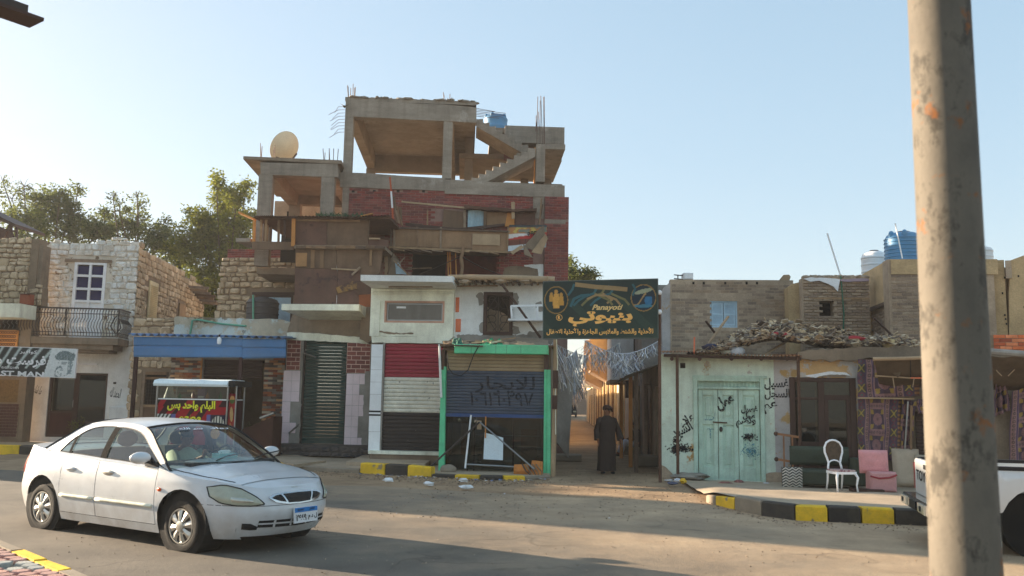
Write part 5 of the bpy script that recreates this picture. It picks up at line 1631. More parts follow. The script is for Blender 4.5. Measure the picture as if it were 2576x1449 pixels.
# pole-edged roof
MB().path([C.P(1128,696,-.62),C.P(1200,698,-.63),C.P(1290,699,-.62),C.P(1395,704,-.62)],[.05,.075,.07,.085],9).build('edge_pole',M['plypale'],C.e,smooth=True)
mb=MB()
for k in range(16):
	a=C.P(1142+k*16,706,-.7+R.uniform(-.05,.1))
	mb2=MB().path([a,(a.x,.4,a.z+R.uniform(-.03,.03))],.035,6).build('roof_pole',M['wood'],C.e)
q=C.R(1132,696,1394,712,-.6)
MB().grid(lambda a,b:(q[0]+(q[1]-q[0])*a,-.66+b*4.5,q[3]-.02+.05*mnoise.noise(Vector((a*18,b*9,0)))),50,12).build('mud_roof',M['mud'],C.e)
MB().bar(C.P(1376,706,-.7),C.P(1378,694,-.7),.03,.03).build('peg',M['plypale'],C.e)
for k,x in enumerate((1170,1262,1322)):MB().blob(C.P(x,708,-.6),(.18,.1,.06),7,4,.25).build('mud_lump',M['mud'],C.e)
# ============================================================ green-framed kiosk
G=Fac('green_kiosk','kiosk with mint green posts and a half-lowered navy and tan shutter over dark glass','kiosk',1105,20.9,1397,20.6)
kz0,kd=-.02,1.45
def gpost(name,x0,y0,x1,y1,x2,w,v0=-.05,v1=.09,m='tealgreen'):
	a,b=G.P(x0,y0,v0),G.P(x2,y1,v0)
	c,d=G.P(x1,y0,v0),G.P(x2+w,y1,v0)
	return MB().prism([(b.x,kz0),(d.x,kz0),(c.x,c.z),(a.x,a.z)],v0,v1).build(name,M[m],G.e)
gpost('post',1110,922,1121,1168,1103,15)
gpost('post',1369,930,1376,1190,1367,8,-.02)
gpost('post',1376.5,930,1385,1190,1375.5,9.5,-.06)
u0,u1,z0,z1=G.R(1143,867,1379,890,-.2)
tb_=MB().cbox(u0,u1,-.22,.1,z0,z1,.012).build('top_beam',M['tealgreen'],G.e)
for k,x in enumerate((1185,1247,1274,1310)):G.box('joint',M['iron'],x,869,x+.7,889,-.2205,-.219,tb_)
MB().path([G.P(1105,866,-.1),G.P(1110,1000,-.1)],.03,6).build('white_pipe',M['white'],G.e)
MB().bar(G.P(1116,880,-.02),G.P(1112,930,-.02),.09,.09).build('old_post',M['rustiron'],G.e)
MB().bar(G.P(1116,878,-.02),G.P(1145,878,-.02),.06,.06).build('old_post',M['rustiron'],G.e)
MB().bar(G.P(1375,892,.05),G.P(1374,935,.05),.13,.1).build('old_post',M['darkwood'],G.e)
u0,u1,z0,z1=G.R(1122,880,1370,1048,.02)
zc=G.uz(1245,933,.02)[1]
gd_=MB().box(u0,u1,.1,.14,z0+.05,z1).build('shutter_back',M['black'],G.e)
ntan,nnav=6,14
slats(gd_,M['sTan'],u0,u1,zc,z1,.1,ntan,depth=.02)
slats(gd_,M['sNavy'],u0,u1,z0+.06,zc,.1,nnav,depth=.02)
MB().box(u0,u1,.05,.1,z0-.02,z0+.06).build('bottom_rail',mat('navy_bottom_rail',col(48,70,110,K),bump=.05,dirt=col(110,108,104)),gd_)
M['shutpaint']=worn_paint('faded_black_brush_paint',col(40,42,48),.34,.6)
s_=20.7/FPX
for body,px,py,wpx,hpx,sh in((arabic('للايجار'),1270,968,152,42,0),('١٠٦١٦٠٢٩٧',1262,1004,160,34,0)):
	q=G.P(px,py,.075)
	letters(body,G.e,(q.x,.074,q.z),width=wpx*s_,height=hpx*s_,bold=.012,m=M['shutpaint'])
	# glazed lower half with its dim interior
zb_=G.uz(1245,1182,.05)[1]
pane(G.e,M['shopglass'],u0,u1,zb_,z0+.02,.06,'shop_pane')
for x in(1122,1176,1192,1290,1364):G.box('mullion',M['iron'],x,1046,x+2.5,1184,.07,.1)
MB().box(u0-.05,u1+.07,kd-.1,kd,kz0,z1+.06).build('back_wall',mat('kiosk_back_wall',col(176,174,162),bump=.2),G.e)
G.box('counter',mat('kiosk_counter',col(130,130,122),bump=.1),1128,1145,1204,1184,.5,.9)
for x0,x1,y0,y1 in((1310,1350,1080,1180),(1160,1180,1060,1150),(1225,1290,1050,1100)):G.box('display_panel',M['plypale'],x0,y0,x1,y1,1.2,1.24)
for y in(1096,1124):G.box('shelf',M['metal'],1195,y,1366,y+2,.9,1.2)
MB().box(u0-.1,u1+.15,.14,kd,kz0,kz0+.03).build('floor',M['greygrout'],G.e)
for x in(u0-.12,u1+.08):MB().box(x,x+.06,.14,kd,kz0,z1+.07).build('side_wall',M['bare'],G.e)
MB().box(u0-.2,u1+.2,-.12,kd,z1+.07,z1+.115).build('roof',M['wood'],G.e)
MB().path([G.P(1125,893,-.28),G.P(1128,925,-.28),G.P(1140,941,-.28),G.P(1160,945,-.28),G.P(1178,930,-.28),G.P(1192,892,-.25),G.P(1206,868,-.25)],.012,5).build('hanging_cable',M['black'],G.e)
# wooden pole at its right edge
pl=thing('timber_pole','pale weathered timber pole with wires and meter boxes at the kiosk right edge','pole',G.world(Vector((G.uz(1391,1192)[0],-.05,0))),G.rz)
h=G.uz(1391,850)[1]
MB().path([(0,0,0),(.03,0,h*.5),(.02,.02,h)],[.06,.055,.045],8).build('shaft',M['plypale'],pl)
MB().box(-.02,.1,-.1,-.055,h*.63,h*.76).build('meter_box',M['darkwood'],pl)
MB().box(-.03,.09,-.1,-.055,h*.48,h*.58).build('meter_box',M['darkwood'],pl)
MB().path([(.05,-.06,h),(.09,-.07,h*.8),(.04,-.07,h*.6),(.06,-.07,h*.3)],.01,4).build('wire',M['cream'],pl)
def drop(name,label,cat,mb,m,fac,group=None,smooth=False):
	"""a loose thing whose mesh was made in a facade's own frame"""
	o=mb.build(name,m,None,smooth)
	o.location=fac.world(Vector(o.location))
	o.rotation_euler=(0,0,fac.rz)
	return tag(o,label,cat,group)
	# junk on the kiosk roof
def cloth(fac,pts,v0,v1,amp,n=16,seed=0,sag=0.0):
	"""a crumpled sheet over a pixel outline (left, right, bottom, top rows)"""
	(xa,ya),(xb,yb),(xc,yc),(xd,yd)=pts
	def f(a,b):
		p=fac.P(xa,ya,v0).lerp(fac.P(xb,yb,v0),a)
		q=fac.P(xd,yd,v1).lerp(fac.P(xc,yc,v1),a)
		r=p.lerp(q,b)
		k=mnoise.noise(Vector((a*5+seed,b*4,seed)))+.5*mnoise.noise(Vector((a*13,b*11+seed,2)))
		return(r.x,r.y+amp*k,r.z+amp*k-sag*math.sin(a*PI)*math.sin(b*PI))
	return MB().grid(f,n,n)
drop('green_tarp','crumpled bright green tarp heaped on the kiosk roof','tarp',cloth(G,[(1205,868),(1266,868),(1258,853),(1215,856)],-.1,.5,.09,18,3),mat('green_tarp',col(44,140,96),var=.2,bump=.2),G,smooth=True)
drop('green_tarp','darker green tarp hanging over the kiosk roof left corner','tarp',cloth(G,[(1136,868),(1166,868),(1160,850),(1140,852)],-.14,.4,.08,14,7),mat('dark_green_tarp',col(52,104,84),var=.2,bump=.2),G,smooth=True)
drop('grey_sheet','large grey board sheet lying slanted at the back of the kiosk roof','sheet',cloth(G,[(1215,866),(1378,872),(1380,852),(1230,846)],.0,1.4,.03,12,1),M['bare'],G)
drop('tan_sheet','long tan cloth strip along the kiosk roof front edge','cloth',cloth(G,[(1262,870),(1352,872),(1340,862),(1268,860)],-.12,.3,.06,14,5),M['plypale'],G,smooth=True)
rr=random.Random(12)
jb=MB()
for k in range(26):
	x=rr.uniform(1125,1290)
	c_=G.P(x,866-rr.uniform(0,9),rr.uniform(.0,.7))
	s=rr.uniform(.05,.16)
	mb=MB().bar(c_-Vector((s,0,rr.uniform(-.03,.03))),c_+Vector((s,rr.uniform(-.1,.1),rr.uniform(-.03,.05))),rr.uniform(.04,.12),rr.uniform(.02,.07))
	jb.v+=[tuple(v)for v in mb.v]
	jb.f+=[tuple(i+8*k for i in f)for f in mb.f]
	jb.m+=mb.m
o=jb.build('roof_scraps',M['rubble'],None,kind='stuff')
o.location,o.rotation_euler=G.world(Vector(o.location)),(0,0,G.rz)
drop('roof_stick','dark stick lying along the front of the kiosk roof left end','stick',MB().bar(G.P(1120,868,-.25),G.P(1215,871,-.25),.03,.03),M['darkwood'],G)
drop('roof_stick','thin brown stick slanting over the grey sheet on the kiosk roof','stick',MB().bar(G.P(1235,858,.3),G.P(1296,850,.6),.03,.03),M['wood'],G)
# props and junk before the kiosk
drop('paper_notice','white blank paper notice sheet on the dark kiosk glass','poster',MB().grid(lambda a,b:tuple(G.P(1216,1155,.04).lerp(G.P(1265,1158,.04),a).lerp(G.P(1219,1088,.04).lerp(G.P(1266,1101,.04),a),b)),2,2),mat('white_notice_paper',col(196,208,224,K),var=.05,bump=0),G)
drop('steel_pipe','bright steel pipe leaning down to the right before the kiosk glass','pipe',MB().path([G.P(1207,1062,-.1),G.P(1344,1180,-.7)],.02,7),M['metal'],G)
drop('black_bar','dark iron bar leaning down to the left before the kiosk','bar',MB().path([G.P(1206,1062,-.12),G.P(1080,1176,-.8)],.022,7),M['iron'],G)
drop('white_rod','white rod standing upright before the kiosk glass','rod',MB().path([G.P(1185,1044,-.05),G.P(1170,1178,-.2)],.022,7),M['whitepaint'],G)
drop('yellow_stick','short yellow wooden stick hanging above the paper notice','stick',MB().bar(G.P(1222,1048,.02),G.P(1221,1102,.0),.03,.02),M['orangewood'],G)
drop('bottom_pipe','grey pipe lying along the foot of the kiosk glass','pipe',MB().path([G.P(1172,1168,-.15),G.P(1320,1176,-.2)],.022,7),M['metal'],G)
drop('pale_board','small pale square card at the top of the crossed bars','card',MB().box(*G.R(1201,1058,1212,1080,0)[:2],-.06,-.05,*G.R(1201,1058,1212,1080,0)[2:]),M['plypale'],G)
p=G.P(1128,1178,-.35)
drop('boulder','rounded grey boulder at the left kiosk post foot','rock',MB().blob((p.x,-.35,.12),(.19,.16,.12),12,8,.08),M['kgrey'],G,smooth=True)
p=G.P(1325,1176,-.4)
M['log']=mat('cut_log',col(176,112,56,K),var=.25,scale=5,bump=.4)
mb=MB().path([(p.x-.28,-.4,.15),(p.x+.05,-.42,.16)],[.13,.14],10)
drop('log','orange-brown cut log lying right at the kiosk foot','log',mb,M['log'],G)
mb=MB().path([(p.x+.22,-.4,.04),(p.x+.24,-.35,.36)],[.15,.13],10)
drop('log','upright orange tree stump beside the lying log by the green post','log',mb,M['log'],G)
mb=MB()
for k in range(5):mb.path([(p.x-.1+k*.08,-.5,.3),(p.x+.0+k*.09,-.6,.15),(p.x+.15+k*.05,-.62,.03)],[.02,.014,.008],5)
drop('branches','thin broken branches over the cut log','branches',mb,M['wood'],G)
# ============================================================ shop sign across the alley
SG=Fac('alley_sign','large dark green sign board with gold Arabic and Latin lettering spanning the alley mouth','sign',1366,19.9,1656,19.5)
c0,c1,c2,c3=SG.P(1366,852),SG.P(1656,851),SG.P(1655,701),SG.P(1366,708)
def sgp(a,b,off=0.0):
	return c0.lerp(c1,a).lerp(c3.lerp(c2,a),b)+Vector((0,-off,0))
MB().prism([(sgp(a,b).x,sgp(a,b).z)for a,b in((-.003,-.005),(1.003,-.005),(1.003,1.005),(-.003,1.005))],0,.14).build('frame',mat('sign_edge',col(96,104,100),bump=0),SG.e)
OV=[((1399-1366)/290,1-(755-707)/146,30/290,35/146),((1621-1366)/290,1-(749-702)/149,31/290,34/149)]
def sgart(a,b):
	n=mnoise.noise(Vector((a*3,b*2,7)))
	d=math.sin(a*14+b*7)
	c=[34+10*n,52+10*n+6*(1-b),50+8*n]
	if d>.8 and b<.7:c=[44,66,58]
	for k,(x,y,rx,ry)in enumerate(OV):
		r=((a-x)/rx)**2+((b-y)/ry)**2
		if .9<r<1.06:return(150,118,62)
		if r<=.9:
			u,w_=(a-x)/rx,(b-y)/ry
			if k==0:
				c=[26,44,44]
				for hx,hy,s in((-.42,.45,.13),(0,.62,.16),(.42,.4,.15)):
					if(u-hx)**2+(w_-hy)**2<s*s:c=[196,146,72]
					if abs(u-hx)<s*(1.3+(hy-w_)*.35)and-.6+abs(hx)*.5<w_<hy-s*.9:c=[200,148,66]if hx else[214,160,76]
				if u<-.3 and w_<.25:c=[40,60,56]if w_<-.1 else c
			else:
				c=[22,44,58]
				if(u/.75)**2+((w_-.5-.2*u)/.17)**2<1:c=[150,156,128]
				if abs(w_+.1-.5*math.sin(u*3+.5))<.1 and u<.2:c=[158,130,84]
				if .1<u<.7 and-.6<w_<.1 and(u-.4)**2/.1+(w_+.2)**2/.16<1:c=[44,110,150]
				if(u/.8)**2+((w_+.62)/.12)**2<1:c=[60,120,140]
			return tuple(c)
	return tuple(c)
printed('sign_sheet',sgart,lambda a,b:tuple(sgp(.004+a*.992,.01+b*.98,.006)),200,100,M['print'],SG.e)
M['gold']=flat('gold_letter',col(206,156,82,K))
M['goldlt']=flat('pale_gold_letter',col(186,160,104,K))
tl=math.atan2(c1.z-c0.z,c1.x-c0.x)
s_=19.7/FPX
for body,px,py,wpx,hpx,bold,m,sh in((arabic('بنيوتي'),1510,802,162,38,.05,'gold',0),('Panayoti',1528,775,78,18,.03,'goldlt',.35),(arabic('للأحذية والشنط والملابس الجاهزة والأحذية الاطفال'),1508,834,268,19,.03,'gold',0),('R',1407,799,7,10,.03,'gold',0)):
	q=SG.P(px,py)
	letters(body,SG.e,(q.x,-.011,q.z),width=wpx*s_,height=hpx*s_,bold=bold,m=M[m],rot=(0,-tl,0),shear=sh)
q=SG.P(1407,799)
MB().lathe([(.062,0),(.072,0),(.072,.004),(.062,.004)],(q.x,-.012,q.z),20,axis='y',close=True).build('ring_mark',M['gold'],SG.e)
# clothes-rail drawing: flat strokes on the board
def stroke(pts,w,m,off=.009):
	P_=[SG.P(x,y)for x,y in pts]
	mb=MB()
	for i in range(len(P_)-1):
		d=P_[i+1]-P_[i]
		n=Vector((-d.z,0,d.x)).normalized()*w/2
		e=d.normalized()*w*.3
		mb.poly([(p.x,-off-.0004*(i%3),p.z)for p in(P_[i]-e+n*-1,P_[i+1]+e-n,P_[i+1]+e+n,P_[i]-e+n)])
	return mb.build('drawn_stroke',m,SG.e)
mt_,mg_,ml_=flat('teal_print',col(38,90,98)),flat('olive_print',col(108,104,64)),flat('tan_print',col(146,120,80))
stroke([(1450,716),(1500,722),(1545,725),(1575,728)],.1,ml_)
for k,x in enumerate((1478,1498,1520)):
	stroke([(x+10,720),(x+22,728),(x+16,738),(x-6,746),(x-22,756),(x-34,768)],.05,mt_ if k%2==0 else mg_,.008)
	stroke([(x+16,738),(x+34,746),(x+52,754),(x+62,766)],.05,mg_ if k!=1 else ml_,.0085)
stroke([(1478,752),(1500,742),(1524,744),(1540,754),(1528,762)],.045,ml_)
stroke([(1436,770),(1444,752),(1462,744),(1480,742)],.06,mt_)
stroke([(1430,742),(1440,728),(1444,716)],.05,mt_)
stroke([(1592,716),(1598,726),(1592,742)],.05,mt_)
# its right-hand post
pp_=thing('sign_post','thin dark post with two white insulators carrying the alley sign right edge','post',SG.world(Vector((SG.uz(1660,1000)[0],.08,0))),SG.rz)
h=SG.uz(1658,735)[1]
MB().path([(0,0,0),(0,0,h)],.035,8).build('shaft',M['rustiron'],pp_)
for z in(h,SG.uz(1658,784)[1]):MB().blob((.0,-.02,z),(.06,.06,.06),10,6).build('insulator',M['whitepaint'],pp_)
# ============================================================ the alley
ax=lambda x,Y,side:(1.1 if side<0 else 3.55)+.06*(Y-20.6)+x
M['litwall']=mat('ochre_alley_plaster',col(206,188,152,K),var=.12,bump=.3,dirt=col(150,116,80),streak=.25)
M['oriel']=mat('orange_brown_oriel_wood',col(158,128,92),var=.2,bump=.2)
def alley_house(name,label,Y0,Y1,h,side,m,doors=(),wins=(),depth=5.0,off=0.0,upper=None):
	"""a house along the alley; its local y runs up the alley, its face is at local x = 0"""
	X0,X1=ax(off,Y0,side),ax(off,Y1,side)
	e=thing(name,label,'house',(X0,Y0,0),math.atan2(-(X1-X0),Y1-Y0))
	L=math.hypot(X1-X0,Y1-Y0)
	s=side
	bx=MB()
	hs=[(y0,y1,0,z1)for y0,y1,z1 in doors]+[(y0,y1,z0,z1)for y0,y1,z0,z1 in wins]
	wl=holed((0,L,-.05,h),hs,0,.3)
	wl.v=[(y*s,x,z)for x,y,z in wl.v]
	wl.v=[(v[0],v[1],v[2])for v in wl.v]
	wl.build('wall',m,e)
	MB().box(*sorted((s*.3,s*depth)),0,.25,-.05,h).build('end_wall',m,e)
	MB().box(*sorted((s*.3,s*depth)),L-.25,L,-.05,h).build('end_wall',m,e)
	MB().box(*sorted((s*.3,s*depth)),.25,L-.25,h-.35,h-.15).build('roof',M['mud'],e)
	for y0,y1,z1 in doors:
		MB().box(*sorted((s*.1,s*.16)),y0,y1,-.04,z1).build('door',M['darkwood']if R.random()<.6 else M['wood'],e)
		MB().box(*sorted((-s*.05,s*.1)),y0-.1,y0,-.04,z1+.1).build('door_jamb',M['wood'],e)
	for y0,y1,z0,z1 in wins:
		f=MB().box(*sorted((s*.08,s*.14)),y0,y1,z0,z1).build('window',M['wood'],e)
		for k in range(3):MB().box(*sorted((s*.03,s*.079)),y0+(y1-y0)*(k/2)-.03,y0+(y1-y0)*(k/2)+.03,z0,z1).build('bar',M['darkwood'],f)
	return e
def oriel(e,y0,y1,z0,z1,side,d=.9):
	o=MB().box(*sorted((-side*d,-side*.002)),y0,y1,z0,z1).build('oriel',M['oriel'],e)
	for k in range(4):MB().box(*sorted((-side*d-.03,-side*.01)),y0-.04,y1+.04,z0+k*(z1-z0)/3-.05,z0+k*(z1-z0)/3+.05).build('moulding',M['ply'],o)
	n=5
	for k in range(n):MB().box(-side*d-.02,-side*d+.02,y0+k*(y1-y0)/(n-1)-.04,y0+k*(y1-y0)/(n-1)+.04,z0+.05,z1-.05).build('stile',M['ply'],o)
	MB().add([(-side*d,y0,z0-.05),(-side*d,y1,z0-.05),(-side*.002,y1,z0-.05),(-side*.002,y0,z0-.05),(-side*.002,y1,z0-.55),(-side*.002,y0,z0-.55)],[(0,1,2,3),(0,5,4,1),(0,3,5),(1,4,2)]).build('corbel',M['ply'],o)
r1=alley_house('alley_shed','low dark mud shed on the right just inside the alley',20.9,28.2,2.75,1,M['mud'],doors=((1.5,3.4,2.2),(4.2,6.6,2.3)),off=.25)
MB().box(-.02,.05,.5,1.4,.0,.85).build('low_block',M['kgrey'],r1)
for y in(1.2,3.0,6.8):MB().box(-.75,-.65,y,y+.1,0,2.5).build('post',M['orangewood']if y>2 else M['wood'],r1)
for k in range(5):MB().add([(-1.0,1+k*1.2,2.35+R.uniform(-.05,.05)),(-1.0,2.15+k*1.2,2.3),(.1,2.15+k*1.2,2.78),(.1,1+k*1.2,2.8)],[(0,1,2,3)]).build('tin_sheet',M['greygrout'],r1)
r2=alley_house('alley_house','grey two-storey alley house with a jutting upper room right of the alley',28.4,36,5.6,1,M['greygrout'],doors=((.8,1.9,2.2),(4.5,5.6,2.2)),wins=((2.6,3.6,3.6,5),),off=.25)
MB().box(-.8,-.002,3.2,6.2,2.55,4.2).build('jutting_room',M['white'],r2)
MB().box(-.85,-.001,3.1,6.25,2.42,2.549).build('room_floor',M['wood'],r2)
MB().box(-.35,-.05,2.3,2.9,1.9,2.5).build('lamp_box',M['darkwood'],r2)
r3=alley_house('alley_house','sunlit ochre house with orange wooden oriels deep on the right of the alley',36.2,60,6.5,1,M['litwall'],doors=((2,3,2.2),(6,7,2.3),(10,11,2.2),(15,16,2.3),(19,20,2.2)),wins=((4,4.8,1,2.2),(8.2,9,1,2.2),(12.6,13.4,1,2.2),(17.3,18,1,2.2),(3,4,4.6,6)))
for k in range(12):MB().box(-.1,-.002,1.2+k*1.9,1.4+k*1.9,0,2.6+.3*(k%3)).build('pilaster',M['wood']if k%2 else M['litwall'],r3)
oriel(r3,7.5,10.5,3.3,5.9,1,.9)
oriel(r3,13.5,16.5,3.0,5.2,1,1.0)
oriel(r3,20,22.5,3.1,5.4,1,.9)
r4=alley_house('alley_house','far cream house at the right of the alley near the dark car',60.3,84,6.0,1,M['litwall'],doors=((3,4,2.2),(8,9,2.2),(14,15,2.2)),wins=((5.5,6.5,1,2.2),(11,12,1,2.2)))
for y in(3,10):MB().box(-.9,-.002,y,y+2.4,2.9,4.5).build('jutting_room',M['white'],r4)
l1=alley_house('alley_house','low shaded mud house on the left behind the unfinished building',36,62,2.7,-1,M['mud'],doors=((3,4,2),(9,10,2),(16,17,2)),off=.0,depth=4)
l2=alley_house('alley_house','farthest mud house on the left of the alley',62.3,112,3.4,-1,M['mud'],doors=((5,6,2),(20,21,2)),off=.0,depth=5)
ew=MB().box(-9,9,0,.4,0,5).build('wall',M['mudbrick'])
ew.location=(6,125,0)
tag(ew,'brown wall closing the far end of the alley','wall')
# hanging grey panel on the left inside the alley
gp=thing('grey_board','tall pale grey leaning board at the left inside the alley mouth','board',at(1418,1100,22.2)*1.0)
gp.location.z=0
MB().add([(-.2,0,.75),(.16,.5,.3),(.28,.5,2.35),(-.14,0,2.4),(-.23,.03,.75),(.13,.53,.3),(.25,.53,2.35),(-.17,.03,2.4)],[(0,1,2,3),(7,6,5,4),(0,4,5,1),(1,5,6,2),(2,6,7,3),(3,7,4,0)]).build('panel',M['greygrout'],gp)
MB().bar((-.2,.02,0),(-.2,.02,2.4),.05,.05).build('stake',M['wood'],gp)
for k,(px,Y,lab)in enumerate(((1424,26,'low stone doorstep at the left of the alley behind the grey board'),(1632,24.5,'grey concrete block bench at the right of the alley beside the seated man'),(1600,30,'low grey step farther up on the right of the alley'))):
	p=at(px,1015,Y)
	o=MB().cbox(-.45,.45,-.3,.3,0,.3 if k else .2,.03).build('doorstep',M['kgrey'])
	o.location=(p.x,Y,0)
	tag(o,lab,'step')
	# tinsel strings across the alley
M['tinsel']=mat('silver_grey_tinsel',col(182,182,188,K),pal=[col(*q,K)for q in((206,206,212),(150,150,158),(226,224,222),(112,112,118),(180,170,156))],bump=0,rough=.35,spec=.5)
rr=random.Random(17)
def tinsel(label,xa,ya,xb,yb,Y0,Y1,n,l0,l1):
	a,b=at(xa,ya,Y0),at(xb,yb,Y1)
	mb=MB()
	mb.path([a.lerp(b,t/10)-Vector((0,0,.35*math.sin(PI*t/10)))for t in range(11)],.008,4)
	for k in range(n):
		t=rr.random()
		p=a.lerp(b,t)-Vector((0,0,.35*math.sin(PI*t)))
		l=rr.uniform(l0,l1)
		w_=Vector((rr.uniform(.004,.011),rr.uniform(-.006,.006),0))
		q=p+Vector((rr.uniform(-.12,.12),rr.uniform(-.12,.12),-l*.5))
		r_=q+Vector((rr.uniform(-.22,.22),rr.uniform(-.15,.15),-l*.5))
		mb.add([p-w_,p+w_,q+w_,q-w_,r_+w_,r_-w_],[(0,1,2,3),(3,2,4,5)])
	o=mb.build('tinsel_string',M['tinsel'])
	tag(o,label,'bunting','tinsel strings across the alley')
tinsel('thick silver tinsel string just behind the sign at the left of the alley',1392,846,1450,880,21.5,23.5,260,.4,1.0)
tinsel('tinsel string sagging low before the lit ochre wall',1400,866,1560,862,25,26,130,.2,.6)
tinsel('tinsel string spanning the alley from sign to right shed',1470,856,1660,856,22,23,150,.15,.4)
tinsel('tinsel string with dark bunch near the jutting grey room',1530,884,1616,902,27,28,160,.2,.5)
tinsel('tinsel string far up the alley above the dark car',1418,960,1470,950,52,54,160,.4,1.4)
tinsel('second tinsel string hanging low at the left wall of the alley',1404,905,1468,930,27,30,180,.4,.9)
# ============================================================ mint shop
N=Fac('mint_shop','single-storey mint and ochre plastered shop with a panelled mint door covered in graffiti','shop',1662,20.6,2160,19.6)
dpx=(1748,953,1921,1208)
spx=(1988,950,2156,1206)
N.wall('mint_wall',M['mint'],1662,892,1949,1225,[dpx],0,.35,z0=-.05)
N.wall('lilac_wall',M['lilac'],1949,894,2012,1225,[(1988,950,2012,1225)],.0,.35,z0=-.05)
N.wall('ochre_wall',M['ochre'],2012,892,2166,1225,[(2012,950,2156,1225)],-.01,.35,z0=-.05)
N.wall('far_wall',M['bare'],2166,894,2760,1225,[(2280,1010,2420,1225)],.0,.35,z0=-.05)
u0,u1=N.uz(1662,1050)[0],N.uz(2760,1050)[0]
zr=N.uz(1850,893)[1]
MB().box(u0,u0+.3,.35,7,-.05,zr).build('side_wall',M['mint'],N.e)
MB().box(u0+.3,u1,6.7,7,-.05,zr).build('rear_wall',M['mud'],N.e)
MB().box(u0,u1,.351,6.9,zr-.15,zr-.01).build('roof',M['mud'],N.e)
N.poly('foot_stain',M['mud'],[(1662,1170),(1672,1176),(1690,1190),(1700,1206),(1745,1208),(1745,1225),(1662,1225)],-.02,-.001,rough=.02)
N.poly('foot_stain',M['mud'],[(1922,1196),(1950,1186),(1986,1192),(1986,1230),(1922,1230)],-.02,-.001,rough=.02)
N.box('vent_hole',M['dark'],1711,913,1724,926,-.006,-.001)
# door
u0,u1,z0,z1=N.R(*dpx)
z0=-.02
df=MB()
df.cbox(u0-.03,u0+.07,-.04,.12,z0,z1+.03,.01)
df.cbox(u1-.07,u1+.03,-.04,.12,z0,z1+.03,.01)
df.cbox(u0+.07,u1-.07,-.039,.12,z1-.06,z1+.03,.01)
zt0=N.uz(1830,977)[1]
df.cbox(u0+.07,u1-.07,-.03,.1,zt0-.02,zt0+.03,.006)
dfr=df.build('door_frame',M['mintwood'],N.e)
N.box('lintel_line',M['mintwood'],1742,945,1930,951,-.05,-.001)
for k in range(17):
	x=u0+.1+(u1-u0-.2)*k/16
	MB().box(x-.012,x+.012,.02,.06,zt0+.03,z1-.06).build('transom_bar',M['mintwood'],dfr)
MB().box(u0+.07,u1-.07,.062,.07,zt0+.03,z1-.06).build('transom_panel',M['mintwood'],dfr)
xs=[N.uz(x,1080)[0]for x in(1754,1807,1858,1913)]
xs[0],xs[3]=u0+.075,u1-.075
for k in range(3):
	a,b=xs[k]+.006,xs[k+1]-.006
	mb=MB()
	zz=[z0+.02,z0+.32,z0+1.28,z0+1.42,zt0-.16,zt0-.025]
	st=.1
	mb.cbox(a,a+st,.02,.07,zz[0],zz[5],.006).cbox(b-st,b,.02,.07,zz[0],zz[5],.006)
	for p,q in((0,1),(2,3),(4,5)):mb.cbox(a+st,b-st,.022,.07,zz[p],zz[q],.006)
	lf=mb.build('door_leaf',M['mintwood'],N.e)
	for p,q in((1,2),(3,4)):
		MB().box(a+st,b-st,.055,.065,zz[p],zz[q]).build('panel',M['mintwood'],lf)
		MB().cbox(a+st+.06,b-st-.06,.04,.055,zz[p]+.06,zz[q]-.06,.012).build('raised_panel',M['mintwood'],lf)
MB().path([(xs[1]-.12,-.0,z0+1.34),(xs[1]+.2,-.0,z0+1.33)],.016,6).build('bolt',M['rustiron'],N.e)
MB().blob((xs[1]+.06,.0,z0+1.18),(.04,.03,.06),8,6).build('padlock',M['iron'],N.e)
# graffiti
def graf(body,px,py,wpx,hpx,rz=0,m='graffiti',v=-.004,bold=.03):
	q=N.P(px,py,v)
	letters(body,N.e,(q.x,v,q.z),width=wpx*20.2/FPX,height=hpx*20.2/FPX,bold=bold,m=M[m],rot=(0,rz,0),name='graffiti')
M['bluegraf']=worn_paint('faded_blue_paint',col(92,146,158),.4,.62)
graf(arabic('غسيل'),1953,966,58,30)
graf(arabic('السجل'),1955,992,60,28)
graf(arabic('عم'),1938,1026,36,26,-.2)
graf(arabic('عمل'),1824,1012,46,36,-.45,v=.015,bold=.05)
graf(arabic('غسيل'),1885,1030,40,22,v=.015,bold=.05)
graf(arabic('عجل'),1884,1048,30,16,v=.015,bold=.05)
graf(arabic('ونضم'),1876,1063,48,24,-.1,v=.015,bold=.04)
graf(arabic('علاء'),1727,1056,40,24,-.6)
graf(arabic('السيد'),1716,1082,52,34,-.5)
graf(arabic('احمد'),1786,1046,26,24,v=.015,m='bluegraf',bold=.0)
graf(arabic('سوهاج'),1838,1066,40,16,v=.03,m='bluegraf',bold=.0)
graf('T',1787,1090,16,24,v=.03,m='bluegraf',bold=.0)
rr=random.Random(4)
def smear(px,py,rx,ry,n,m,v):
	mb=MB()
	for k in range(n*3):
		c=N.P(px+rx*rr.gauss(0,.5)+.3*rx*math.sin(k),py+ry*rr.gauss(0,.5),v)
		s=rr.uniform(.003,.022)
		mb.poly([(c.x+s*math.cos(t)*rr.uniform(.5,1.4),v-.0003*(k%7),c.z+s*math.sin(t)*rr.uniform(.5,1.4))for t in[i*PI/3 for i in range(6)]])
	mb.build('paint_smear',M[m],N.e)
smear(1712,1128,24,9,120,'graffiti',-.004)
smear(1700,1132,10,12,50,'graffiti',-.004)
smear(1702,1108,8,5,30,'graffiti',-.004)
smear(1884,1098,14,8,45,'graffiti',.012)
smear(1890,1136,18,17,90,'bluegraf',.012)
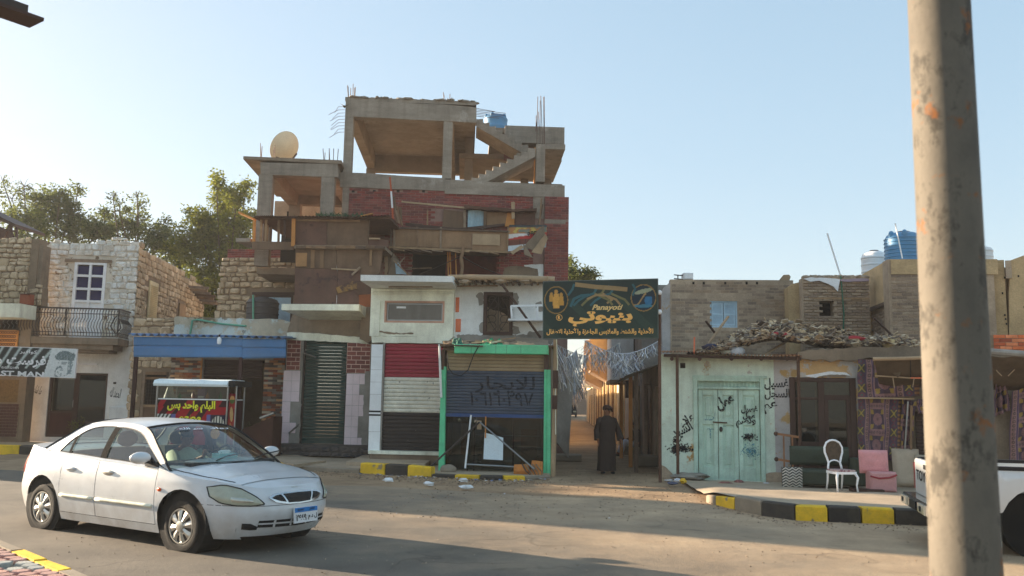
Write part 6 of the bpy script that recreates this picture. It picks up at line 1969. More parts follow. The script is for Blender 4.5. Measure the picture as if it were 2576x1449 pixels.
# glazed shop front
u0,u1,z0,z1=N.R(*spx)
z0=-.02
M['shopwood']=mat('dark_shop_wood',col(64,44,36,K),var=.2,bump=.1,rough=.55)
um=N.uz(2070,1080)[0]
zt_=N.uz(2070,1003)[1]
sf=MB()
sf.cbox(u0,u0+.12,-.03,.12,z0,z1,.01).cbox(um-.09,um+.05,-.03,.12,z0,z1-.1,.01).cbox(u1-.13,u1,-.03,.12,z0,z1,.01)
sf.cbox(u0+.12,u1-.13,-.028,.12,z1-.1,z1,.01).cbox(u0+.12,um-.09,-.02,.1,zt_-.03,zt_+.03,.006).cbox(um+.05,u1-.13,-.02,.1,zt_-.03,zt_+.09,.006)
sf.cbox(u0+.12,um-.09,-.02,.1,z0,z0+.95,.01).cbox(um+.05,u1-.13,-.02,.1,z0,z0+.85,.01).cbox(um+.05,um+.13,-.015,.1,z0+.85,zt_-.03,.006).cbox(u1-.21,u1-.13,-.015,.1,z0+.85,zt_-.03,.006)
sfo=sf.build('shop_front',M['shopwood'],N.e)
for a,b,c,d in((u0+.12,um-.09,zt_+.03,z1-.1),(um+.05,u1-.13,zt_+.09,z1-.1),(u0+.12,um-.09,z0+.95,zt_-.03),(um+.13,u1-.21,z0+.85,zt_-.03)):
	pane(sfo,M['shopglass'],a,b,c,d,.04)
MB().box(u0,u1,2.5,2.6,z0,zr-.2).build('room_wall',M['mud'],N.e)
MB().box(u0+.2,um-.1,.5,.53,z0+.9,zt_+.2).build('net_curtain',mat('grey_net_curtain',col(120,118,120),bump=0),N.e)
for k in range(9):
	c=(um+.13+(u1-um-.34)*(k+.5)/9)
	MB().lathe([(.0,-.002),(.05,-.002),(.05,.002),(0,.002)],(c,.3,zt_-.32-.1*math.sin(PI*(k+.5)/9)),10,axis='y').build('scallop',M['greygrout'],N.e)
MB().prism([(um+.13,zt_),(u1-.21,zt_),(u1-.21,zt_-.25),(um+.62,zt_-.42),(um+.36,zt_-.42),(um+.13,zt_-.25)],.29,.295).build('valance',M['greygrout'],N.e)
N.poly('peeled_patch',M['whitepaint'],[(2020,946),(2056,940),(2090,934),(2130,938),(2140,944),(2100,942),(2060,946),(2052,950)],-.03,-.011,rough=.008,step=.05)
N.poly('peeled_patch',M['bare'],[(2030,944),(2070,938),(2110,938),(2138,947),(2070,949)],-.026,-.0105,rough=.008,step=.05)
# corrugated roof edge
a,b=N.P(1661,886,-.5),N.P(2018,897,-.42)
M['rustroof']=mat('rust_corrugated_iron',col(156,110,76,K),var=.25,scale=3,bump=.15,dirt=col(90,64,48),dirt_amt=.5)
MB().grid(lambda s,t:(a.x+(b.x-a.x)*s,-.5+t*1.3,a.z+(b.z-a.z)*s+.022*math.sin(s*2*PI*40)+t*.1+.02*math.sin(s*7)),320,2).build('corrugated_roof',M['rustroof'],N.e)
MB().bar(N.P(1670,894,-.35),N.P(2016,903,-.35),.06,.07).build('eave_beam',M['darkwood'],N.e)
for x in(1690,1760,1840,1915,1980):MB().path([N.P(x,903,-.45),N.P(x,902,.0)],.045,7).build('joist',M['darkwood'],N.e)
for x,lab in((1704,'slim rusty post carrying the corrugated roof left end'),(2010,'slim rusty post carrying the corrugated roof right end')):
	p=N.world(N.P(x,1000,-.42))
	t=thing('roof_post',lab,'post',(p.x,p.y,0),N.rz)
	MB().path([(0,0,0),(0,0,N.uz(x,895,-.42)[1])],.035,8).build('shaft',M['rustiron'],t)
	if x>2000:
		for y in(1095,1160):
			q=N.P(x,y+5,-.42)
			MB().bar((0,0,q.z),(-.48,.15,q.z+.06),.05,.05).build('rail',M['rustroof'],t)
			MB().blob((-.5,.15,q.z+.06),(.05,.05,.05),8,6).build('knob',M['rustiron'],t)
		for d in(.16,.34):MB().bar((-d,d*.3,.02),(-d,d*.3,N.uz(x,1095,-.42)[1]),.035,.035).build('upright',M['rustroof'],t)
p=N.world(N.P(1745,888,-.3))
drop('orange_stake','short upright orange stake on the corrugated roof edge','stake',MB().bar(N.P(1746,890,-.3),N.P(1747,848,-.3),.035,.035),M['redbrick2'],N)
# patterned textile hangings
def khay(a,b,W_,H_):
	"""tent-fabric print in cm: medallion column, ring borders, dark side bands"""
	x,y=a*W_,b*H_
	xc=x-W_*.45
	ax_=abs(xc)
	base=(96,70,84)
	def ring(cx,cy,px_,py_,r0,r1):
		d=math.hypot((px_-cx),(py_-cy))
		return r0<d<r1
	if ax_<26:
		yy=(y%64)-32
		r=math.hypot(xc,yy)
		if r<15:
			k=.5+.5*math.sin(math.atan2(yy,xc)*12+r*.8)
			return(170-24*k,124-26*k,120-14*k)if r>4 else(120,80,90)
		if r<17:return(74,58,92)
		if abs(yy)<24 and ax_<24:
			q=math.hypot(ax_-19,abs(yy)-18)
			if q<6 or abs(ax_-abs(yy))<2.6 and r>18:return(188,154,58)
			return(70,54,78)
		yb=(y%64)
		if ring((round(xc/9)*9),0,xc,((yb+32)%64)-32,1.6,3.2):return(86,66,80)
		return(170,126,128)
	if ax_<30:return(76,60,104)
	if ax_<43:
		yy=(y%11)-5.5
		if 2<math.hypot(ax_-36.5,yy)<4:return(80,66,66)
		return(172,128,124)
	if ax_<46:return(70,54,92)
	if ax_<72:
		yy=(y%44)-22
		if abs(yy)<9 and ax_<68:
			u,v=(ax_-58),yy
			if abs(abs(u)-abs(v))<2 or math.hypot(u,v)<3:return(196,176,66)
			return(72,70,66)
		t=abs(ax_-58)+abs(abs(yy)-15)*1.2
		return(64,92,92)if t<4 else(112,52,70)if t<9 else(72,58,84)
	return(164,110,60)if int(y/5)%2 else(84,58,54)
M['cloth']=vcol_mat('printed_tent_cloth',.9)
def hanging(name,label,px,v0,fold=.05,W_=150,H_=250,seed=0,nu=90,nv=150):
	(xa,ya),(xb,yb),(xc,yc),(xd,yd)=px
	t=thing(name,label,'curtain',N.world(N.P((xa+xb)/2,(ya+yb)/2,v0)),N.rz)
	o_=N.P((xa+xb)/2,(ya+yb)/2,v0)
	c=[N.P(x,y,v0)-o_ for x,y in px]
	def f(a,b):
		p=c[0].lerp(c[1],a).lerp(c[3].lerp(c[2],a),b)
		return(p.x+.01*math.sin(b*9+a*5),p.y+fold*(math.sin(a*17+seed+b*1.5)*.6+math.sin(a*41+b*3)*.25)+.05*mnoise.noise(Vector((a*3,b*5,seed))),p.z)
	printed('cloth',lambda a,b:[x*.62+y*.38 for x,y in zip(khay(a,b,W_,H_),(112,92,84))],f,nu,nv,M['cloth'],t)
	return t
hanging('tent_curtain','tall tent-fabric curtain with medallions hanging left of the roll-down stall',[(2160,1150),(2262,1160),(2268,1004),(2158,1004)],-.14,.05,150,145,1)
hanging('tent_curtain','upper tent-fabric drape above the wooden rail',[(2157,1002),(2316,996),(2300,905),(2157,904)],-.26,.07,150,85,4)
hanging('tent_curtain','narrow tent-fabric strip with dark squares beside the shutter stall',[(2266,1130),(2292,1128),(2306,1010),(2268,1004)],-.2,.05,40,120,2,40,90)
hanging('tent_curtain','short tent-fabric piece over the shutter behind the concrete pole',[(2308,1040),(2370,1042),(2370,1006),(2306,1004)],-.22,.04,80,40,6,50,30)
hanging('tent_curtain','bunched tent-fabric drape right of the concrete pole',[(2498,1050),(2545,1030),(2530,946),(2502,960)],-.3,.1,70,90,3,50,60)
hanging('tent_curtain','tent-fabric wall hanging at the far right edge above the truck',[(2538,1180),(2640,1180),(2640,960),(2545,985)],-.3,.05,100,210,8,70,120)
N.box('curtain_rail',M['plypale'],2156,1000,2300,1004,-.34,-.29)
st_=N.box('roller_shutter',M['sBrown'],2306,1036,2420,1225,.02,.06)
a=N.R(2306,1036,2420,1200,.02)
slats(st_,M['sBrown'],a[0],a[1],a[2],a[3],.02,18)
MB().bar(N.P(2292,1020,-.2),N.P(2290,1160,-.2),.09,.05).build('stall_post',M['ply'],N.e)
MB().bar(N.P(2284,1010,-.25),N.P(2274,1160,-.25),.03,.03).build('stall_post',M['metal'],N.e)
# stall awning
aw=thing('stall_awning','sagging dark canvas awning on pale poles over the textile stall','awning',N.world(N.P(2330,905,-.9)),N.rz)
o_=N.P(2330,905,-.9)
def awp(x,y,v):return N.P(x,y,v)-o_
MB().path([awp(2196,903,-1.1),awp(2270,902,-1.1),awp(2340,899,-1.1)],.04,7).build('front_pole',M['plypale'],aw)
MB().path([awp(2480,884,-1.1),awp(2650,896,-1.1)],.07,8).build('front_pole',M['greygrout'],aw)
MB().path([awp(2340,899,-1.1),awp(2480,890,-1.1)],.04,7).build('front_pole',M['plypale'],aw)
MB().bar(awp(2200,945,-.7),awp(2290,951,-.7),.06,.03).build('cross_rail',M['plypale'],aw)
MB().bar(awp(2290,951,-.7),awp(2352,951,-.7),.05,.03).build('cross_rail',M['redbrick2'],aw)
for x in(2198,2290):MB().path([awp(x,903,-1.05),awp(x+1,948,-.72)],.012,5).build('strut',M['iron'],aw)
M['canvas']=mat('brown_canvas',col(92,76,60,K),var=.25,scale=2.5,bump=.2,dirt=col(60,48,38),dirt_amt=.5)
def can(a,b):
	p=awp(2200,905,-1.08).lerp(awp(2660,893,-1.08),a)
	q=awp(2215,972,-.06).lerp(awp(2660,985,-.06),a)
	r=p.lerp(q,b)
	return(r.x,r.y,r.z-.12*math.sin(b*PI)+.05*mnoise.noise(Vector((a*9,b*4,2))))
MB().grid(can,60,14).build('canvas',M['canvas'],aw,smooth=True)
MB().prism([(awp(2210,905,-.9).x,awp(2210,905,-.9).z),(awp(2290,905,-.9).x,awp(2290,905,-.9).z),(awp(2262,950,-.9).x,awp(2262,950,-.9).z)],.12,.125).build('canvas_flap',M['canvas'],aw)
for pts in([(2502,920),(2508,934),(2520,946)],[(2554,900),(2552,930),(2536,946)],[(2246,950),(2250,976)],[(2300,950),(2296,974)]):
	MB().path([awp(x,y,-.8)for x,y in pts],.012,5).build('cord',M['plypale'],aw)
	# rubble and junk heaped on the roof
zr2=zr
def heap_top(u,v):
	c=N.uz(1960,860,1.5)[0]
	s=(u-N.uz(1735,880)[0])/1.2
	e=(N.uz(2420,880)[0]-u)/1.5
	k=max(0,min(1,s))*max(0,min(1,e))
	return max(0.02,k*(.18+.62*math.exp(-((u-c)/1.7)**2)+.4*math.exp(-((u-c-3.2)/1.4)**2)+.25*mnoise.noise(Vector((u*1.3,v,3)))))*min(1,.45+v*.55)
N.poly('mud_eave',M['bare'],[(2008,884),(2090,878),(2200,872),(2440,872),(2440,906),(2200,902),(2090,908),(2008,902)],-.16,.3,rough=.03,step=.1)
ua,ub=N.uz(1735,880)[0],N.uz(2430,880)[0]
hp=MB().grid(lambda a,b:(ua+(ub-ua)*a,.15+b*5,zr2+heap_top(ua+(ub-ua)*a,b*5)-.06+.05*mnoise.noise(Vector((a*60,b*20,1)))),90,24)
o=hp.build('rubble_bed',mat('heap_earth',col(104,88,70),var=.25,bump=.6),None,kind='stuff')
o.location=N.world(Vector(o.location));o.rotation_euler=(0,0,N.rz)
rr=random.Random(23)
hb=MB()
for k in range(3800):
	u,v=rr.uniform(ua,ub),rr.random()**1.4*4.6+.05
	z=zr2+heap_top(u,v)+rr.uniform(-.03,.07)
	t,e=rr.uniform(0,2*PI),rr.gauss(0,.3)
	kind=rr.random()
	d=Vector((math.cos(t)*math.cos(e),math.sin(t)*math.cos(e)*.8,math.sin(e)))
	c=Vector((u,v,z))
	if kind<.34:
		l=rr.uniform(.05,.24)
		hb.bar(c-d*l,c+d*l,rr.uniform(.01,.035),rr.uniform(.008,.02))
	elif kind<.68:
		l=rr.uniform(.03,.11)
		hb.bar(c-d*l,c+d*l,rr.uniform(.08,.22),rr.uniform(.008,.02),up=(rr.uniform(-1,1),rr.uniform(-1,1),1))
	else:
		s=rr.uniform(.025,.09)
		hb.blob(c,(s,s*.8,s*.6),5,3,.35,rnd=rr)
o=hb.build('rubble_heap',M['rubble'],None,kind='stuff')
o.location=N.world(Vector(o.location));o.rotation_euler=(0,0,N.rz)
for k,(xa,ya,xb,yb,w_,lab)in enumerate(((1922,893,1990,852,.06,'long pale stick slanting up out of the rubble heap'),(1780,868,1832,796,.06,'straight pale plank rising before the blue shuttered window'),(1776,808,1800,840,.05,'dark crooked stick at the left of the blue shuttered window'),(2126,912,2170,890,.05,'white stick at the rubble edge over the ochre wall'),(2096,884,2240,872,.03,'thin long rod lying along the rubble front edge'),(2200,800,2240,840,.05,'brown stick leaning on the tan building over the rubble'))):
	drop('rubble_stick',lab,'stick',MB().bar(N.P(xa,ya,.3),N.P(xb,yb,.9),w_,w_*.6),M['plypale']if k in(0,1,3)else M['darkwood'],N)
for px,py,c,r_,lab,nm in((1850,884,(210,210,212),(.2,.12,.12),'white plastic bag lying in the rubble heap front','plastic_bag'),(1825,886,(206,200,176),(.18,.1,.08),'yellowish plastic bag low in the rubble heap','plastic_bag'),(1788,874,(58,60,84),(.2,.14,.09),'dark blue rag at the left of the rubble heap','rag'),(1958,842,(170,50,56),(.26,.15,.06),'red cloth on the crest of the rubble heap','cloth'),(2152,852,(176,56,60),(.2,.12,.07),'red scrap of cloth right in the rubble heap','cloth'),(2236,868,(206,178,128),(.15,.14,.16),'round tan sack on the roof edge right of the rubble','sack')):
	q=N.P(px,py,.25)
	drop(nm,lab,nm.split('_')[-1],MB().blob((q.x,.25,q.z),r_,10,7,.18,rnd=rr),mat(lab.replace(' ','_')[:24],col(*c),var=.15,bump=.2),N,smooth=True)
	# seats on the pavement
def zpave(x,Y):
	return .2*max(0,min(1,(19.6-Y)/6.4))+.02
def on_pave(px,py):
	z=.1
	for _ in range(6):
		p=gnd(px,py,z)
		z=zpave(p.x,p.y)
	return Vector((p.x,p.y,z))
p=on_pave(2072,1226)
sofa=thing('sofa','worn dark green sofa against the brown glazed shop front','sofa',p,-.12)
M['greenfab']=mat('dark_green_fabric',col(58,64,52,K),var=.2,scale=4,bump=.25,dirt=col(84,80,66),dirt_amt=.3)
def cushion(x0,x1,y0,y1,z0,z1,pf=.06,n=10):
	mb=MB()
	def f(a,b,s):
		k=(1-abs(2*a-1)**4)*(1-abs(2*b-1)**4)
		return(x0+(x1-x0)*a,s,z0+(z1-z0)*b,k)
	mb.grid(lambda a,b:(x0+(x1-x0)*a,y0+(.5-.5*min(1,((1-abs(2*a-1)**6)*(1-abs(2*b-1)**6))**.5))*(y1-y0)-0+.012*mnoise.noise(Vector((a*5+x0,b*5,1))),z0+(z1-z0)*b),n,n)
	mb.grid(lambda a,b:(x0+(x1-x0)*a,y1-(.5-.5*min(1,((1-abs(2*a-1)**6)*(1-abs(2*b-1)**6))**.5))*(y1-y0),z0+(z1-z0)*b),n,n,flip=True)
	return mb
cushion(-.6,.62,.25,.5,.42,.82).build('backrest',M['greenfab'],sofa,smooth=True)
MB().cbox(-.62,.72,-.28,.45,.06,.36,.04).build('seat',M['greenfab'],sofa)
MB().cbox(.62,.82,-.25,.5,.06,.6,.05).build('arm',M['greenfab'],sofa)
MB().box(-.55,-.5,-.2,.4,0,.06).box(.6,.65,-.2,.4,0,.06).build('feet',M['darkwood'],sofa)
MB().box(.2,.225,-.284,-.279,.1,.32).build('yellow_stripe',M['yletter'],sofa)
zz_=thing('zigzag_cushion','black and white zigzag cushion at the sofa left end','cushion',p+Vector((-.72,-.2,0)),-.12)
def zz(a,b):
	return(206,200,186)if((b*7+abs(((a*3)%1)-.5)*1.6)%1)>.5 else(46,44,42)
printed('cover',zz,lambda a,b:(-.2+.4*a,-.06-.05*math.sin(a*PI)*math.sin(b*PI),.02+.4*b),40,44,M['print'],zz_)
MB().box(-.2,.2,-.058,.02,.02,.42).build('core',M['kblack'],zz_)
p=on_pave(2116,1236)
chair=thing('balloon_back_chair','white balloon-back chair with a floral seat standing before the green sofa','chair',p,math.radians(12))
chair.scale=(.96,.96,.92)
wp_=M['whitepaint']
sw,sd,sh2=.24,.22,.43
fp=[]
for k in range(25):
	t=-PI*.5-1.0+(2*PI-1.15)*0+k/24*(PI+2.0)
	fp.append(t)
arch=[(-.155,.2,.43),(-.15,.205,.5),(-.13,.215,.58),(-.16,.225,.68),(-.2,.235,.8),(-.2,.24,.9),(-.15,.25,1.0),(-.07,.255,1.045),(0,.255,1.055)]
arch=arch+[(-x,y,z)for x,y,z in arch[-2::-1]]
MB().path(arch,.022,8).build('back_frame',wp_,chair,smooth=True)
MB().path([(-.13,.215,.58),(-.07,.215,.62),(0,.215,.635),(.07,.215,.62),(.13,.215,.58)],.016,7).build('back_rail',wp_,chair,smooth=True)
bkp=[(-.12,.62),(-.15,.7),(-.18,.8),(-.18,.9),(-.13,.985),(0,1.03),(.13,.985),(.18,.9),(.18,.8),(.15,.7),(.12,.62)]
def backart(a,b):return(104,86,60)if(int(a*5)+int(b*7))%2 else(58,52,50)
MB().prism(bkp,.235,.25).build('back_panel',mat('dark_checked_fabric',col(84,70,56),var=.4,scale=16,bump=.2),chair)
seat_pts=[(-.2,.2),(-.25,-.1),(-.22,-.22),(-.1,-.25),(.1,-.25),(.22,-.22),(.25,-.1),(.2,.2)]
MB().slab(seat_pts,.37,.42).build('seat_rail',wp_,chair)
k_=NT('floral_fabric')
v_=k_.n('TexVoronoi')
v_.inputs['Scale'].default_value=22
k_.l(k_.pos,v_.inputs['Vector'])
M['floral']=k_.out(k_.mix(k_.step(v_.outputs['Distance'],.3,.5),k_.ramp(k_.noise(30,3),[(.4,col(150,74,84)),(.6,col(110,60,84))]),col(190,166,158)),.9)
st2=MB().slab([(x*.93,y*.93)for x,y in seat_pts],.42,.455)
st2.build('seat',M['floral'],chair)
for s in(-1,1):
	MB().path([(s*.2,-.2,.38),(s*.235,-.235,.3),(s*.215,-.215,.14),(s*.225,-.235,0)],[.028,.026,.018,.02],8).build('leg',wp_,chair,smooth=True)
	MB().path([(s*.165,.19,.43),(s*.165,.21,.2),(s*.17,.25,0)],[.022,.02,.018],8).build('leg',wp_,chair,smooth=True)
def pillow(label,px,py,w_,h_,c,d=.26,rz=0,lean=.1,nm='floor_cushion'):
	q=on_pave(px,py)
	t=thing(nm,label,'cushion',q,rz)
	o=cushion(-w_/2,w_/2,0,d,.0,h_,n=14).build('cover',mat(label.split()[0]+'_cushion_'+str(int(px)),col(*c,K),var=.12,scale=5,bump=.25,dirt=col(110,84,70),dirt_amt=.25),t,smooth=True)
	o.rotation_euler=(-lean,0,0)
	return t
pku=pillow('dusty pink upright cushion with pointed ears above the pink box cushion',2216,1210,.56,.46,(186,128,128),.2,-.1)
q=on_pave(2226,1238)
t=thing('pink_box_cushion','dusty pink box cushion with red piping standing on the pavement','cushion',q,-.08)
pku.location=q+Vector((-.08,.2,.34))
M['pink']=mat('dusty_pink_cloth',col(172,126,124,K),var=.1,scale=5,bump=.25)
MB().cbox(-.26,.24,0,.3,0,.38,.035).build('cover',M['pink'],t)
MB().path([(-.26,0,.3),(-.1,-.012,.26),(.1,-.012,.28),(.24,0,.33)],.018,6).build('piping',mat('red_piping',col(150,62,66)),t)
pillow('beige tall cushion leaning beside the pink cushions',2290,1226,.58,.82,(178,160,138),.26,-.05)
pillow('beige cushion half hidden behind the concrete pole',2345,1228,.5,.7,(176,162,140),.26,.02)
pillow('pale beige cushion behind the truck bed right of the pole',2535,1226,.62,.62,(172,160,138),.26,.0)
q=on_pave(2180,1237)
o=MB().box(-.3,.3,-.12,.12,0,.05).build('ground_board',M['darkwood']);o.location=q
tag(o,'dark board lying flat on the pavement by the white chair','board')
# litter at the mint wall's corner
for k,(px,py,c,r_,lab)in enumerate(((1735,1206,(150,142,130),(.42,.3,.14),'dusty grey sheet slumped against the mint wall foot'),(1718,1215,(206,164,50),(.08,.06,.1),'yellow plastic scrap in the litter by the rusty post'),(1705,1212,(214,212,214),(.09,.07,.08),'white plastic scrap in the litter by the rusty post'),(1692,1218,(90,92,110),(.12,.1,.06),'dark blue rag in the litter by the rusty post'),(1684,1210,(190,184,178),(.1,.08,.05),'pale paper scrap at the left of the litter'),(1860,1216,(140,96,88),(.12,.1,.08),'broken reddish brick lump at the mint door foot'),(1826,1218,(140,92,84),(.16,.1,.06),'flat broken brick before the mint door left leaf'),(1928,1217,(210,210,212),(.07,.06,.04),'crumpled white paper right of the mint door'),(1857,1228,(160,160,170),(.06,.05,.05),'crumpled foil scrap on the pavement before the mint door'))):
	q=on_pave(px,py)
	o=MB().blob((0,0,r_[2]*.5),(r_[0],r_[1],r_[2]*.6),9,6,.25,rnd=rr).build('litter',mat('litter_%d'%k,col(*c),bump=.2),None)
	o.location=(q.x,q.y,q.z-.02)
	tag(o,lab,'litter')
for k,(px,py,lab)in enumerate(((1172,1230,'white crumpled paper on the dirt before the yellow kerb'),(1165,1213,'small torn white bag under the low kerb'),(1078,1222,'white paper scrap before the black and yellow kerb'),(975,1212,'pale scrap under the first big yellow kerb'))):
	q=gnd(px,py,.02)
	o=MB().blob((0,0,.03),(.12,.07,.04),8,5,.4,rnd=rr).build('paper_scrap',M['whitepaint'],None)
	o.location=q
	tag(o,lab,'litter')
	# ============================================================ mud-brick buildings behind the heap
U=Fac('mud_house','long grey-brown mud-brick house with pale blue shutters behind the rubble heap','house',1688,26.6,1998,26.3)
wn=(1786,757,1855,824)
a=U.R(1688,706,2000,905)
hw_=U.R(*wn)
uw=U.wall('wall',M['mud'],1687,704,2000,1100,[wn],0,.4,z0=-.05)
brickwork(uw,M['mudbrick'],a[0]+.02,a[1],a[2],a[3]-.03,0,.27,.09,gap=.012,proud=.007,jit=.006,seed=71,holes=[(hw_[0]-.05,hw_[1]+.05,hw_[2]-.05,hw_[3]+.05),(a[0],a[1]-1.2,U.uz(1800,750)[1],U.uz(1800,738)[1])],skip=.04,top=lambda u:a[3]-.05-.05*abs(math.sin(u*1.1)))
for x in(1742,1768,1822,1876,1902):U.box('beam_hole',M['dark'],x,709,x+5,715,-.02,-.0)
MB().box(a[0]-.0,a[0]+.3,.4,8,0,a[3]-.05).build('side_wall',M['lilac'],U.e)
U.poly('rendered_flank',M['lilac'],[(1664,735),(1672,722),(1688,706),(1687,900),(1666,900)],.02,.35,rough=.01)
MB().box(a[0]+.3,a[1],.4,8,a[3]-.5,a[3]-.3).build('roof',M['mud'],U.e)
fr=frame_of(U.e,M['paleblue'],*hw_,.03,t=.05,d=.1)
um=(hw_[0]+hw_[1])/2
for p_,q_ in((hw_[0]+.06,um-.01),(um+.01,hw_[1]-.06)):louvre_leaf(U.e,M['paleblue'],p_,q_,hw_[2]+.06,hw_[3]-.06,.08,18)
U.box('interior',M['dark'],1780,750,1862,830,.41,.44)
U2=Fac('mud_house','dark crumbling mud-brick house block with a small black window hole and white sheet on top','house',2022,25.2,2186,25.0)
a=U2.R(2022,700,2190,905)
wn=(2061,757,2098,795)
uw=U2.wall('wall',M['mud'],2022,700,2190,1100,[wn],0,.4,z0=-.05)
b_=U2.R(2104,760,2160,905)
brickwork(uw,M['mudbrick'],a[0],a[1],a[2],a[3],0,.27,.085,gap=.02,proud=.03,jit=.03,seed=72,holes=[U2.R(*wn)],top=lambda u:a[3]-.06*abs(math.sin(u*4)),skip=.03)
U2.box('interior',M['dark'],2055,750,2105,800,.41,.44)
U2.box('lintel',M['wood'],2034,748,2186,753,-.05,.1)
MB().box(a[0],a[0]+.3,.4,7,0,a[3]-.1).build('side_wall',M['mudbrick'],U2.e)
fl=MB().prism([(a[0]-.32,0),(a[0],0),(a[0],a[3]-.05),(a[0]-.2,a[3]-.1),(a[0]-.32,a[3]-.2)],.5,1.5).build('flank',M['tanmud'],U2.e)
U2.poly('white_sheet',M['whitepaint'],[(2022,702),(2040,698),(2090,700),(2113,702),(2111,718),(2107,734),(2098,722),(2084,714),(2060,706),(2040,708)],-.09,-.05,rough=.012)
U2.poly('pink_sheet',mat('faded_pink_sheet',col(170,150,160),var=.2),[(2113,702),(2186,700),(2186,706),(2150,708),(2115,708)],-.08,.6,rough=.015)
for k in range(10):
	q=U2.P(2030+k*16,699,.1)
	MB().blob((q.x,.15,q.z),(.16,.14,.09),7,5,.3).build('clod',M['mudbrick'],U2.e)
q0,q1=U2.P(2114,692,.1),U2.P(2081,587,.1)
drop('antenna_pole','thin white pole leaning left on the crumbling mud house','pole',MB().path([q0,q1],.025,6),M['whitepaint'],U2)
drop('green_hose','green hose hanging down the dark mud-brick wall','hose',MB().path([U2.P(2115,694,-.05),U2.P(2119,740,-.06),U2.P(2123,790,-.06),U2.P(2121,850,-.06)],.022,6),flat('green_hose_dark',col(60,108,84)),U2)
p=U.world(U.P(1731,703,.5))
ac=thing('air_conditioner','white air conditioner box on brackets at the mud house roof corner','air conditioner',p,U.rz+.15)
MB().cbox(-.14,.14,-.1,.28,.0,.2,.015).build('casing',M['whitepaint'],ac)
for z in(-.02,.1):MB().bar((-.14,.1,z+.03),(-.42,.1,z+.05),.03,.03).build('bracket',M['iron'],ac)
MB().bar((-.3,.1,-.1),(-.3,.1,.14),.03,.03).build('bracket',M['iron'],ac)
p=U.world(U.P(1975,711,.5))
bd=thing('broken_dish','broken grey board shard standing on the mud house roof','board',p,U.rz)
MB().prism([(-.2,0),(.1,0),(.17,.18),(.12,.25),(-.05,.24),(-.16,.1)],-.03,.03).build('shard',M['plypale'],bd)
for k in range(4):MB().blob((-.35-k*.13,0,.02),(.12,.1,.06),7,4,.3).build('clod',M['mud'],bd)
# tan block with tanks
L1=at(2180,1000,26.4)
W1=Fac('tan_mud_house','tan mud-plastered house block under the big blue tank with a boarded niche','house',2242,23.6,2580,23.2)
a=W1.R(2242,652,2500,905)
wl_=W1.wall('wall',M['mud'],2242,652,2510,1100,[],0,.5,z0=-.05)
brickwork(wl_,M['mudbrick'],a[0]+.02,a[0]+1.9,a[2],W1.uz(2280,690)[1],0,.27,.085,gap=.015,proud=.012,jit=.01,seed=74)
W1.box('top_band',M['tanmud'],2242,652,2510,690,-.04,-.001)
# flank: from the front corner back to the left
fl=bpy.data.objects.new('flank',None)
zf=a[3]
c0=Vector((a[0],0,0))
lp_=W1.o+W1.d*a[0]
dx=Vector((L1.x-lp_.x,L1.y-lp_.y,0))
loc=Vector((dx.dot(W1.d),dx.dot(W1.n),0))
fd=loc.normalized()
fn=Vector((-fd.y,fd.x,0))
if fn.x>0:fn=-fn
LL=loc.length
bpy.data.objects.remove(fl)
def flank_pt(s,d,z):return c0+fd*s-fn*d+Vector((0,0,z))
mb=MB()
def fbox(s0,s1,d0,d1,z0,z1,mb):
	vs=[flank_pt(s,d,z)for z in(z0,z1)for d in(d0,d1)for s in(s0,s1)]
	mb.add(vs,[(0,2,3,1),(4,5,7,6),(0,1,5,4),(1,3,7,5),(3,2,6,7),(2,0,4,6)])
	return mb
n0,n1,nz=LL*.22,LL*.86,zf-1.15
fbox(0.02,n0,0,.3,0,zf,mb);fbox(n1,LL,0,.3,0,zf,mb);fbox(n0,n1,0,.3,nz,zf,mb)
mb.build('flank_wall',M['tanmud'],W1.e)
nb=fbox(n0-.05,n1+.05,.14,.3,0,nz+.02,MB()).build('niche_wall',M['mud'],W1.e)
for r_ in range(22):
	z=a[2]+.1+r_*.1
	if z>nz-.1:break
	for c_ in range(8):
		s=n0+.06+(c_+.5*(r_%2))*.28
		if s>n1-.1:break
		q=flank_pt(s+.1,.14,z)
		piece(unit('brick',M['mudbrick'],(r_+c_)%6),'niche_brick',nb,q,(.24,.03,.08),(0,0,math.atan2(-fd.y,-fd.x)))
fbox(n0+.05,n0+.45,.1,.14,nz-.9,nz-.05,MB()).build('shutter_board',M['wood'],W1.e)
fbox(n0-.1,n1+.05,-.04,.1,nz-.05,nz+.03,MB()).build('lintel',M['wood'],W1.e)
MB().box(a[0]+.05,a[0]+7,.5,6,zf-.35,zf-.15).build('roof',M['mud'],W1.e)
W2=Fac('tan_mud_house','tan mud house wall with a corner seam behind the awning at the right edge','house',2480,23.6,2800,22.6)
wl_=W2.wall('wall',M['tanmud'],2440,655,2538,1100,[],0,.4,z0=-.05)
W2.poly('wall',M['tanmud'],[(2539,655),(2580,640),(2760,610),(2760,1100),(2539,1100)],-.05,.4,rough=.012,step=.3)
W2.box('seam_pilaster',M['mud'],2530,655,2545,700,-.1,-.051)
for x,y in((2526,696),(2526,790),(2528,800),(2530,812),(2520,735),(2560,692),(2575,770)):W2.box('hole',M['dark'],x,y,x+4,y+5,-.056,-.04)
ob=thing('brick_parapet','low bright orange brick parapet on the awning roof at the right edge','parapet',N.world(N.P(2560,884,.6)),N.rz)
o_=N.P(2560,884,.6)
q0,q1=N.P(2500,880,.6)-o_,N.P(2680,842,.6)-o_
bw2=MB().box(q0.x,q1.x,0,.2,-.1,q1.z).build('wall',M['mortar'],ob)
M['orbrick']=mat('orange_brick',col(190,100,62,K),pal=[col(*q,K)for q in((192,102,62),(170,84,54),(206,124,84),(150,76,54))],bump=.4,bscale=40)
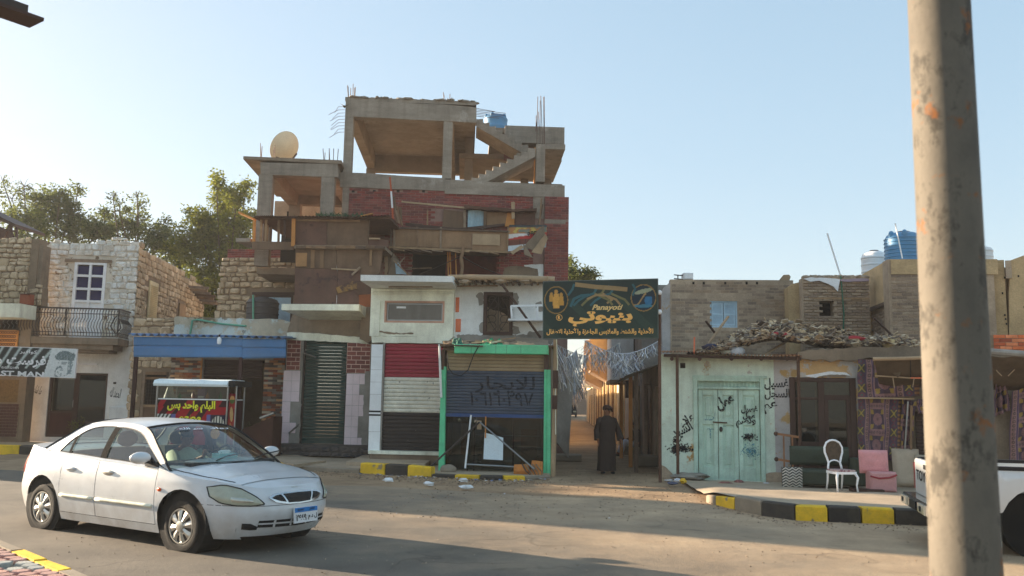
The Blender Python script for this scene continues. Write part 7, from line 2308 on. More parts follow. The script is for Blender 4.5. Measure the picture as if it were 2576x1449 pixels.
brickwork(bw2,M['orbrick'],q0.x,q1.x,-.05,q1.z,0,.25,.085,gap=.012,proud=.016,seed=75)
tank('water_tank','white ribbed water tank left of the big blue tank on the mud roofs',2168,2232,630,712,26.8,M['tankwhite'],4,lid=M['tankblack'])
tank('water_tank','big blue ribbed water tank on the tan mud house',2227,2320,583,668,25.2,M['tankblue'],8,lid=M['tankblack'],lugs=True)
tank('water_tank','white water tank showing just right of the concrete pole',2440,2496,620,668,26.5,M['tankwhite'],3)
q0,q1=W1.P(2270,650,.4),W1.P(2252,562,.4)
drop('antenna_pole','thin white antenna rod standing before the big blue tank','pole',MB().path([q0,q1],.018,6),M['whitepaint'],W1)
# ============================================================ white saloon car
def interp(tb,x):
	if x<=tb[0][0]:return tb[0][1]
	for(a,p),(b,q)in zip(tb,tb[1:]):
		if x<=b:
			t=(x-a)/(b-a)
			t=t*t*(3-2*t)*.5+t*.5
			return p+(q-p)*t
	return tb[-1][1]
def paint(name,c,dirtc):
	k=NT(name)
	sz=k.n('SeparateXYZ')
	k.l(k.pos,sz.inputs[0])
	low=k.math('MULTIPLY',k.math('SUBTRACT',1.0,k.math('MULTIPLY',sz.outputs[2],1.25)),.85)
	dn=k.math('MULTIPLY',k.step(k.noise(2.4,9,.7),.3,.72),k.math('MAXIMUM',low,.22))
	scr=k.math('MULTIPLY',k.step(k.noise(3,6,.7,stretch=(1.2,1.2,9)),.68,.72),.25)
	b=k.mix(k.math('ADD',dn,scr),c,dirtc)
	k.b.inputs['Coat Weight'].default_value=.5
	k.b.inputs['Coat Roughness'].default_value=.08
	k.bump(k.noise(1.6,2,.5),.12,.02)
	return k.out(b,k.ramp(k.noise(4,6),[(.3,(.25,)*3),(.7,(.42,)*3)]),0,.5)
M['carwhite']=paint('white_car_paint',col(214,217,219,.9),col(126,108,86))
M['carglass']=glass_mat('car_glass',(.7,.78,.74,1),.1)
M['rubber']=mat('tyre_rubber',col(44,42,40),var=.15,bump=.15,dirt=col(96,84,70),dirt_amt=.35,dirt_scale=4)
M['chrome']=flat('chrome_trim',col(214,214,214),rough=.16,metal=1)
M['hub']=flat('silver_hubcap',col(196,192,184),rough=.32,metal=.75)
M['blacktrim']=flat('black_trim',col(30,30,32),rough=.6,spec=.25)
M['film']=flat('black_pillar_film',col(24,24,26),rough=.85,spec=.03)
M['lens']=flat('hazy_headlight_lens',col(176,178,158),rough=.12,spec=.7)
M['lensin']=flat('headlight_reflector',col(206,204,190),rough=.2,metal=.5)
M['orange']=flat('orange_lens',col(226,96,40),rough=.2)
M['redlens']=flat('red_lens',col(150,24,22),rough=.2)
M['seat']=mat('grey_seat_fabric',col(92,92,88),bump=.2)
M['cabin']=mat('dark_cabin_plastic',col(52,52,52),bump=.1,rough=.7)
TLf=[(.16,2.06),(.30,2.15),(.45,2.19),(.60,2.165),(.72,2.08),(.85,2.0),(1,1.9)]
TLr=[(.16,2.2),(.30,2.27),(.50,2.31),(.62,2.28),(.95,2.22),(1,2.2)]
TW=[(.16,.78),(.30,.82),(.45,.845),(.60,.85),(.75,.842),(.88,.815),(1,.775)]
Tz=[(-2.3,.965),(-2.15,1.02),(-1.8,1.032),(-1.4,1.0),(-1.3,.972),(-.8,.948),(0,.915),(.6,.89),(.95,.865),(1.2,.838),(1.6,.80),(1.9,.757),(2.05,.715),(2.2,.68)]
def cy(x,z):
	L=interp(TLf,z)if x>0 else interp(TLr,z)
	return interp(TW,z)*max(0,1-min(1,abs(x)/L)**6)**(1/2.4)
def fq(q,z,end=1,off=0.0):
	"""point on the nose (end = 1) or tail (end = -1) at a share q (-1 right .. 1 left) of the half width"""
	L=interp(TLf if end>0 else TLr,z)+off
	W_=interp(TW,z)+off
	return Vector((end*L*max(0,1-abs(q)**2.4)**(1/6),q*W_,z))
AX=1.285
car=thing('saloon_car','dusty white four-door saloon car driving right with a man at the wheel','car',(-4.31,11.3,0),math.radians(-32))
CS=1.055
car.scale=(CS,CS,1.0)
qs=(0,.12,.24,.36,.48,.58,.67,.75)
xl=[1.9,1.8,1.73]
arch=lambda c:[c+.375*math.cos(a*PI/12)for a in range(13)]
xl+=[AX+.375]+arch(AX)+[AX-.375]+[.875,.6,.3,0,-.197,-.5,-.75,-.9,-AX+.375]+arch(-AX)+[-AX-.375]+[-1.75,-1.85,-1.95]
def sidecol(x,ins):
	for c in(AX,-AX):
		d=abs(x-c)
		if ins and d<=.3751:return .31+math.sqrt(max(0,.375**2-d*d))
	return .17
cols_=[]
seen={}
for x in xl:
	first=x not in seen
	seen[x]=1
	edge_=any(abs(abs(x-c)-.375)<1e-6 for c in(AX,-AX))
	inside=any(abs(x-c)<.3749 for c in(AX,-AX))
	cnt=seen.setdefault(('n',round(x,5)),0)
	seen[('n',round(x,5))]=cnt+1
	if edge_:
		out_first=any(abs(x-(c+.375))<1e-6 for c in(AX,-AX))
		ins=(cnt==1)if out_first else(cnt==0)
	else:ins=inside
	cols_.append((x,sidecol(x,ins)))
NR=11
verts_cols=[]
def colpts(fn,zb,zt):
	zs=[zb,max(.262,zb+.01)]
	zs+=[zs[1]+(zt-zs[1])*(k/(NR-2))for k in range(1,NR-1)]
	return[fn(z)for z in zs]
for q in qs:
	xq=fq(q,.68).x
	verts_cols.append((xq,colpts(lambda z,q=q:fq(-q,z),.2 if q<.7 else .18,interp(Tz,xq))))
for x,zb in cols_:
	verts_cols.append((x,colpts(lambda z,x=x:Vector((x,-cy(x,z),z)),zb,interp(Tz,x))))
for q in qs[::-1]:
	xq=fq(q,.9,-1).x
	verts_cols.append((xq,colpts(lambda z,q=q:fq(-q,z,-1),.2,interp(Tz,xq))))
DX0,DX1=-.9,.875
body=MB()
for s in(1,-1):
	vs=[(p.x,p.y*s,p.z)for _,c in verts_cols for p in c]
	fs=[]
	for i in range(len(verts_cols)-1):
		xa,xb=verts_cols[i][0],verts_cols[i+1][0]
		for j in range(NR-1):
			if j>=1 and DX0-.001<=xb and xa<=DX1+.001:continue
			f=(i*NR+j,i*NR+j+1,(i+1)*NR+j+1,(i+1)*NR+j)
			fs.append(f if s>0 else f[::-1])
	body.add(vs,fs)
	# decks
crown=lambda x:.012+.095*max(0,min(1,(2.1-x)/1.15))**.8 if x>0 else .035*min(1,(2.3+x)/.25)
def deck(cs,flip):
	NY=14
	vs,fs=[],[]
	for x,c in cs:
		e=c[-1]
		for k in range(NY+1):
			t=-1+2*k/NY
			vs.append((e.x,-e.y*t,e.z+crown(e.x)*(1-abs(t)**2.6)))
	for i in range(len(cs)-1):
		for k in range(NY):
			f=(i*(NY+1)+k,i*(NY+1)+k+1,(i+1)*(NY+1)+k+1,(i+1)*(NY+1)+k)
			fs.append(f[::-1]if flip else f)
	body.add(vs,fs)
deck([v for v in verts_cols if v[0]>=.87],False)
deck([v for v in verts_cols if v[0]<=-1.09],False)
# greenhouse
gy=lambda z:.778-.27*(z-.9)-.42*max(0,z-.9)**2
def smooth_curve(pts,n):
	out=[]
	P_=[Vector((p[0],0,p[1]))for p in pts]
	for i in range(len(P_)-1):
		p0,p1,p2,p3=P_[max(0,i-1)],P_[i],P_[i+1],P_[min(len(P_)-1,i+2)]
		for k in range(n):
			t=k/n
			out.append(.5*((2*p1)+(p2-p0)*t+(2*p0-5*p1+4*p2-p3)*t*t+(3*p1-p0-3*p2+p3)*t**3))
	out.append(P_[-1])
	return[(p.x,p.z)for p in out]
Opts=[(1.05,.855),(.68,1.12),(.31,1.322),(-.25,1.372),(-.80,1.338),(-1.12,1.17),(-1.42,1.004)]
Ipts=[(.86,.915),(.58,1.09),(.24,1.268),(-.25,1.315),(-.66,1.288),(-.92,1.16),(-1.10,.985)]
OC,IC=smooth_curve(Opts,5),smooth_curve(Ipts,5)
for s in(1,-1):
	vs=[(x,-s*gy(z),z)for x,z in OC]+[(x,-s*gy(z),z)for x,z in IC]
	n=len(OC)
	body.add(vs,[(i,i+1,n+i+1,n+i)if s<0 else(n+i,n+i+1,i+1,i)for i in range(n-1)])
	# belt strip and the C-pillar foot
	bl=[(.875-k*(.875+1.10)/12)for k in range(13)]
	vs=[(x,-s*(cy(x,interp(Tz,x))if k==0 else gy(interp(Tz,x)+.022)),interp(Tz,x)+(.022 if k else-.002))for x in bl for k in(0,1)]
	body.add(vs,[(2*i,2*i+1,2*i+3,2*i+2)if s<0 else(2*i+2,2*i+3,2*i+1,2*i)for i in range(12)])
	for tri in(((1.05,.855),(.875,.872),(.86,.918)),((-1.10,.985),(-1.10,.962),(-1.41,1.004))):
		body.add([(x,-s*(gy(z)if z>.95 or x<0 else cy(x,z)-.002),z)for x,z in tri],[(0,1,2)])
		# roof
ra_,rb_=10,20
rp_=OC[ra_:rb_+1]
NYR=10
vs,fs=[],[]
for x,z in rp_:
	for k in range(NYR+1):
		t=-1+2*k/NYR
		vs.append((x+(.09 if x>.25 else 0)*(1-t*t)*min(1,(x-.25)/.05)*1 if x>.25 else x,gy(z)*t,z+.052*(1-abs(t)**2.3)))
for i in range(len(rp_)-1):
	for k in range(NYR):
		fs.append((i*(NYR+1)+k,(i+1)*(NYR+1)+k,(i+1)*(NYR+1)+k+1,i*(NYR+1)+k+1))
body.add(vs,fs)
bo=body.build('body',M['carwhite'],car,smooth=38)
hl=MB()
hl.add([(v[0],v[1]*.96,v[2]-.03)for v in vs],fs)
hl.build('headliner',M['seat'],car,smooth=True)
def glass_between(cv,bulge0,bulge1,name,crown0,crown1,sgn):
	NYG=12
	mbg,rim=MB(),MB()
	vs=[]
	for i,(x,z)in enumerate(cv):
		t=i/(len(cv)-1)
		bz=bulge0+(bulge1-bulge0)*t
		cz_=crown0+(crown1-crown0)*t
		for k in range(NYG+1):
			q=-1+2*k/NYG
			vs.append((x+sgn*bz*(1-q*q),gy(max(z,.88))*q*.995,z+cz_*(1-abs(q)**2.3)))
	fs=[]
	n=len(cv)
	for i in range(n-1):
		for k in range(NYG):
			f=(i*(NYG+1)+k,i*(NYG+1)+k+1,(i+1)*(NYG+1)+k+1,(i+1)*(NYG+1)+k)
			f=f if sgn>0 else f[::-1]
			fs.append(f)
	g=mbg.add(vs,fs).build(name,M['carglass'],car,smooth=True)
	row=lambda i:[Vector(vs[i*(NYG+1)+k])for k in range(NYG+1)]
	side=lambda k:[Vector(vs[i*(NYG+1)+k])for i in range(n)]
	for p in(row(0),row(n-1),side(0),side(NYG)):rim.path(p,.014,5)
	rim.build('seal',M['blacktrim'],g)
	return row,side
row,side=glass_between(OC[:ra_+1],.17,.09,'windscreen',.07,.052,1)
glass_between(OC[rb_:],.07,.16,'rear_window',.052,.04,-1)
# side glass, black pillars
def at_side(x,z,s,off=0):return(x,-s*(gy(z)+off),z)
def icz(x):
	for(xa,za),(xb,zb)in zip(IC,IC[1:]):
		if xb<=x<=xa:return za+(zb-za)*(xa-x)/(xa-xb)
	return IC[0][1]if x>0 else IC[-1][1]
for s in(1,-1):
	for x0,x1,nm in((.86,-.16,'front_side_window'),(-.25,-.86,'rear_side_window'),(-.89,-1.10,'quarter_window')):
		n=12
		xs_=[x0+(x1-x0)*k/n for k in range(n+1)]
		vs=[]
		for x in xs_:
			zb=interp(Tz,x)+.022
			zt_=max(icz(x),zb+.001)
			vs+=[at_side(x,zb+(zt_-zb)*j/4,s,-.008)for j in range(5)]
		fs=[(i*5+j,i*5+j+1,i*5+j+6,i*5+j+5)for i in range(n)for j in range(4)]
		w_=MB().add(vs,fs if s<0 else[f[::-1]for f in fs]).build(nm,M['carglass'],car,smooth=True)
		rim=[Vector(vs[i*5+4])for i in range(n+1)]
		MB().path([Vector(vs[i*5])for i in range(n+1)],.011,5).path(rim,.009,5).build('seal',M['blacktrim'],w_)
	for x0,x1 in((-.15,-.26),(-.85,-.90)):
		vs=[]
		for j in range(7):
			for x in(x0,x1):
				zb=interp(Tz,x)+.022
				vs.append(at_side(x,zb+(icz(x)-zb)*j/6,s,.003))
		MB().add(vs,[(2*j,2*j+1,2*j+3,2*j+2)if s>0 else(2*j+2,2*j+3,2*j+1,2*j)for j in range(6)]).build('pillar',M['film'],car)
		# doors with handles, mouldings
	for x0,x1,hx in((DX1-.006,-.190,.02),(-.204,DX0+.006,-.70)):
		n,m=8,9
		vs,fs=[],[]
		for i in range(n+1):
			x=x0+(x1-x0)*i/n
			for j in range(m+1):
				z=.268+(interp(Tz,x)-.004-.268)*j/m
				vs.append((x,-s*(cy(x,z)+.001),z))
		for i in range(n):
			for j in range(m):
				f=(i*(m+1)+j,i*(m+1)+j+1,(i+1)*(m+1)+j+1,(i+1)*(m+1)+j)
				fs.append(f if s>0 else f[::-1])
		bd=[i*(m+1)for i in range(n+1)]+[n*(m+1)+j for j in range(1,m+1)]+[i*(m+1)+m for i in range(n-1,-1,-1)]+[j for j in range(m-1,0,-1)]
		k0=len(vs)
		for b in bd:vs.append((vs[b][0],vs[b][1]+s*.03,vs[b][2]))
		L_=len(bd)
		fs+=[(bd[i],bd[(i+1)%L_],k0+(i+1)%L_,k0+i)for i in range(L_)]
		do=MB().add(vs,fs).build('door',M['carwhite'],car,smooth=38)
		hy=-s*(cy(hx,.79)+.006)
		MB().blob((hx,hy,.79),(.10,.012,.034),14,6).build('handle_recess',M['carwhite']if hx<-.3 else M['hub'],do,smooth=True)
		MB().blob((hx,hy-s*.012,.797),(.095,.014,.018),14,6).build('handle',M['hub']if hx>-.3 else M['carwhite'],do,smooth=True)
		xs_=[x0-.03+(x1-x0+.06)*k/8 for k in range(9)]
		MB().path([(x,-s*(cy(x,.47)+.004),.47-(.0))for x in xs_],.02,6).build('moulding',M['cream'],do,smooth=True)
	MB().box(-.93,.89,*sorted((-s*.70,-s*.745)),.2,.89).build('inner_door',M['cabin'],car)
	# wheel housings, wheels
	for xc in(AX,-AX):
		MB().lathe([(.372,-s*.79),(.372,-s*.5),(.05,-s*.5),(.05,-s*.505),(.368,-s*.508),(.368,-s*.79)],(xc,0,.31),24,axis='y').build('wheel_housing',M['black'],car)
		wh=MB().lathe([(r,-s*h)for r,h in((.185,.64),(.2,.62),(.268,.615),(.281,.63),(.284,.70),(.281,.785),(.27,.803),(.215,.812),(.19,.80),(.185,.79))],(xc,0,.284),32,axis='y').build('wheel',M['rubber'],car,smooth=40)
		MB().lathe([(.188,-s*.795),(.205,-s*.806),(.2,-s*.8),(.175,-s*.79),(.17,-s*.775),(.02,-s*.77)],(xc,0,.284),32,axis='y').build('rim',M['iron'],wh,smooth=40)
		hb_=MB()
		for k in range(8):
			a0=k*PI/4+.2
			pt=lambda r,a,y:(xc+r*math.cos(a),-s*y,.284+r*math.sin(a))
			hb_.add([pt(.05,a0-.38,.812),pt(.05,a0+.38,.812),pt(.12,a0+.27,.806),pt(.178,a0+.26,.797),pt(.178,a0-.26,.797),pt(.12,a0-.27,.806)]+[pt(.12,a0,.818),pt(.172,a0,.806),pt(.05,a0,.82)],[(8,6,2,1),(0,5,6,8),(6,7,3,2),(5,4,7,6),(7,4,3)])
		hb_.lathe([(.186,-s*.796),(.192,-s*.808),(.178,-s*.808),(.176,-s*.797)],(xc,0,.284),32,axis='y',close=True)
		hb_.lathe([(.062,-s*.8),(.058,-s*.822),(.03,-s*.828),(.001,-s*.828)],(xc,0,.284),16,axis='y')
		hb_.build('hubcap',M['hub'],wh,smooth=30)
		# mirrors
	mr=MB()
	mr.blob((.70,-s*.925,1.0),(.075,.125,.07),14,9).build('mirror',M['carwhite'],car,smooth=True)
	mo_=[o for o in kids(car)if o.name.startswith('mirror')][-1]
	MB().prism([(.62,.9),(.86,.9),(.72,1.0)],*sorted((-s*.79,-s*.81))).bar((.72,-s*.79,.94),(.72,-s*.9,.965),.06,.03).build('mirror_mount',M['blacktrim'],mo_)
	MB().blob((.95,-s*(cy(.95,.66)+.004),.66),(.035,.012,.022),10,6).build('side_repeater',M['orange'],car,smooth=True)
	# lamps
	def patch(pts_lo,pts_hi,off,n=12,m=5,end=1):
		f=lambda pts,a:interp([(i/(len(pts)-1),p[0])for i,p in enumerate(pts)],a)
		g=lambda pts,a:interp([(i/(len(pts)-1),p[1])for i,p in enumerate(pts)],a)
		def fn(a,b):
			q=f(pts_lo,a)*(1-b)+f(pts_hi,a)*b
			z=g(pts_lo,a)*(1-b)+g(pts_hi,a)*b
			ed=min(1,min(a,1-a,b,1-b)*8)
			return fq(-s*q,z,end,off*(.2+.8*ed))
		return MB().grid(fn,n,m,flip=(s<0)!=(end<0))
	lo=[(.50,.55),(.62,.535),(.76,.54),(.86,.565),(.905,.63)]
	hi=[(.50,.56),(.58,.64),(.68,.715),(.81,.758),(.905,.73)]
	hd=patch(lo,hi,.014).build('headlight',M['lens'],car,smooth=True)
	ring=[fq(-s*q,z,1,.007)for q,z in[(interp([(i/4,p[0])for i,p in enumerate(c_)],a/10),interp([(i/4,p[1])for i,p in enumerate(c_)],a/10))for c_,rg in((lo,range(11)),(hi,range(10,-1,-1)))for a in rg]]
	MB().path(ring+ring[:1],.006,5).build('lamp_seal',M['blacktrim'],hd)
	patch([(.60,.565),(.7,.563),(.80,.575)],[(.60,.60),(.7,.63),(.80,.64)],.022,8,4).build('reflector',M['lensin'],hd,smooth=True)
	patch([(.56,.275),(.63,.272),(.71,.285)],[(.56,.31),(.63,.345),(.71,.35)],.006,6,3).build('fog_recess',M['blacktrim'],car,smooth=True)
	patch([(.02,.527),(.5,.527),(.965,.54)],[(.02,.533),(.5,.533),(.965,.546)],.004,24,1).build('bumper_seam',M['blacktrim'],car)
	patch([(.55,.66),(.7,.66),(.86,.68)],[(.55,.88),(.7,.9),(.86,.9)],.012,8,4,-1).build('tail_light',M['redlens'],car,smooth=True)
	patch([(.02,.6),(.5,.6),(.96,.6)],[(.02,.607),(.5,.607),(.96,.607)],.004,20,1,-1).build('bumper_seam',M['blacktrim'],car)
def front_poly(name,pts,off,m,parent,n=10):
	"""a patch of the nose between a lower and an upper row of (y, z)"""
	lo,hi=pts
	f=lambda p,a,i:interp([(k/(len(p)-1),q[i])for k,q in enumerate(p)],a)
	def fn(a,b):
		y,z=f(lo,a,0)*(1-b)+f(hi,a,0)*b,f(lo,a,1)*(1-b)+f(hi,a,1)*b
		return fq(y/interp(TW,z),z,1,off)
	return MB().grid(fn,n,3).build(name,m,parent,smooth=True)
grl=front_poly('grille',([(-.37,.612),(-.3,.562),(-.16,.537),(0,.532),(.16,.537),(.3,.562),(.37,.612)],[(-.37,.624),(-.3,.652),(-.16,.662),(0,.664),(.16,.662),(.3,.652),(.37,.624)]),.012,M['chrome'],car,20)
front_poly('grille_opening',([(-.15,.553),(0,.548),(.15,.553)],[(-.2,.648),(0,.652),(.2,.648)]),.016,M['black'],grl)
for s in(-1,1):front_poly('grille_opening',([(s*.33,.606),(s*.25,.575),(s*.18,.562)],[(s*.34,.618),(s*.29,.638),(s*.23,.645)]),.016,M['black'],grl,6)
front_poly('badge',([(-.045,.70),(.045,.70)],[(-.045,.712),(.045,.712)]),.004,M['hub'],car,2)
bi=front_poly('intake',([(-.46,.30),(0,.285),(.46,.30)],[(-.46,.375),(0,.37),(.46,.375)]),.004,M['black'],car,14)
front_poly('intake_bar',([(-.46,.333),(0,.322),(.46,.333)],[(-.46,.349),(0,.34),(.46,.349)]),.014,M['carwhite'],bi,14)
for y in(-.3,-.1,.12,.31):front_poly('intake_rib',([(y-.012,.295),(y+.012,.295)],[(y-.012,.373),(y+.012,.373)]),.012,M['carwhite'],bi,2)
pl_=MB().box(-.17,.17,-.008,.008,-.085,.085).build('number_plate',M['whitepaint'],car)
pl_.location,pl_.rotation_euler=(2.215,.06,.405),(0,.12,PI/2)
pl_.rotation_euler=(math.radians(-4),0,PI/2)
MB().box(-.165,.165,-.011,-.0085,.03,.08).build('blue_band',flat('plate_blue',col(30,130,205)),pl_)
for body_,x,z,w_,h_ in((arabic('مصر'),.08,.055,.08,.035),('EGYPT',-.08,.055,.1,.022),('٢٤٤٩',-.075,-.028,.15,.07),(arabic('م')+' '+arabic('د')+' '+arabic('ل'),.09,-.028,.13,.07)):
	letters(body_,pl_,(x,-.0125,z),width=w_,height=h_,bold=.03,m=M['kletter'])
	# bonnet panel with its shut line
hx=[.97+k*(1.9-.97)/12 for k in range(13)]
vs,fs=[],[]
for x in hx:
	ye,zt_=cy(x,interp(Tz,x)),interp(Tz,x)
	for k in range(13):
		t=(-1+k/6)*.9
		vs.append((x,ye*t,zt_+crown(x)*(1-abs(t)**2.6)+.005-.010*max(0,min(1,(x-1.45)/.4))))
fs=[(i*13+k,(i+1)*13+k,(i+1)*13+k+1,i*13+k+1)for i in range(12)for k in range(12)]
for k in(0,12):
	b0=len(vs)
	for i in range(13):vs.append((vs[i*13+k][0],vs[i*13+k][1],vs[i*13+k][2]-.03))
	fs+=[(i*13+k,(i+1)*13+k,b0+i+1,b0+i)for i in range(12)]
bn_=MB().add(vs,fs).build('bonnet',M['carwhite'],car,smooth=38)
for s in(-1,1):MB().path([(x,s*(cy(x,interp(Tz,x))*.9+.006),interp(Tz,x)+crown(x)*(1-.9**2.6)+.001)for x in hx[:-1]],.0045,4).build('shut_line',M['blacktrim'],bn_)
for s in(-.3,.25):MB().path([(1.17,s,.965),(1.05,s+.25,1.0),(1.0,s+.55,1.03)],.008,4).build('wiper',M['blacktrim'],car)
# underside, cabin
MB().box(-1.9,1.75,-.6,.6,.19,.25).build('underbody',M['black'],car)
MB().box(-1.25,1.0,-.7,.7,.25,.3).box(-1.3,-1.22,-.7,.7,.3,.96).build('cabin_floor',M['cabin'],car)
MB().slab([(1.12,-.6),(1.2,0),(1.12,.6),(.62,.7),(.62,-.7)],.7,.945).build('dashboard',M['cabin'],car)
MB().lathe([(.17,0),(.19,.012),(.19,-.012)],(0,0,0),22,axis='x',close=True).build('steering_wheel',M['black'],car)
sw_=[o for o in kids(car)if o.name.startswith('steering')][0]
sw_.location,sw_.rotation_euler=(.5,.36,.93),(0,.45,0)
for y in(-.36,.36):
	se=MB().cbox(y-.25,y+.25,-.3,.2,.3,.5,.04).build('seat',M['seat'],car)
	vs=[(-.28-.19*(zz-.5)+dx_,y+yy*(1-.25*max(0,zz-.8)),zz)for zz in(.46,.7,.95,1.06)for dx_ in(-.06,.06)for yy in(-.24,.24)]
	sb_=MB().add(vs,[(4*i+a,4*i+b,4*i+4+b,4*i+4+a)for i in range(3)for a,b in((0,1),(1,3),(3,2),(2,0))]+[(12,13,15,14)])
	sb_.build('seat_back',M['seat'],car)
	MB().blob((-.37,y,1.16),(.06,.14,.1),10,7).build('headrest',M['seat'],car,smooth=True)
tb_=thing('tissue_box','pale turquoise tissue box on the saloon car dashboard','box',car.location+Matrix.Rotation(math.radians(-32),3,'Z')@Vector((.92*CS,.02,.945)),math.radians(-32))
MB().cbox(-.08,.08,-.13,.13,0,.08,.008).build('carton',flat('turquoise_card',col(150,200,200)),tb_)
MB().blob((0,0,.09),(.04,.09,.03),8,5,.3).build('tissue',M['whitepaint'],tb_)
for k,(body_,yc,w_)in enumerate(((arabic('رواد'),.2,.3),(arabic('سر الله'),-.2,.3))):
	i=8
	x,z=OC[i]
	t=i/ra_
	bz,cz_=.17+(.09-.17)*t,.07+(.052-.07)*t
	qn=yc/gy(z)
	slope=math.atan2(OC[7][0]-OC[9][0],OC[9][1]-OC[7][1])
	letters(body_,car,(x+bz*(1-qn*qn)+.012,yc,z+cz_*(1-abs(qn)**2.3)+.006),width=w_,height=.055,m=M['whitepaint'],rot=(-slope,0,PI/2+qn*.35),name='windscreen_lettering')
	# ============================================================ white pickup behind the concrete pole
PH=math.radians(-15)
hd_=Vector((math.cos(PH),math.sin(PH),0))
lf_=Vector((-hd_.y,hd_.x,0))
pn=Vector((5.27,10.75,0))
pk=thing('pickup_truck','white pickup truck with black tailgate lettering half hidden behind the concrete pole','pickup truck',pn+lf_*.86,PH)
# local: x forward from the tailgate, y left, z up
bx=MB()
def bedside(s):
	W_=.87
	xs_=[0,.3,.62,.66]+[1.05+.43*-math.cos(a*PI/10)for a in range(11)]+[1.5,1.9,2.3]
	cols=[]
	for x in xs_:
		zb=.52
		if abs(x-1.05)<=.4301:zb=.38+math.sqrt(max(0,.43**2-(x-1.05)**2))if abs(x-1.05)<.4299 else .5
		cols.append([(x,-s*(W_-.05*max(0,.7-z)+(.03 if abs(x-1.05)<.5 and z<.95 else 0)-.02*(abs(z-.85)/.3)**2-(.03 if x<.05 else 0)),z)for z in[zb+(1.0-zb)*j/8 for j in range(9)]])
	vs=[p for c in cols for p in c]
	fs=[(i*9+j,i*9+j+1,(i+1)*9+j+1,(i+1)*9+j)for i in range(len(cols)-1)for j in range(8)]
	return vs,(fs if s<0 else[f[::-1]for f in fs])
M['truckwhite']=paint('white_truck_paint',col(218,220,220,.95),col(160,142,118))
for s in(1,-1):
	v_,f_=bedside(s)
	o=MB().add(v_,f_).build('bed_side',M['truckwhite'],pk,smooth=38)
	MB().cbox(.02,2.3,*sorted((-s*.78,-s*.875)),1.0,1.045,.004).build('bed_rail',M['blacktrim'],o)
	MB().box(.03,2.3,*sorted((-s*.76,-s*.79)),.6,1.0).build('bed_inner',M['truckwhite'],o)
	for(a,za),(b,zb),(c,zc),mm in(((.5,.9),(1.6,.83),(2.3,.86),'red'),((.55,.88),(1.5,.8),(2.3,.8),'grey'),((.2,.83),(1.2,.77),(2.3,.75),'grey')):
		ps=[(a+(c-a)*t/12,za+(2*(zb-za)*(t/12)*(1-t/12)*2+(zc-za)*t/12))for t in range(13)]
		yy=lambda z:-s*(.875-.02*(abs(z-.85)/.3)**2)
		vs=[(x,yy(z),z+d)for x,z in ps for d in(-.005-.012*(mm=='grey')*(x/2.3),.005+.012*(mm=='grey')*(x/2.3))]
		MB().add(vs,[(2*i,2*i+1,2*i+3,2*i+2)for i in range(12)]).build('stripe',flat('stripe_'+mm,col(176,70,60)if mm=='red' else col(120,124,128)),o)
	for xc in(1.05,4.1):
		MB().lathe([(.43,-s*.86),(.43,-s*.5),(.05,-s*.5),(.05,-s*.505),(.425,-s*.508),(.425,-s*.86)],(xc,0,.38),24,axis='y').build('wheel_housing',M['black'],pk)
		wh=MB().lathe([(r,-s*h)for r,h in((.21,.62),(.23,.6),(.345,.6),(.36,.63),(.362,.72),(.36,.8),(.345,.83),(.25,.84),(.225,.82),(.21,.8))],(xc,0,.362),36,axis='y').build('wheel',M['rubber'],pk,smooth=40)
		rm=MB().lathe([(.215,-s*.81),(.232,-s*.83),(.222,-s*.825),(.2,-s*.79),(.15,-s*.8),(.1,-s*.815),(.07,-s*.82),(.06,-s*.85),(.001,-s*.85)],(xc,0,.362),32,axis='y').build('rim',M['hub'],wh,smooth=30)
		for k in range(12):
			a=k*PI/6
			MB().lathe([(.02,-s*.806),(.001,-s*.806)],(xc+.165*math.cos(a),0,.362+.165*math.sin(a)),8,axis='y').build('rim_hole',M['black'],rm)if xc<2 and s>0 else None
	MB().prism([(.58,.1),(.62,.1),(.6,.5),(.56,.5)],*sorted((-s*.62,-s*.84))).build('mudflap',M['cream'],pk)
	MB().cbox(-.03,-.0,*sorted((-s*.80,-s*.868)),.62,.97,.005).build('tail_light',M['redlens'],pk)
tg=MB().cbox(-.78,.78,-.03,.04,.55,1.03,.02).build('tailgate',M['truckwhite'],pk)
tg.rotation_euler=(0,0,-PI/2)
letters('TOYOTA',tg,(0,-.033,.82),width=1.3,height=.14,bold=.02,m=M['kletter'])
MB().cbox(-.14,.14,-.036,-.028,.92,.98,.004).build('tailgate_handle',M['blacktrim'],tg)
bp=MB().cbox(-.86,.86,-.2,.02,.4,.56,.03).build('rear_bumper',M['chrome'],pk)
bp.rotation_euler=(0,0,-PI/2)
for x in(-.62,.62):
	MB().cbox(x-.2,x+.2,-.22,-.19,.42,.54,.01).build('bumper_lamp',M['lensin'],bp)
	MB().box(x-.1,x+.02,-.225,-.221,.45,.51).build('lamp_dark',M['black'],bp)
MB().box(-.22,.22,-.212,-.2,.42,.53).build('plate_recess',M['blacktrim'],bp)
MB().box(.02,2.3,-.76,.76,.55,.62).box(.3,4.6,-.45,.45,.34,.5).build('chassis',M['black'],pk)
cb=MB()
W_=.84
pf=[(2.36,.45),(2.36,1.12),(2.52,1.72),(3.0,1.78),(3.55,1.74),(4.05,1.16),(5.0,1.0),(5.12,.75),(5.12,.4)]
inset=lambda z:0 if z<1.13 else(z-1.13)*.22
for s in(1,-1):cb.poly([(x,-s*(W_-inset(z)),z)for x,z in(pf if s>0 else pf[::-1])])
for(xa,za),(xb,zb)in zip(pf,pf[1:]):cb.poly([(xa,W_-inset(za),za),(xb,W_-inset(zb),zb),(xb,-W_+inset(zb),zb),(xa,-W_+inset(za),za)])
co_=cb.build('cab',M['truckwhite'],pk)
M['tint']=flat('dark_tinted_glass',col(36,42,44),rough=.05,spec=.8)
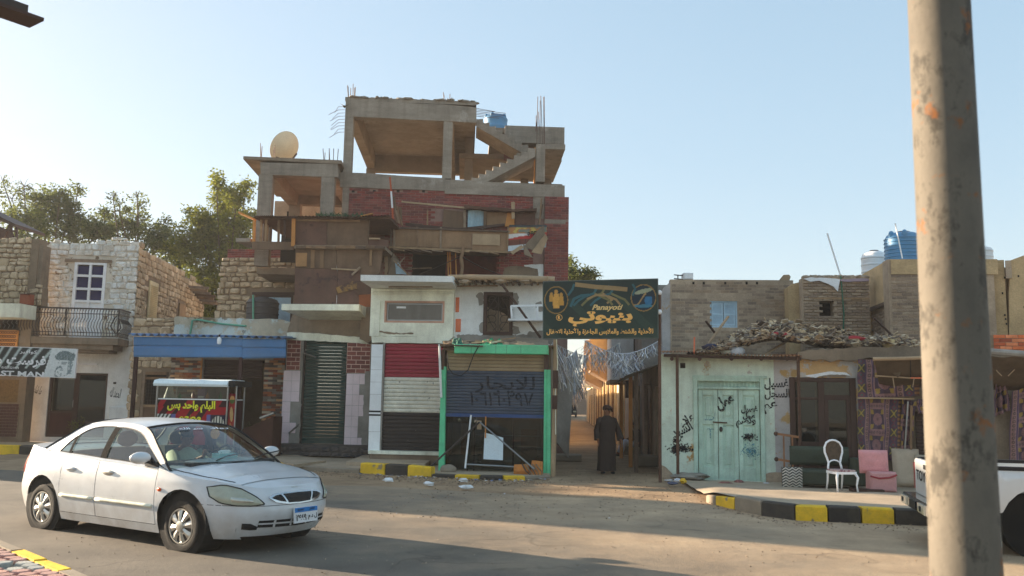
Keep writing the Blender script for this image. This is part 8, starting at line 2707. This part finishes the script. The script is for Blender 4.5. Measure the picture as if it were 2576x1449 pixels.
for s in(1,-1):
	MB().poly([(x,-s*(W_-inset(z)+.006),z)for x,z in((2.6,1.16),(2.68,1.66),(3.5,1.66),(3.92,1.16))]).build('side_window',M['tint'],co_)
MB().poly([(2.375+(z-1.12)*.267-.012,y,z)for y,z in((-.62,1.2),(.62,1.2),(.55,1.62),(-.55,1.62))]).build('rear_window',M['tint'],co_)
# ============================================================ concrete pole, street lamp
pc_=at(2396,724,2.85)
pole=thing('concrete_pole','thick rust-streaked concrete pole close to the camera at the right','pole',(pc_.x,pc_.y,0),0)
k=NT('weathered_pole')
c_=k.ramp(k.noise(3,8,.65,stretch=(1,1,.6)),[(.3,col(82,77,70)),(.6,col(116,108,96))])
c_=k.mix(k.math('MULTIPLY',k.step(k.noise(6,10,.75,stretch=(1,1,.6)),.5,.58),.8),c_,col(58,54,48))
c_=k.mix(k.math('MULTIPLY',k.step(k.noise(7,8,.65),.6,.66),.8),c_,col(140,84,36))
k.bump(k.noise(22,7,.7),.3,.01)
M['pole']=k.out(c_,.8,0,.3)
MB().lathe([(.112,0),(.106,1.0),(.101,2.2),(.094,4.5),(.085,7)],n=40).build('shaft',M['pole'],pole,smooth=True)
p0,p1=at(-130,-16,6.5),at(92,63,7.05)
p1.z=p0.z
sd_=(p1-p0).normalized()
lpz=thing('street_lamp','dark street lamp head reaching in at the top left corner','street lamp',(p0.x-2.6*sd_.x,p0.y-2.6*sd_.y,0),math.atan2(sd_.y,sd_.x))
Lh=(p1-p0).length
z0=p0.z
MB().path([(0,0,0),(0,0,z0-.6),(.1,0,z0-.2),(.5,0,z0+.02),(2.6-.3,0,z0+.05)],[.09,.07,.06,.05,.04],10).build('pole',M['iron'],lpz,smooth=True)
MB().cbox(2.3,2.6+Lh-.12,-.1,.1,z0+.03,z0+.1,.005).build('housing',M['iron'],lpz)
MB().box(2.3,2.6+Lh,-.125,.125,z0+.0,z0+.028).build('lamp_plate',M['darkwood'],lpz)
for x in(2.5,2.75):MB().path([(x,0,z0+.1),(x,0,z0+.16)],.012,6).build('bolt',M['iron'],lpz)
# ============================================================ people
M['skin']=mat('brown_skin',col(120,80,58,K),var=.08,bump=.05,rough=.6)
def skinned(name,joints,bones,m,parent,sub=2):
	"""one continuous body grown round a skeleton: joints {name: (xyz, radius)}, bones pairs of names"""
	ks=list(joints)
	me=bpy.data.meshes.new(name)
	me.from_pydata([joints[k][0]for k in ks],[(ks.index(a),ks.index(b))for a,b in bones],[])
	o=bpy.data.objects.new(name,me)
	COL.objects.link(o)
	md=o.modifiers.new('skin','SKIN')
	md.use_smooth_shade=True
	for i,k in enumerate(ks):
		r=joints[k][1]
		me.skin_vertices[0].data[i].radius=r if isinstance(r,tuple)else(r,r)
	me.skin_vertices[0].data[0].use_root=True
	sb=o.modifiers.new('sub','SUBSURF')
	sb.levels=sb.render_levels=sub
	bpy.context.view_layer.update()
	n=bpy.data.meshes.new_from_object(o.evaluated_get(bpy.context.evaluated_depsgraph_get()))
	bpy.data.objects.remove(o)
	n.materials.clear()
	n.materials.append(m)
	n.polygons.foreach_set('use_smooth',[True]*len(n.polygons))
	n.name=name
	return inst(n,name,parent,(0,0,0))
def hand(J,B,wrist,d,side,s=1.0,curl=.4,tag_=''):
	"""palm, four unequal bent fingers and a thumb added to a skeleton; d is the forearm direction, side the palm's width"""
	d,side=Vector(d).normalized(),Vector(side).normalized()
	nrm=d.cross(side)
	w_=Vector(J[wrist][0])
	p=w_+d*.06*s
	J[tag_+'palm']=(tuple(p),(.03*s,.018*s))
	B.append((wrist,tag_+'palm'))
	for k,l in enumerate((.068,.078,.072,.056)):
		a=p+d*.035*s+side*(.027-.018*k)*s
		b=a+(d+nrm*curl).normalized()*l*.55*s
		c=b+(d+nrm*curl*2.2).normalized()*l*.5*s
		for n_,q,r in(('a',a,.0095),('b',b,.0085),('c',c,.0065)):J[f'{tag_}f{k}{n_}']=(tuple(q),r*s)
		B+=[(tag_+'palm',f'{tag_}f{k}a'),(f'{tag_}f{k}a',f'{tag_}f{k}b'),(f'{tag_}f{k}b',f'{tag_}f{k}c')]
	a=w_+d*.03*s+side*.035*s
	b=a+(d*.8+side*.5+nrm*.3).normalized()*.045*s
	J[tag_+'t1'],J[tag_+'t2']=(tuple(a),.011*s),(tuple(b),.009*s)
	B+=[(wrist,tag_+'t1'),(tag_+'t1',tag_+'t2')]
def face(o,c,fwd,up,m_eye,s=1.0):
	"""nose, eyes, brows, mouth and ears on a head centred at c"""
	f,u=Vector(fwd).normalized(),Vector(up).normalized()
	r=f.cross(u).normalized()
	c=Vector(c)
	MB().blob(c+f*.1*s-u*.012*s,(.018*s,.018*s,.026*s),8,6).build('nose',M['skin'],o,smooth=True)
	for k in(-1,1):
		MB().blob(c+f*.083*s+r*.032*k*s+u*.018*s,(.012*s,)*3,8,6).build('eye',m_eye,o,smooth=True)
		MB().path([c+f*.09*s+r*.015*k*s+u*.038*s,c+f*.085*s+r*.05*k*s+u*.036*s],.006*s,5).build('eyebrow',M['kblack'],o)
		MB().blob(c+r*.085*k*s,(.016*s,.022*s,.032*s),8,6).build('ear',M['skin'],o,smooth=True)
	MB().path([c+f*.088*s+r*-.025*s-u*.05*s,c+f*.094*s-u*.048*s,c+f*.088*s+r*.025*s-u*.05*s],.007*s,5).build('mouth',mat('lips',col(96,56,50),bump=0),o)
M['robe']=mat('black_brown_robe',col(50,40,36,K),var=.2,bump=.2)
p=at(1527,1013,21.7)
man=thing('person','person in a long dark robe and turban standing in the alley mouth','person',(p.x,21.7,.0),.15)
J={'pelvis':((0,0,.84),.13),'waist':((0,.01,1.02),.125),'chest':((0,.01,1.2),(.16,.12)),'neck0':((0,.01,1.34),.07),'neck':((0,0,1.41),.05),'jaw':((.0,-.012,1.475),.074),'skull':((.0,.005,1.56),.086)}
B_=[('pelvis','waist'),('waist','chest'),('chest','neck0'),('neck0','neck'),('neck','jaw'),('jaw','skull')]
for s,n in((-1,'l'),(1,'r')):
	J.update({n+'sh':((s*.175,.02,1.29),.062),n+'el':((s*(.25 if s<0 else .3),.03,1.04),.045),n+'wr':((s*(.235 if s<0 else .34),-.05,.80),.029),n+'hip':((s*.09,0,.8),.1),n+'kn':((s*.1,-.02,.45),.065),n+'an':((s*.1,.02,.09),.042),n+'to':((s*.13,-.15,.04),.035)})
	B_+=[('neck0',n+'sh'),(n+'sh',n+'el'),(n+'el',n+'wr'),('pelvis',n+'hip'),(n+'hip',n+'kn'),(n+'kn',n+'an'),(n+'an',n+'to')]
	hand(J,B_,n+'wr',Vector(J[n+'wr'][0])-Vector(J[n+'el'][0]),(0,-1,0),tag_=n)
bo_=skinned('body',J,B_,M['skin'],man)
hf=Vector((.55,-.85,-.05))
face(man,(0,0,1.52),hf,(0,0,1),M['kblack'])
sec=[(.07,.235,.19),(.3,.225,.18),(.55,.225,.175),(.85,.215,.17),(1.05,.21,.155),(1.2,.215,.15),(1.31,.2,.12),(1.37,.12,.095),(1.41,.065,.07)]
def robe(a,b):
	z=.07+b*1.34
	rx,ry=interp([(q[0],q[1])for q in sec],z),interp([(q[0],q[2])for q in sec],z)
	t=a*2*PI
	k=1+.05*math.sin(t*7+z*2)*max(0,1-z)+.02*mnoise.noise(Vector((math.cos(t),math.sin(t),z*4)))
	return(rx*math.cos(t)*k,ry*math.sin(t)*k,z)
MB().grid(robe,48,30).build('robe',M['robe'],man,smooth=True)
for s,n in((-1,'l'),(1,'r')):
	a,b,c=[Vector(J[n+k][0])for k in('sh','el','wr')]
	MB().path([a-Vector((s*.04,0,-.02)),a,a.lerp(b,.5),b,b.lerp(c,.5),c-(c-b)*.08],[.07,.085,.075,.075,.085,.095],14,caps=False).build('sleeve',M['robe'],man,smooth=True)
	MB().blob((s*.125,-.1,.03),(.05,.13,.035),12,6).build('shoe',M['black'],man,smooth=True)
M['turban']=mat('brown_turban_cloth',col(66,46,40,K),var=.25,bump=.3)
tq=[(.072*math.cos(t)*(1+.1*math.sin(t*3)),.08*math.sin(t)+.01,1.592+.03*math.sin(t*1.5+k))for k in(0,1.2,2.4)for t in[i*2*PI/12 for i in range(12)]]
MB().path(tq,.034,8).blob((0,.01,1.62),(.09,.095,.05),12,7).path([(.05,-.05,1.6),(.1,-.07,1.58),(.12,-.05,1.5)],[.04,.035,.02],8).build('turban',M['turban'],man,smooth=True)
p=at(1600,1014,29.0)
sit=thing('person','seated person in a dark top and white trousers at the right of the alley','person',(p.x,29.0,0),math.radians(-80))
J={'pelvis':((0,.05,.4),.12),'chest':((0,.0,.7),(.15,.11)),'neck0':((0,-.02,.84),.065),'neck':((0,-.04,.9),.048),'jaw':((0,-.065,.955),.07),'skull':((0,-.05,1.03),.083)}
B_=[('pelvis','chest'),('chest','neck0'),('neck0','neck'),('neck','jaw'),('jaw','skull')]
for s,n in((-1,'l'),(1,'r')):
	J.update({n+'sh':((s*.17,-.01,.79),.06),n+'el':((s*.22,-.12,.56),.042),n+'wr':((s*.1,-.3,.5),.028),n+'hip':((s*.1,-.02,.38),.09),n+'kn':((s*.12,-.42,.47),.06),n+'an':((s*.1,-.55,.1),.04),n+'to':((s*.11,-.7,.05),.034)})
	B_+=[('neck0',n+'sh'),(n+'sh',n+'el'),(n+'el',n+'wr'),('pelvis',n+'hip'),(n+'hip',n+'kn'),(n+'kn',n+'an'),(n+'an',n+'to')]
	hand(J,B_,n+'wr',(-s*.3,-1,-.2),(s,0,0),tag_=n)
skinned('body',J,B_,M['skin'],sit)
face(sit,(0,-.055,1.0),(0,-1,-.1),(0,0,1),M['kblack'])
MB().blob((0,-.04,1.05),(.088,.095,.07),12,7).build('hair',M['kblack'],sit,smooth=True)
MB().lathe([(.17,.3),(.165,.5),(.18,.7),(.17,.8),(.07,.88)],(0,.02,0),18).build('shirt',M['robe'],sit,smooth=True)
M['trousers']=mat('white_trousers',col(196,200,210,K),var=.06,bump=.15)
for n in 'lr':
	a,b,c=[Vector(J[n+k][0])for k in('hip','kn','an')]
	MB().path([a,a.lerp(b,.5),b,b.lerp(c,.5),c],[.12,.1,.085,.075,.075],12).build('trouser_leg',M['trousers'],sit,smooth=True)
	MB().path([Vector(J[n+'sh'][0]),Vector(J[n+'el'][0]),Vector(J[n+'wr'][0])],[.075,.06,.05],10).build('sleeve',M['robe'],sit,smooth=True)
	MB().blob((Vector(J[n+'to'][0])+Vector((0,.07,-.01))),(.05,.12,.04),10,6).build('shoe',M['kblack'],sit,smooth=True)
o=MB().cbox(-.35,.35,-.1,.3,0,.3,.03).build('stone_block',M['kgrey'],None)
o.location,o.rotation_euler=(p.x+.1,29.0,0),(0,0,math.radians(-80))
tag(o,'grey stone block under the seated person in the alley','block')
# driver
drv=thing('person','person in a pale green shirt driving the white saloon car','person',car.location+Matrix.Rotation(math.radians(-32),3,'Z')@Vector((-.18*CS,.36*CS,.5)),math.radians(-32)+PI/2)
J={'pelvis':((0,.02,.06),.14),'chest':((0,.06,.36),(.17,.12)),'neck0':((0,.05,.5),.07),'neck':((0,.04,.56),.05),'jaw':((0,.01,.615),.07),'skull':((0,.03,.69),.085)}
B_=[('pelvis','chest'),('chest','neck0'),('neck0','neck'),('neck','jaw'),('jaw','skull')]
for s,n in((-1,'l'),(1,'r')):
	J.update({n+'sh':((s*.19,.05,.45),.065),n+'el':((s*.26,-.18,.26),.045),n+'wr':((s*.16,-.46,.42),.03),n+'hip':((s*.1,-.05,.06),.1),n+'kn':((s*.14,-.5,.12),.065),n+'an':((s*.12,-.85,-.12),.042)})
	B_+=[('neck0',n+'sh'),(n+'sh',n+'el'),(n+'el',n+'wr'),('pelvis',n+'hip'),(n+'hip',n+'kn'),(n+'kn',n+'an')]
	hand(J,B_,n+'wr',(0,-.8,.4),(-s,0,.3),curl=1.2,tag_=n)
skinned('body',J,B_,M['skin'],drv)
face(drv,(0,.02,.655),(0,-1,0),(0,0,1),M['kblack'])
MB().blob((0,.045,.71),(.09,.1,.075),12,7).build('hair',M['kblack'],drv,smooth=True)
M['shirt']=mat('pale_green_shirt',col(168,176,158,K),var=.1,bump=.2)
MB().lathe([(.19,.0),(.185,.2),(.205,.36),(.19,.46),(.08,.53),(.06,.54)],(0,.05,0),20).build('shirt',M['shirt'],drv,smooth=True)
for n in 'lr':MB().path([Vector(J[n+'sh'][0]),Vector(J[n+'el'][0]),Vector(J[n+'el'][0]).lerp(Vector(J[n+'wr'][0]),.8)],[.085,.065,.05],10).build('sleeve',M['shirt'],drv,smooth=True)
# dark car far up the alley
p=at(1426,1014,100)
fc=thing('parked_car','small dark car far away at the end of the alley','car',(p.x+.3,100,0),-.06)
pf=[(-.82,.25),(-.85,.8),(-.66,1.4),(.66,1.4),(.85,.8),(.82,.25)]
MB().prism(pf,.9,3.6).box(-.84,.84,0,.9,.28,.86).build('body',flat('dark_car_paint',col(44,46,52),rough=.3),fc)
MB().prism([(-.7,.88),(-.58,1.34),(.58,1.34),(.7,.88)],.88,.899).build('windscreen',M['tint'],fc)
for s in(-1,1):
	MB().box(s*.6-.16,s*.6+.16,-.02,-.001,.58,.74).build('headlight',M['lens'],fc)
	MB().lathe([(.3,.3),(.3,.5)],(s*.75-.4,.8,.3),14,axis='x').build('wheel',M['rubber'],fc)
MB().box(-.4,.4,-.02,-.001,.5,.72).build('grille',M['black'],fc)
# ============================================================ trees behind the roofs
def leaf_mat(name,a,b):
	k=NT(name)
	c=k.ramp(k.math('FRACT',k.math('ADD',k.geo.outputs['Random Per Island'],k.math('MULTIPLY',k.noise(.6,4),.6))),[(0,a),(.55,b),(1,tuple(x*.7 for x in a[:3])+(1,))])
	d,t,mx=k.n('BsdfDiffuse'),k.n('BsdfTranslucent'),k.n('MixShader')
	k.l(c,d.inputs[0])
	k.l(k.mix(1.0,c,(1.2,1.25,.7,1),'MULTIPLY'),t.inputs[0])
	mx.inputs[0].default_value=.42
	k.l(d.outputs[0],mx.inputs[1])
	k.l(t.outputs[0],mx.inputs[2])
	k.l(mx.outputs[0],k.t.nodes['Material Output'].inputs[0])
	return k.m
M['leafA']=leaf_mat('grey_green_leaf',col(88,96,66),col(112,116,78))
M['leafC']=leaf_mat('yellow_green_leaf',col(94,102,52),col(126,124,58))
M['bark']=mat('tree_bark',col(92,78,62),var=.3,bump=.5)
def tree(label,Y,trunk_px,clusters,m,seed,leaf=.17):
	r=random.Random(seed)
	sc_=Y/FPX
	b=at(trunk_px,1000,Y)
	t=thing('tree',label,'tree',(b.x,Y,0))
	base=Vector((b.x,Y,0))
	lim=MB()
	cen=[(at(x,y,Y+r.uniform(-1.5,1.5))-base,rp*sc_,n)for x,y,rp,n in clusters for n in[int(n*1.7)]]
	fork=Vector((r.uniform(-.4,.4),0,min(c.z for c,_,_ in cen)*.55))
	MB().path([(0,0,0),fork*.5+Vector((.1,0,0)),fork],[.32,.26,.22],10).build('trunk',M['bark'],t,smooth=True)
	for c,rad,n in cen:
		mid=fork.lerp(c,.55)+Vector((r.uniform(-.4,.4),r.uniform(-.4,.4),r.uniform(-.2,.5)))
		lim.path([fork,mid,c,c+Vector((r.uniform(-.5,.5),0,rad*.7))],[.09,.05,.025,.008],6)
		for _ in range(5):
			d=Vector((r.gauss(0,1),r.gauss(0,1),r.gauss(.3,1))).normalized()*rad
			lim.path([c,c+d*.6+Vector((0,0,.1)),c+d*1.05],[.016,.01,.004],4)
	lim.build('limbs',M['bark'],t)
	lv=MB()
	for c,rad,n in cen:
		tw=[Vector((r.gauss(0,1),r.gauss(0,1),r.gauss(0,1))).normalized()*rad*r.uniform(.3,1.1)for _ in range(max(6,n//26))]
		for _ in range(n):
			q=c+r.choice(tw)+Vector((r.gauss(0,.22),r.gauss(0,.22),r.gauss(0,.18)))*max(.6,rad*.7)
			a=Vector((r.gauss(0,1),r.gauss(0,1),r.gauss(-.4,.7))).normalized()
			s=a.cross(Vector((r.gauss(0,1),r.gauss(0,1),r.gauss(0,1)))).normalized()
			l,w_=leaf*r.uniform(.6,1.5),leaf*r.uniform(.16,.3)
			lv.add([q,q+a*l*.5+s*w_,q+a*l,q+a*l*.5-s*w_],[(0,1,2,3)])
	lv.build('crown',m,t)
tree('dark grey-green tree with thin top sprays behind the far-left stone building',43,110,[(60,570,58,1500),(125,550,55,1500),(190,570,50,1300),(245,585,36,800),(30,500,40,160),(150,500,38,500),(105,505,40,450),(196,478,22,110),(60,470,26,60),(85,640,55,1500),(95,705,50,1300),(8,460,22,40),(180,520,30,300)],M['leafA'],1)
tree('thin pale green tree in the middle behind the whitewashed house roof',44,330,[(285,580,42,800),(340,570,45,800),(392,600,42,900),(300,530,30,160),(350,520,26,90),(262,540,30,200),(430,625,45,1200),(285,500,20,40),(345,495,16,30),(410,565,30,200),(440,690,45,1200)],M['leafA'],2)
tree('tall yellow-green tree beside the unfinished concrete building',42.5,540,[(478,620,52,1500),(530,585,50,1400),(560,640,60,1800),(604,600,46,1300),(562,510,38,700),(596,490,36,700),(545,462,26,220),(622,470,26,200),(500,560,36,600),(520,700,60,1800),(610,550,36,700),(530,765,62,1800),(480,545,22,100),(628,650,34,800),(550,445,14,50),(575,560,40,700),(520,820,60,1400)],M['leafC'],3)
tree('small dark tree crown showing right of the brick pier behind the sign',40,1370,[(1436,690,24,700),(1474,693,18,500),(1432,655,10,120),(1450,715,30,700),(1492,690,9,90)],M['leafA'],4,.15)
bsh=thing('weed','low green weed growing at the shop door of the whitewashed house','plant',H.world(H.P(192,1092,-.25)))
mb=MB()
rr=random.Random(2)
for k in range(260):
	q=Vector((rr.gauss(0,.16),rr.gauss(0,.12),abs(rr.gauss(.15,.18))))
	d=Vector((rr.uniform(-.06,.06),rr.uniform(-.06,.06),.07))
	mb.add([q,q+Vector((.02,0,.02)),q+d],[(0,1,2)])
mb.build('leaves',M['leafC'],bsh)
mb=MB()
for k in range(9):mb.path([(0,0,0),(rr.uniform(-.15,.15),rr.uniform(-.1,.1),.2),(rr.uniform(-.3,.3),rr.uniform(-.2,.2),.45)],.006,4)
mb.build('stems',M['bark'],bsh)
# ============================================================ unseen houses added left of the frame, turned to shade the road
for k,(x0,x1,y0,h,lab)in enumerate(((-31,-19.2,21.6,6.6,'plain unseen mud-plastered house added left of the frame to shade the road'),(-47,-32.5,29.5,7.5,'second unseen mud-plastered house added farther left to shade the road'))):
	w_=(x1-x0)/2
	t=thing('unseen_house',lab,'house',(x1-w_*.9,y0+w_*.44,0),math.radians(-26))
	hs=[(-w_+1+i*3.2,-w_+2.1+i*3.2,z,z+q)for i in range(int(w_/1.7))for z,q in((0,2.2),(3.8,1.5))]
	holed((-w_,w_,0,h),hs,0,.4).build('wall',M['tanmud'],t)
	MB().box(-w_,-w_+.4,.4,4,0,h).box(w_-.4,w_,.4,4,0,h).box(-w_+.4,w_-.4,3.6,4,0,h).build('wall',M['tanmud'],t)
	MB().box(-w_+.4,w_-.4,.4,3.6,h-.5,h-.3).build('roof',M['mud'],t)
	for a,b,c,d in hs:MB().box(a,b,.12,.18,c,d).build('door' if c==0 else 'window',M['wood'],t)
	# a bird in flight by the roof column
p=at(866,268,26)
bd=thing('bird','tiny dark bird in flight left of the topmost concrete column','bird',p)
MB().blob((0,0,0),(.04,.09,.035),8,6).add([(0,-.02,.02),(.16,.03,.09),(.03,.06,.02)],[(0,1,2)]).add([(0,-.02,.02),(-.14,.05,.12),(-.03,.06,.02)],[(0,2,1)]).build('body',M['kblack'],bd,smooth=True)
flush_pieces()
# thin evening dust haze over the street
hz_=MB().box(-406,406,-66,606,-1.05,14.6).build('haze',bpy.data.materials.new('dust_haze'),kind='stuff')
hm=hz_.data.materials[0]
hm.use_nodes=True
hm.node_tree.nodes.remove(hm.node_tree.nodes['Principled BSDF'])
pv=hm.node_tree.nodes.new('ShaderNodeVolumePrincipled')
pv.inputs['Color'].default_value=(.9,.9,.9,1)
pv.inputs['Density'].default_value=.0007
pv.inputs['Anisotropy'].default_value=.2
hm.node_tree.links.new(pv.outputs[0],hm.node_tree.nodes['Material Output'].inputs['Volume'])
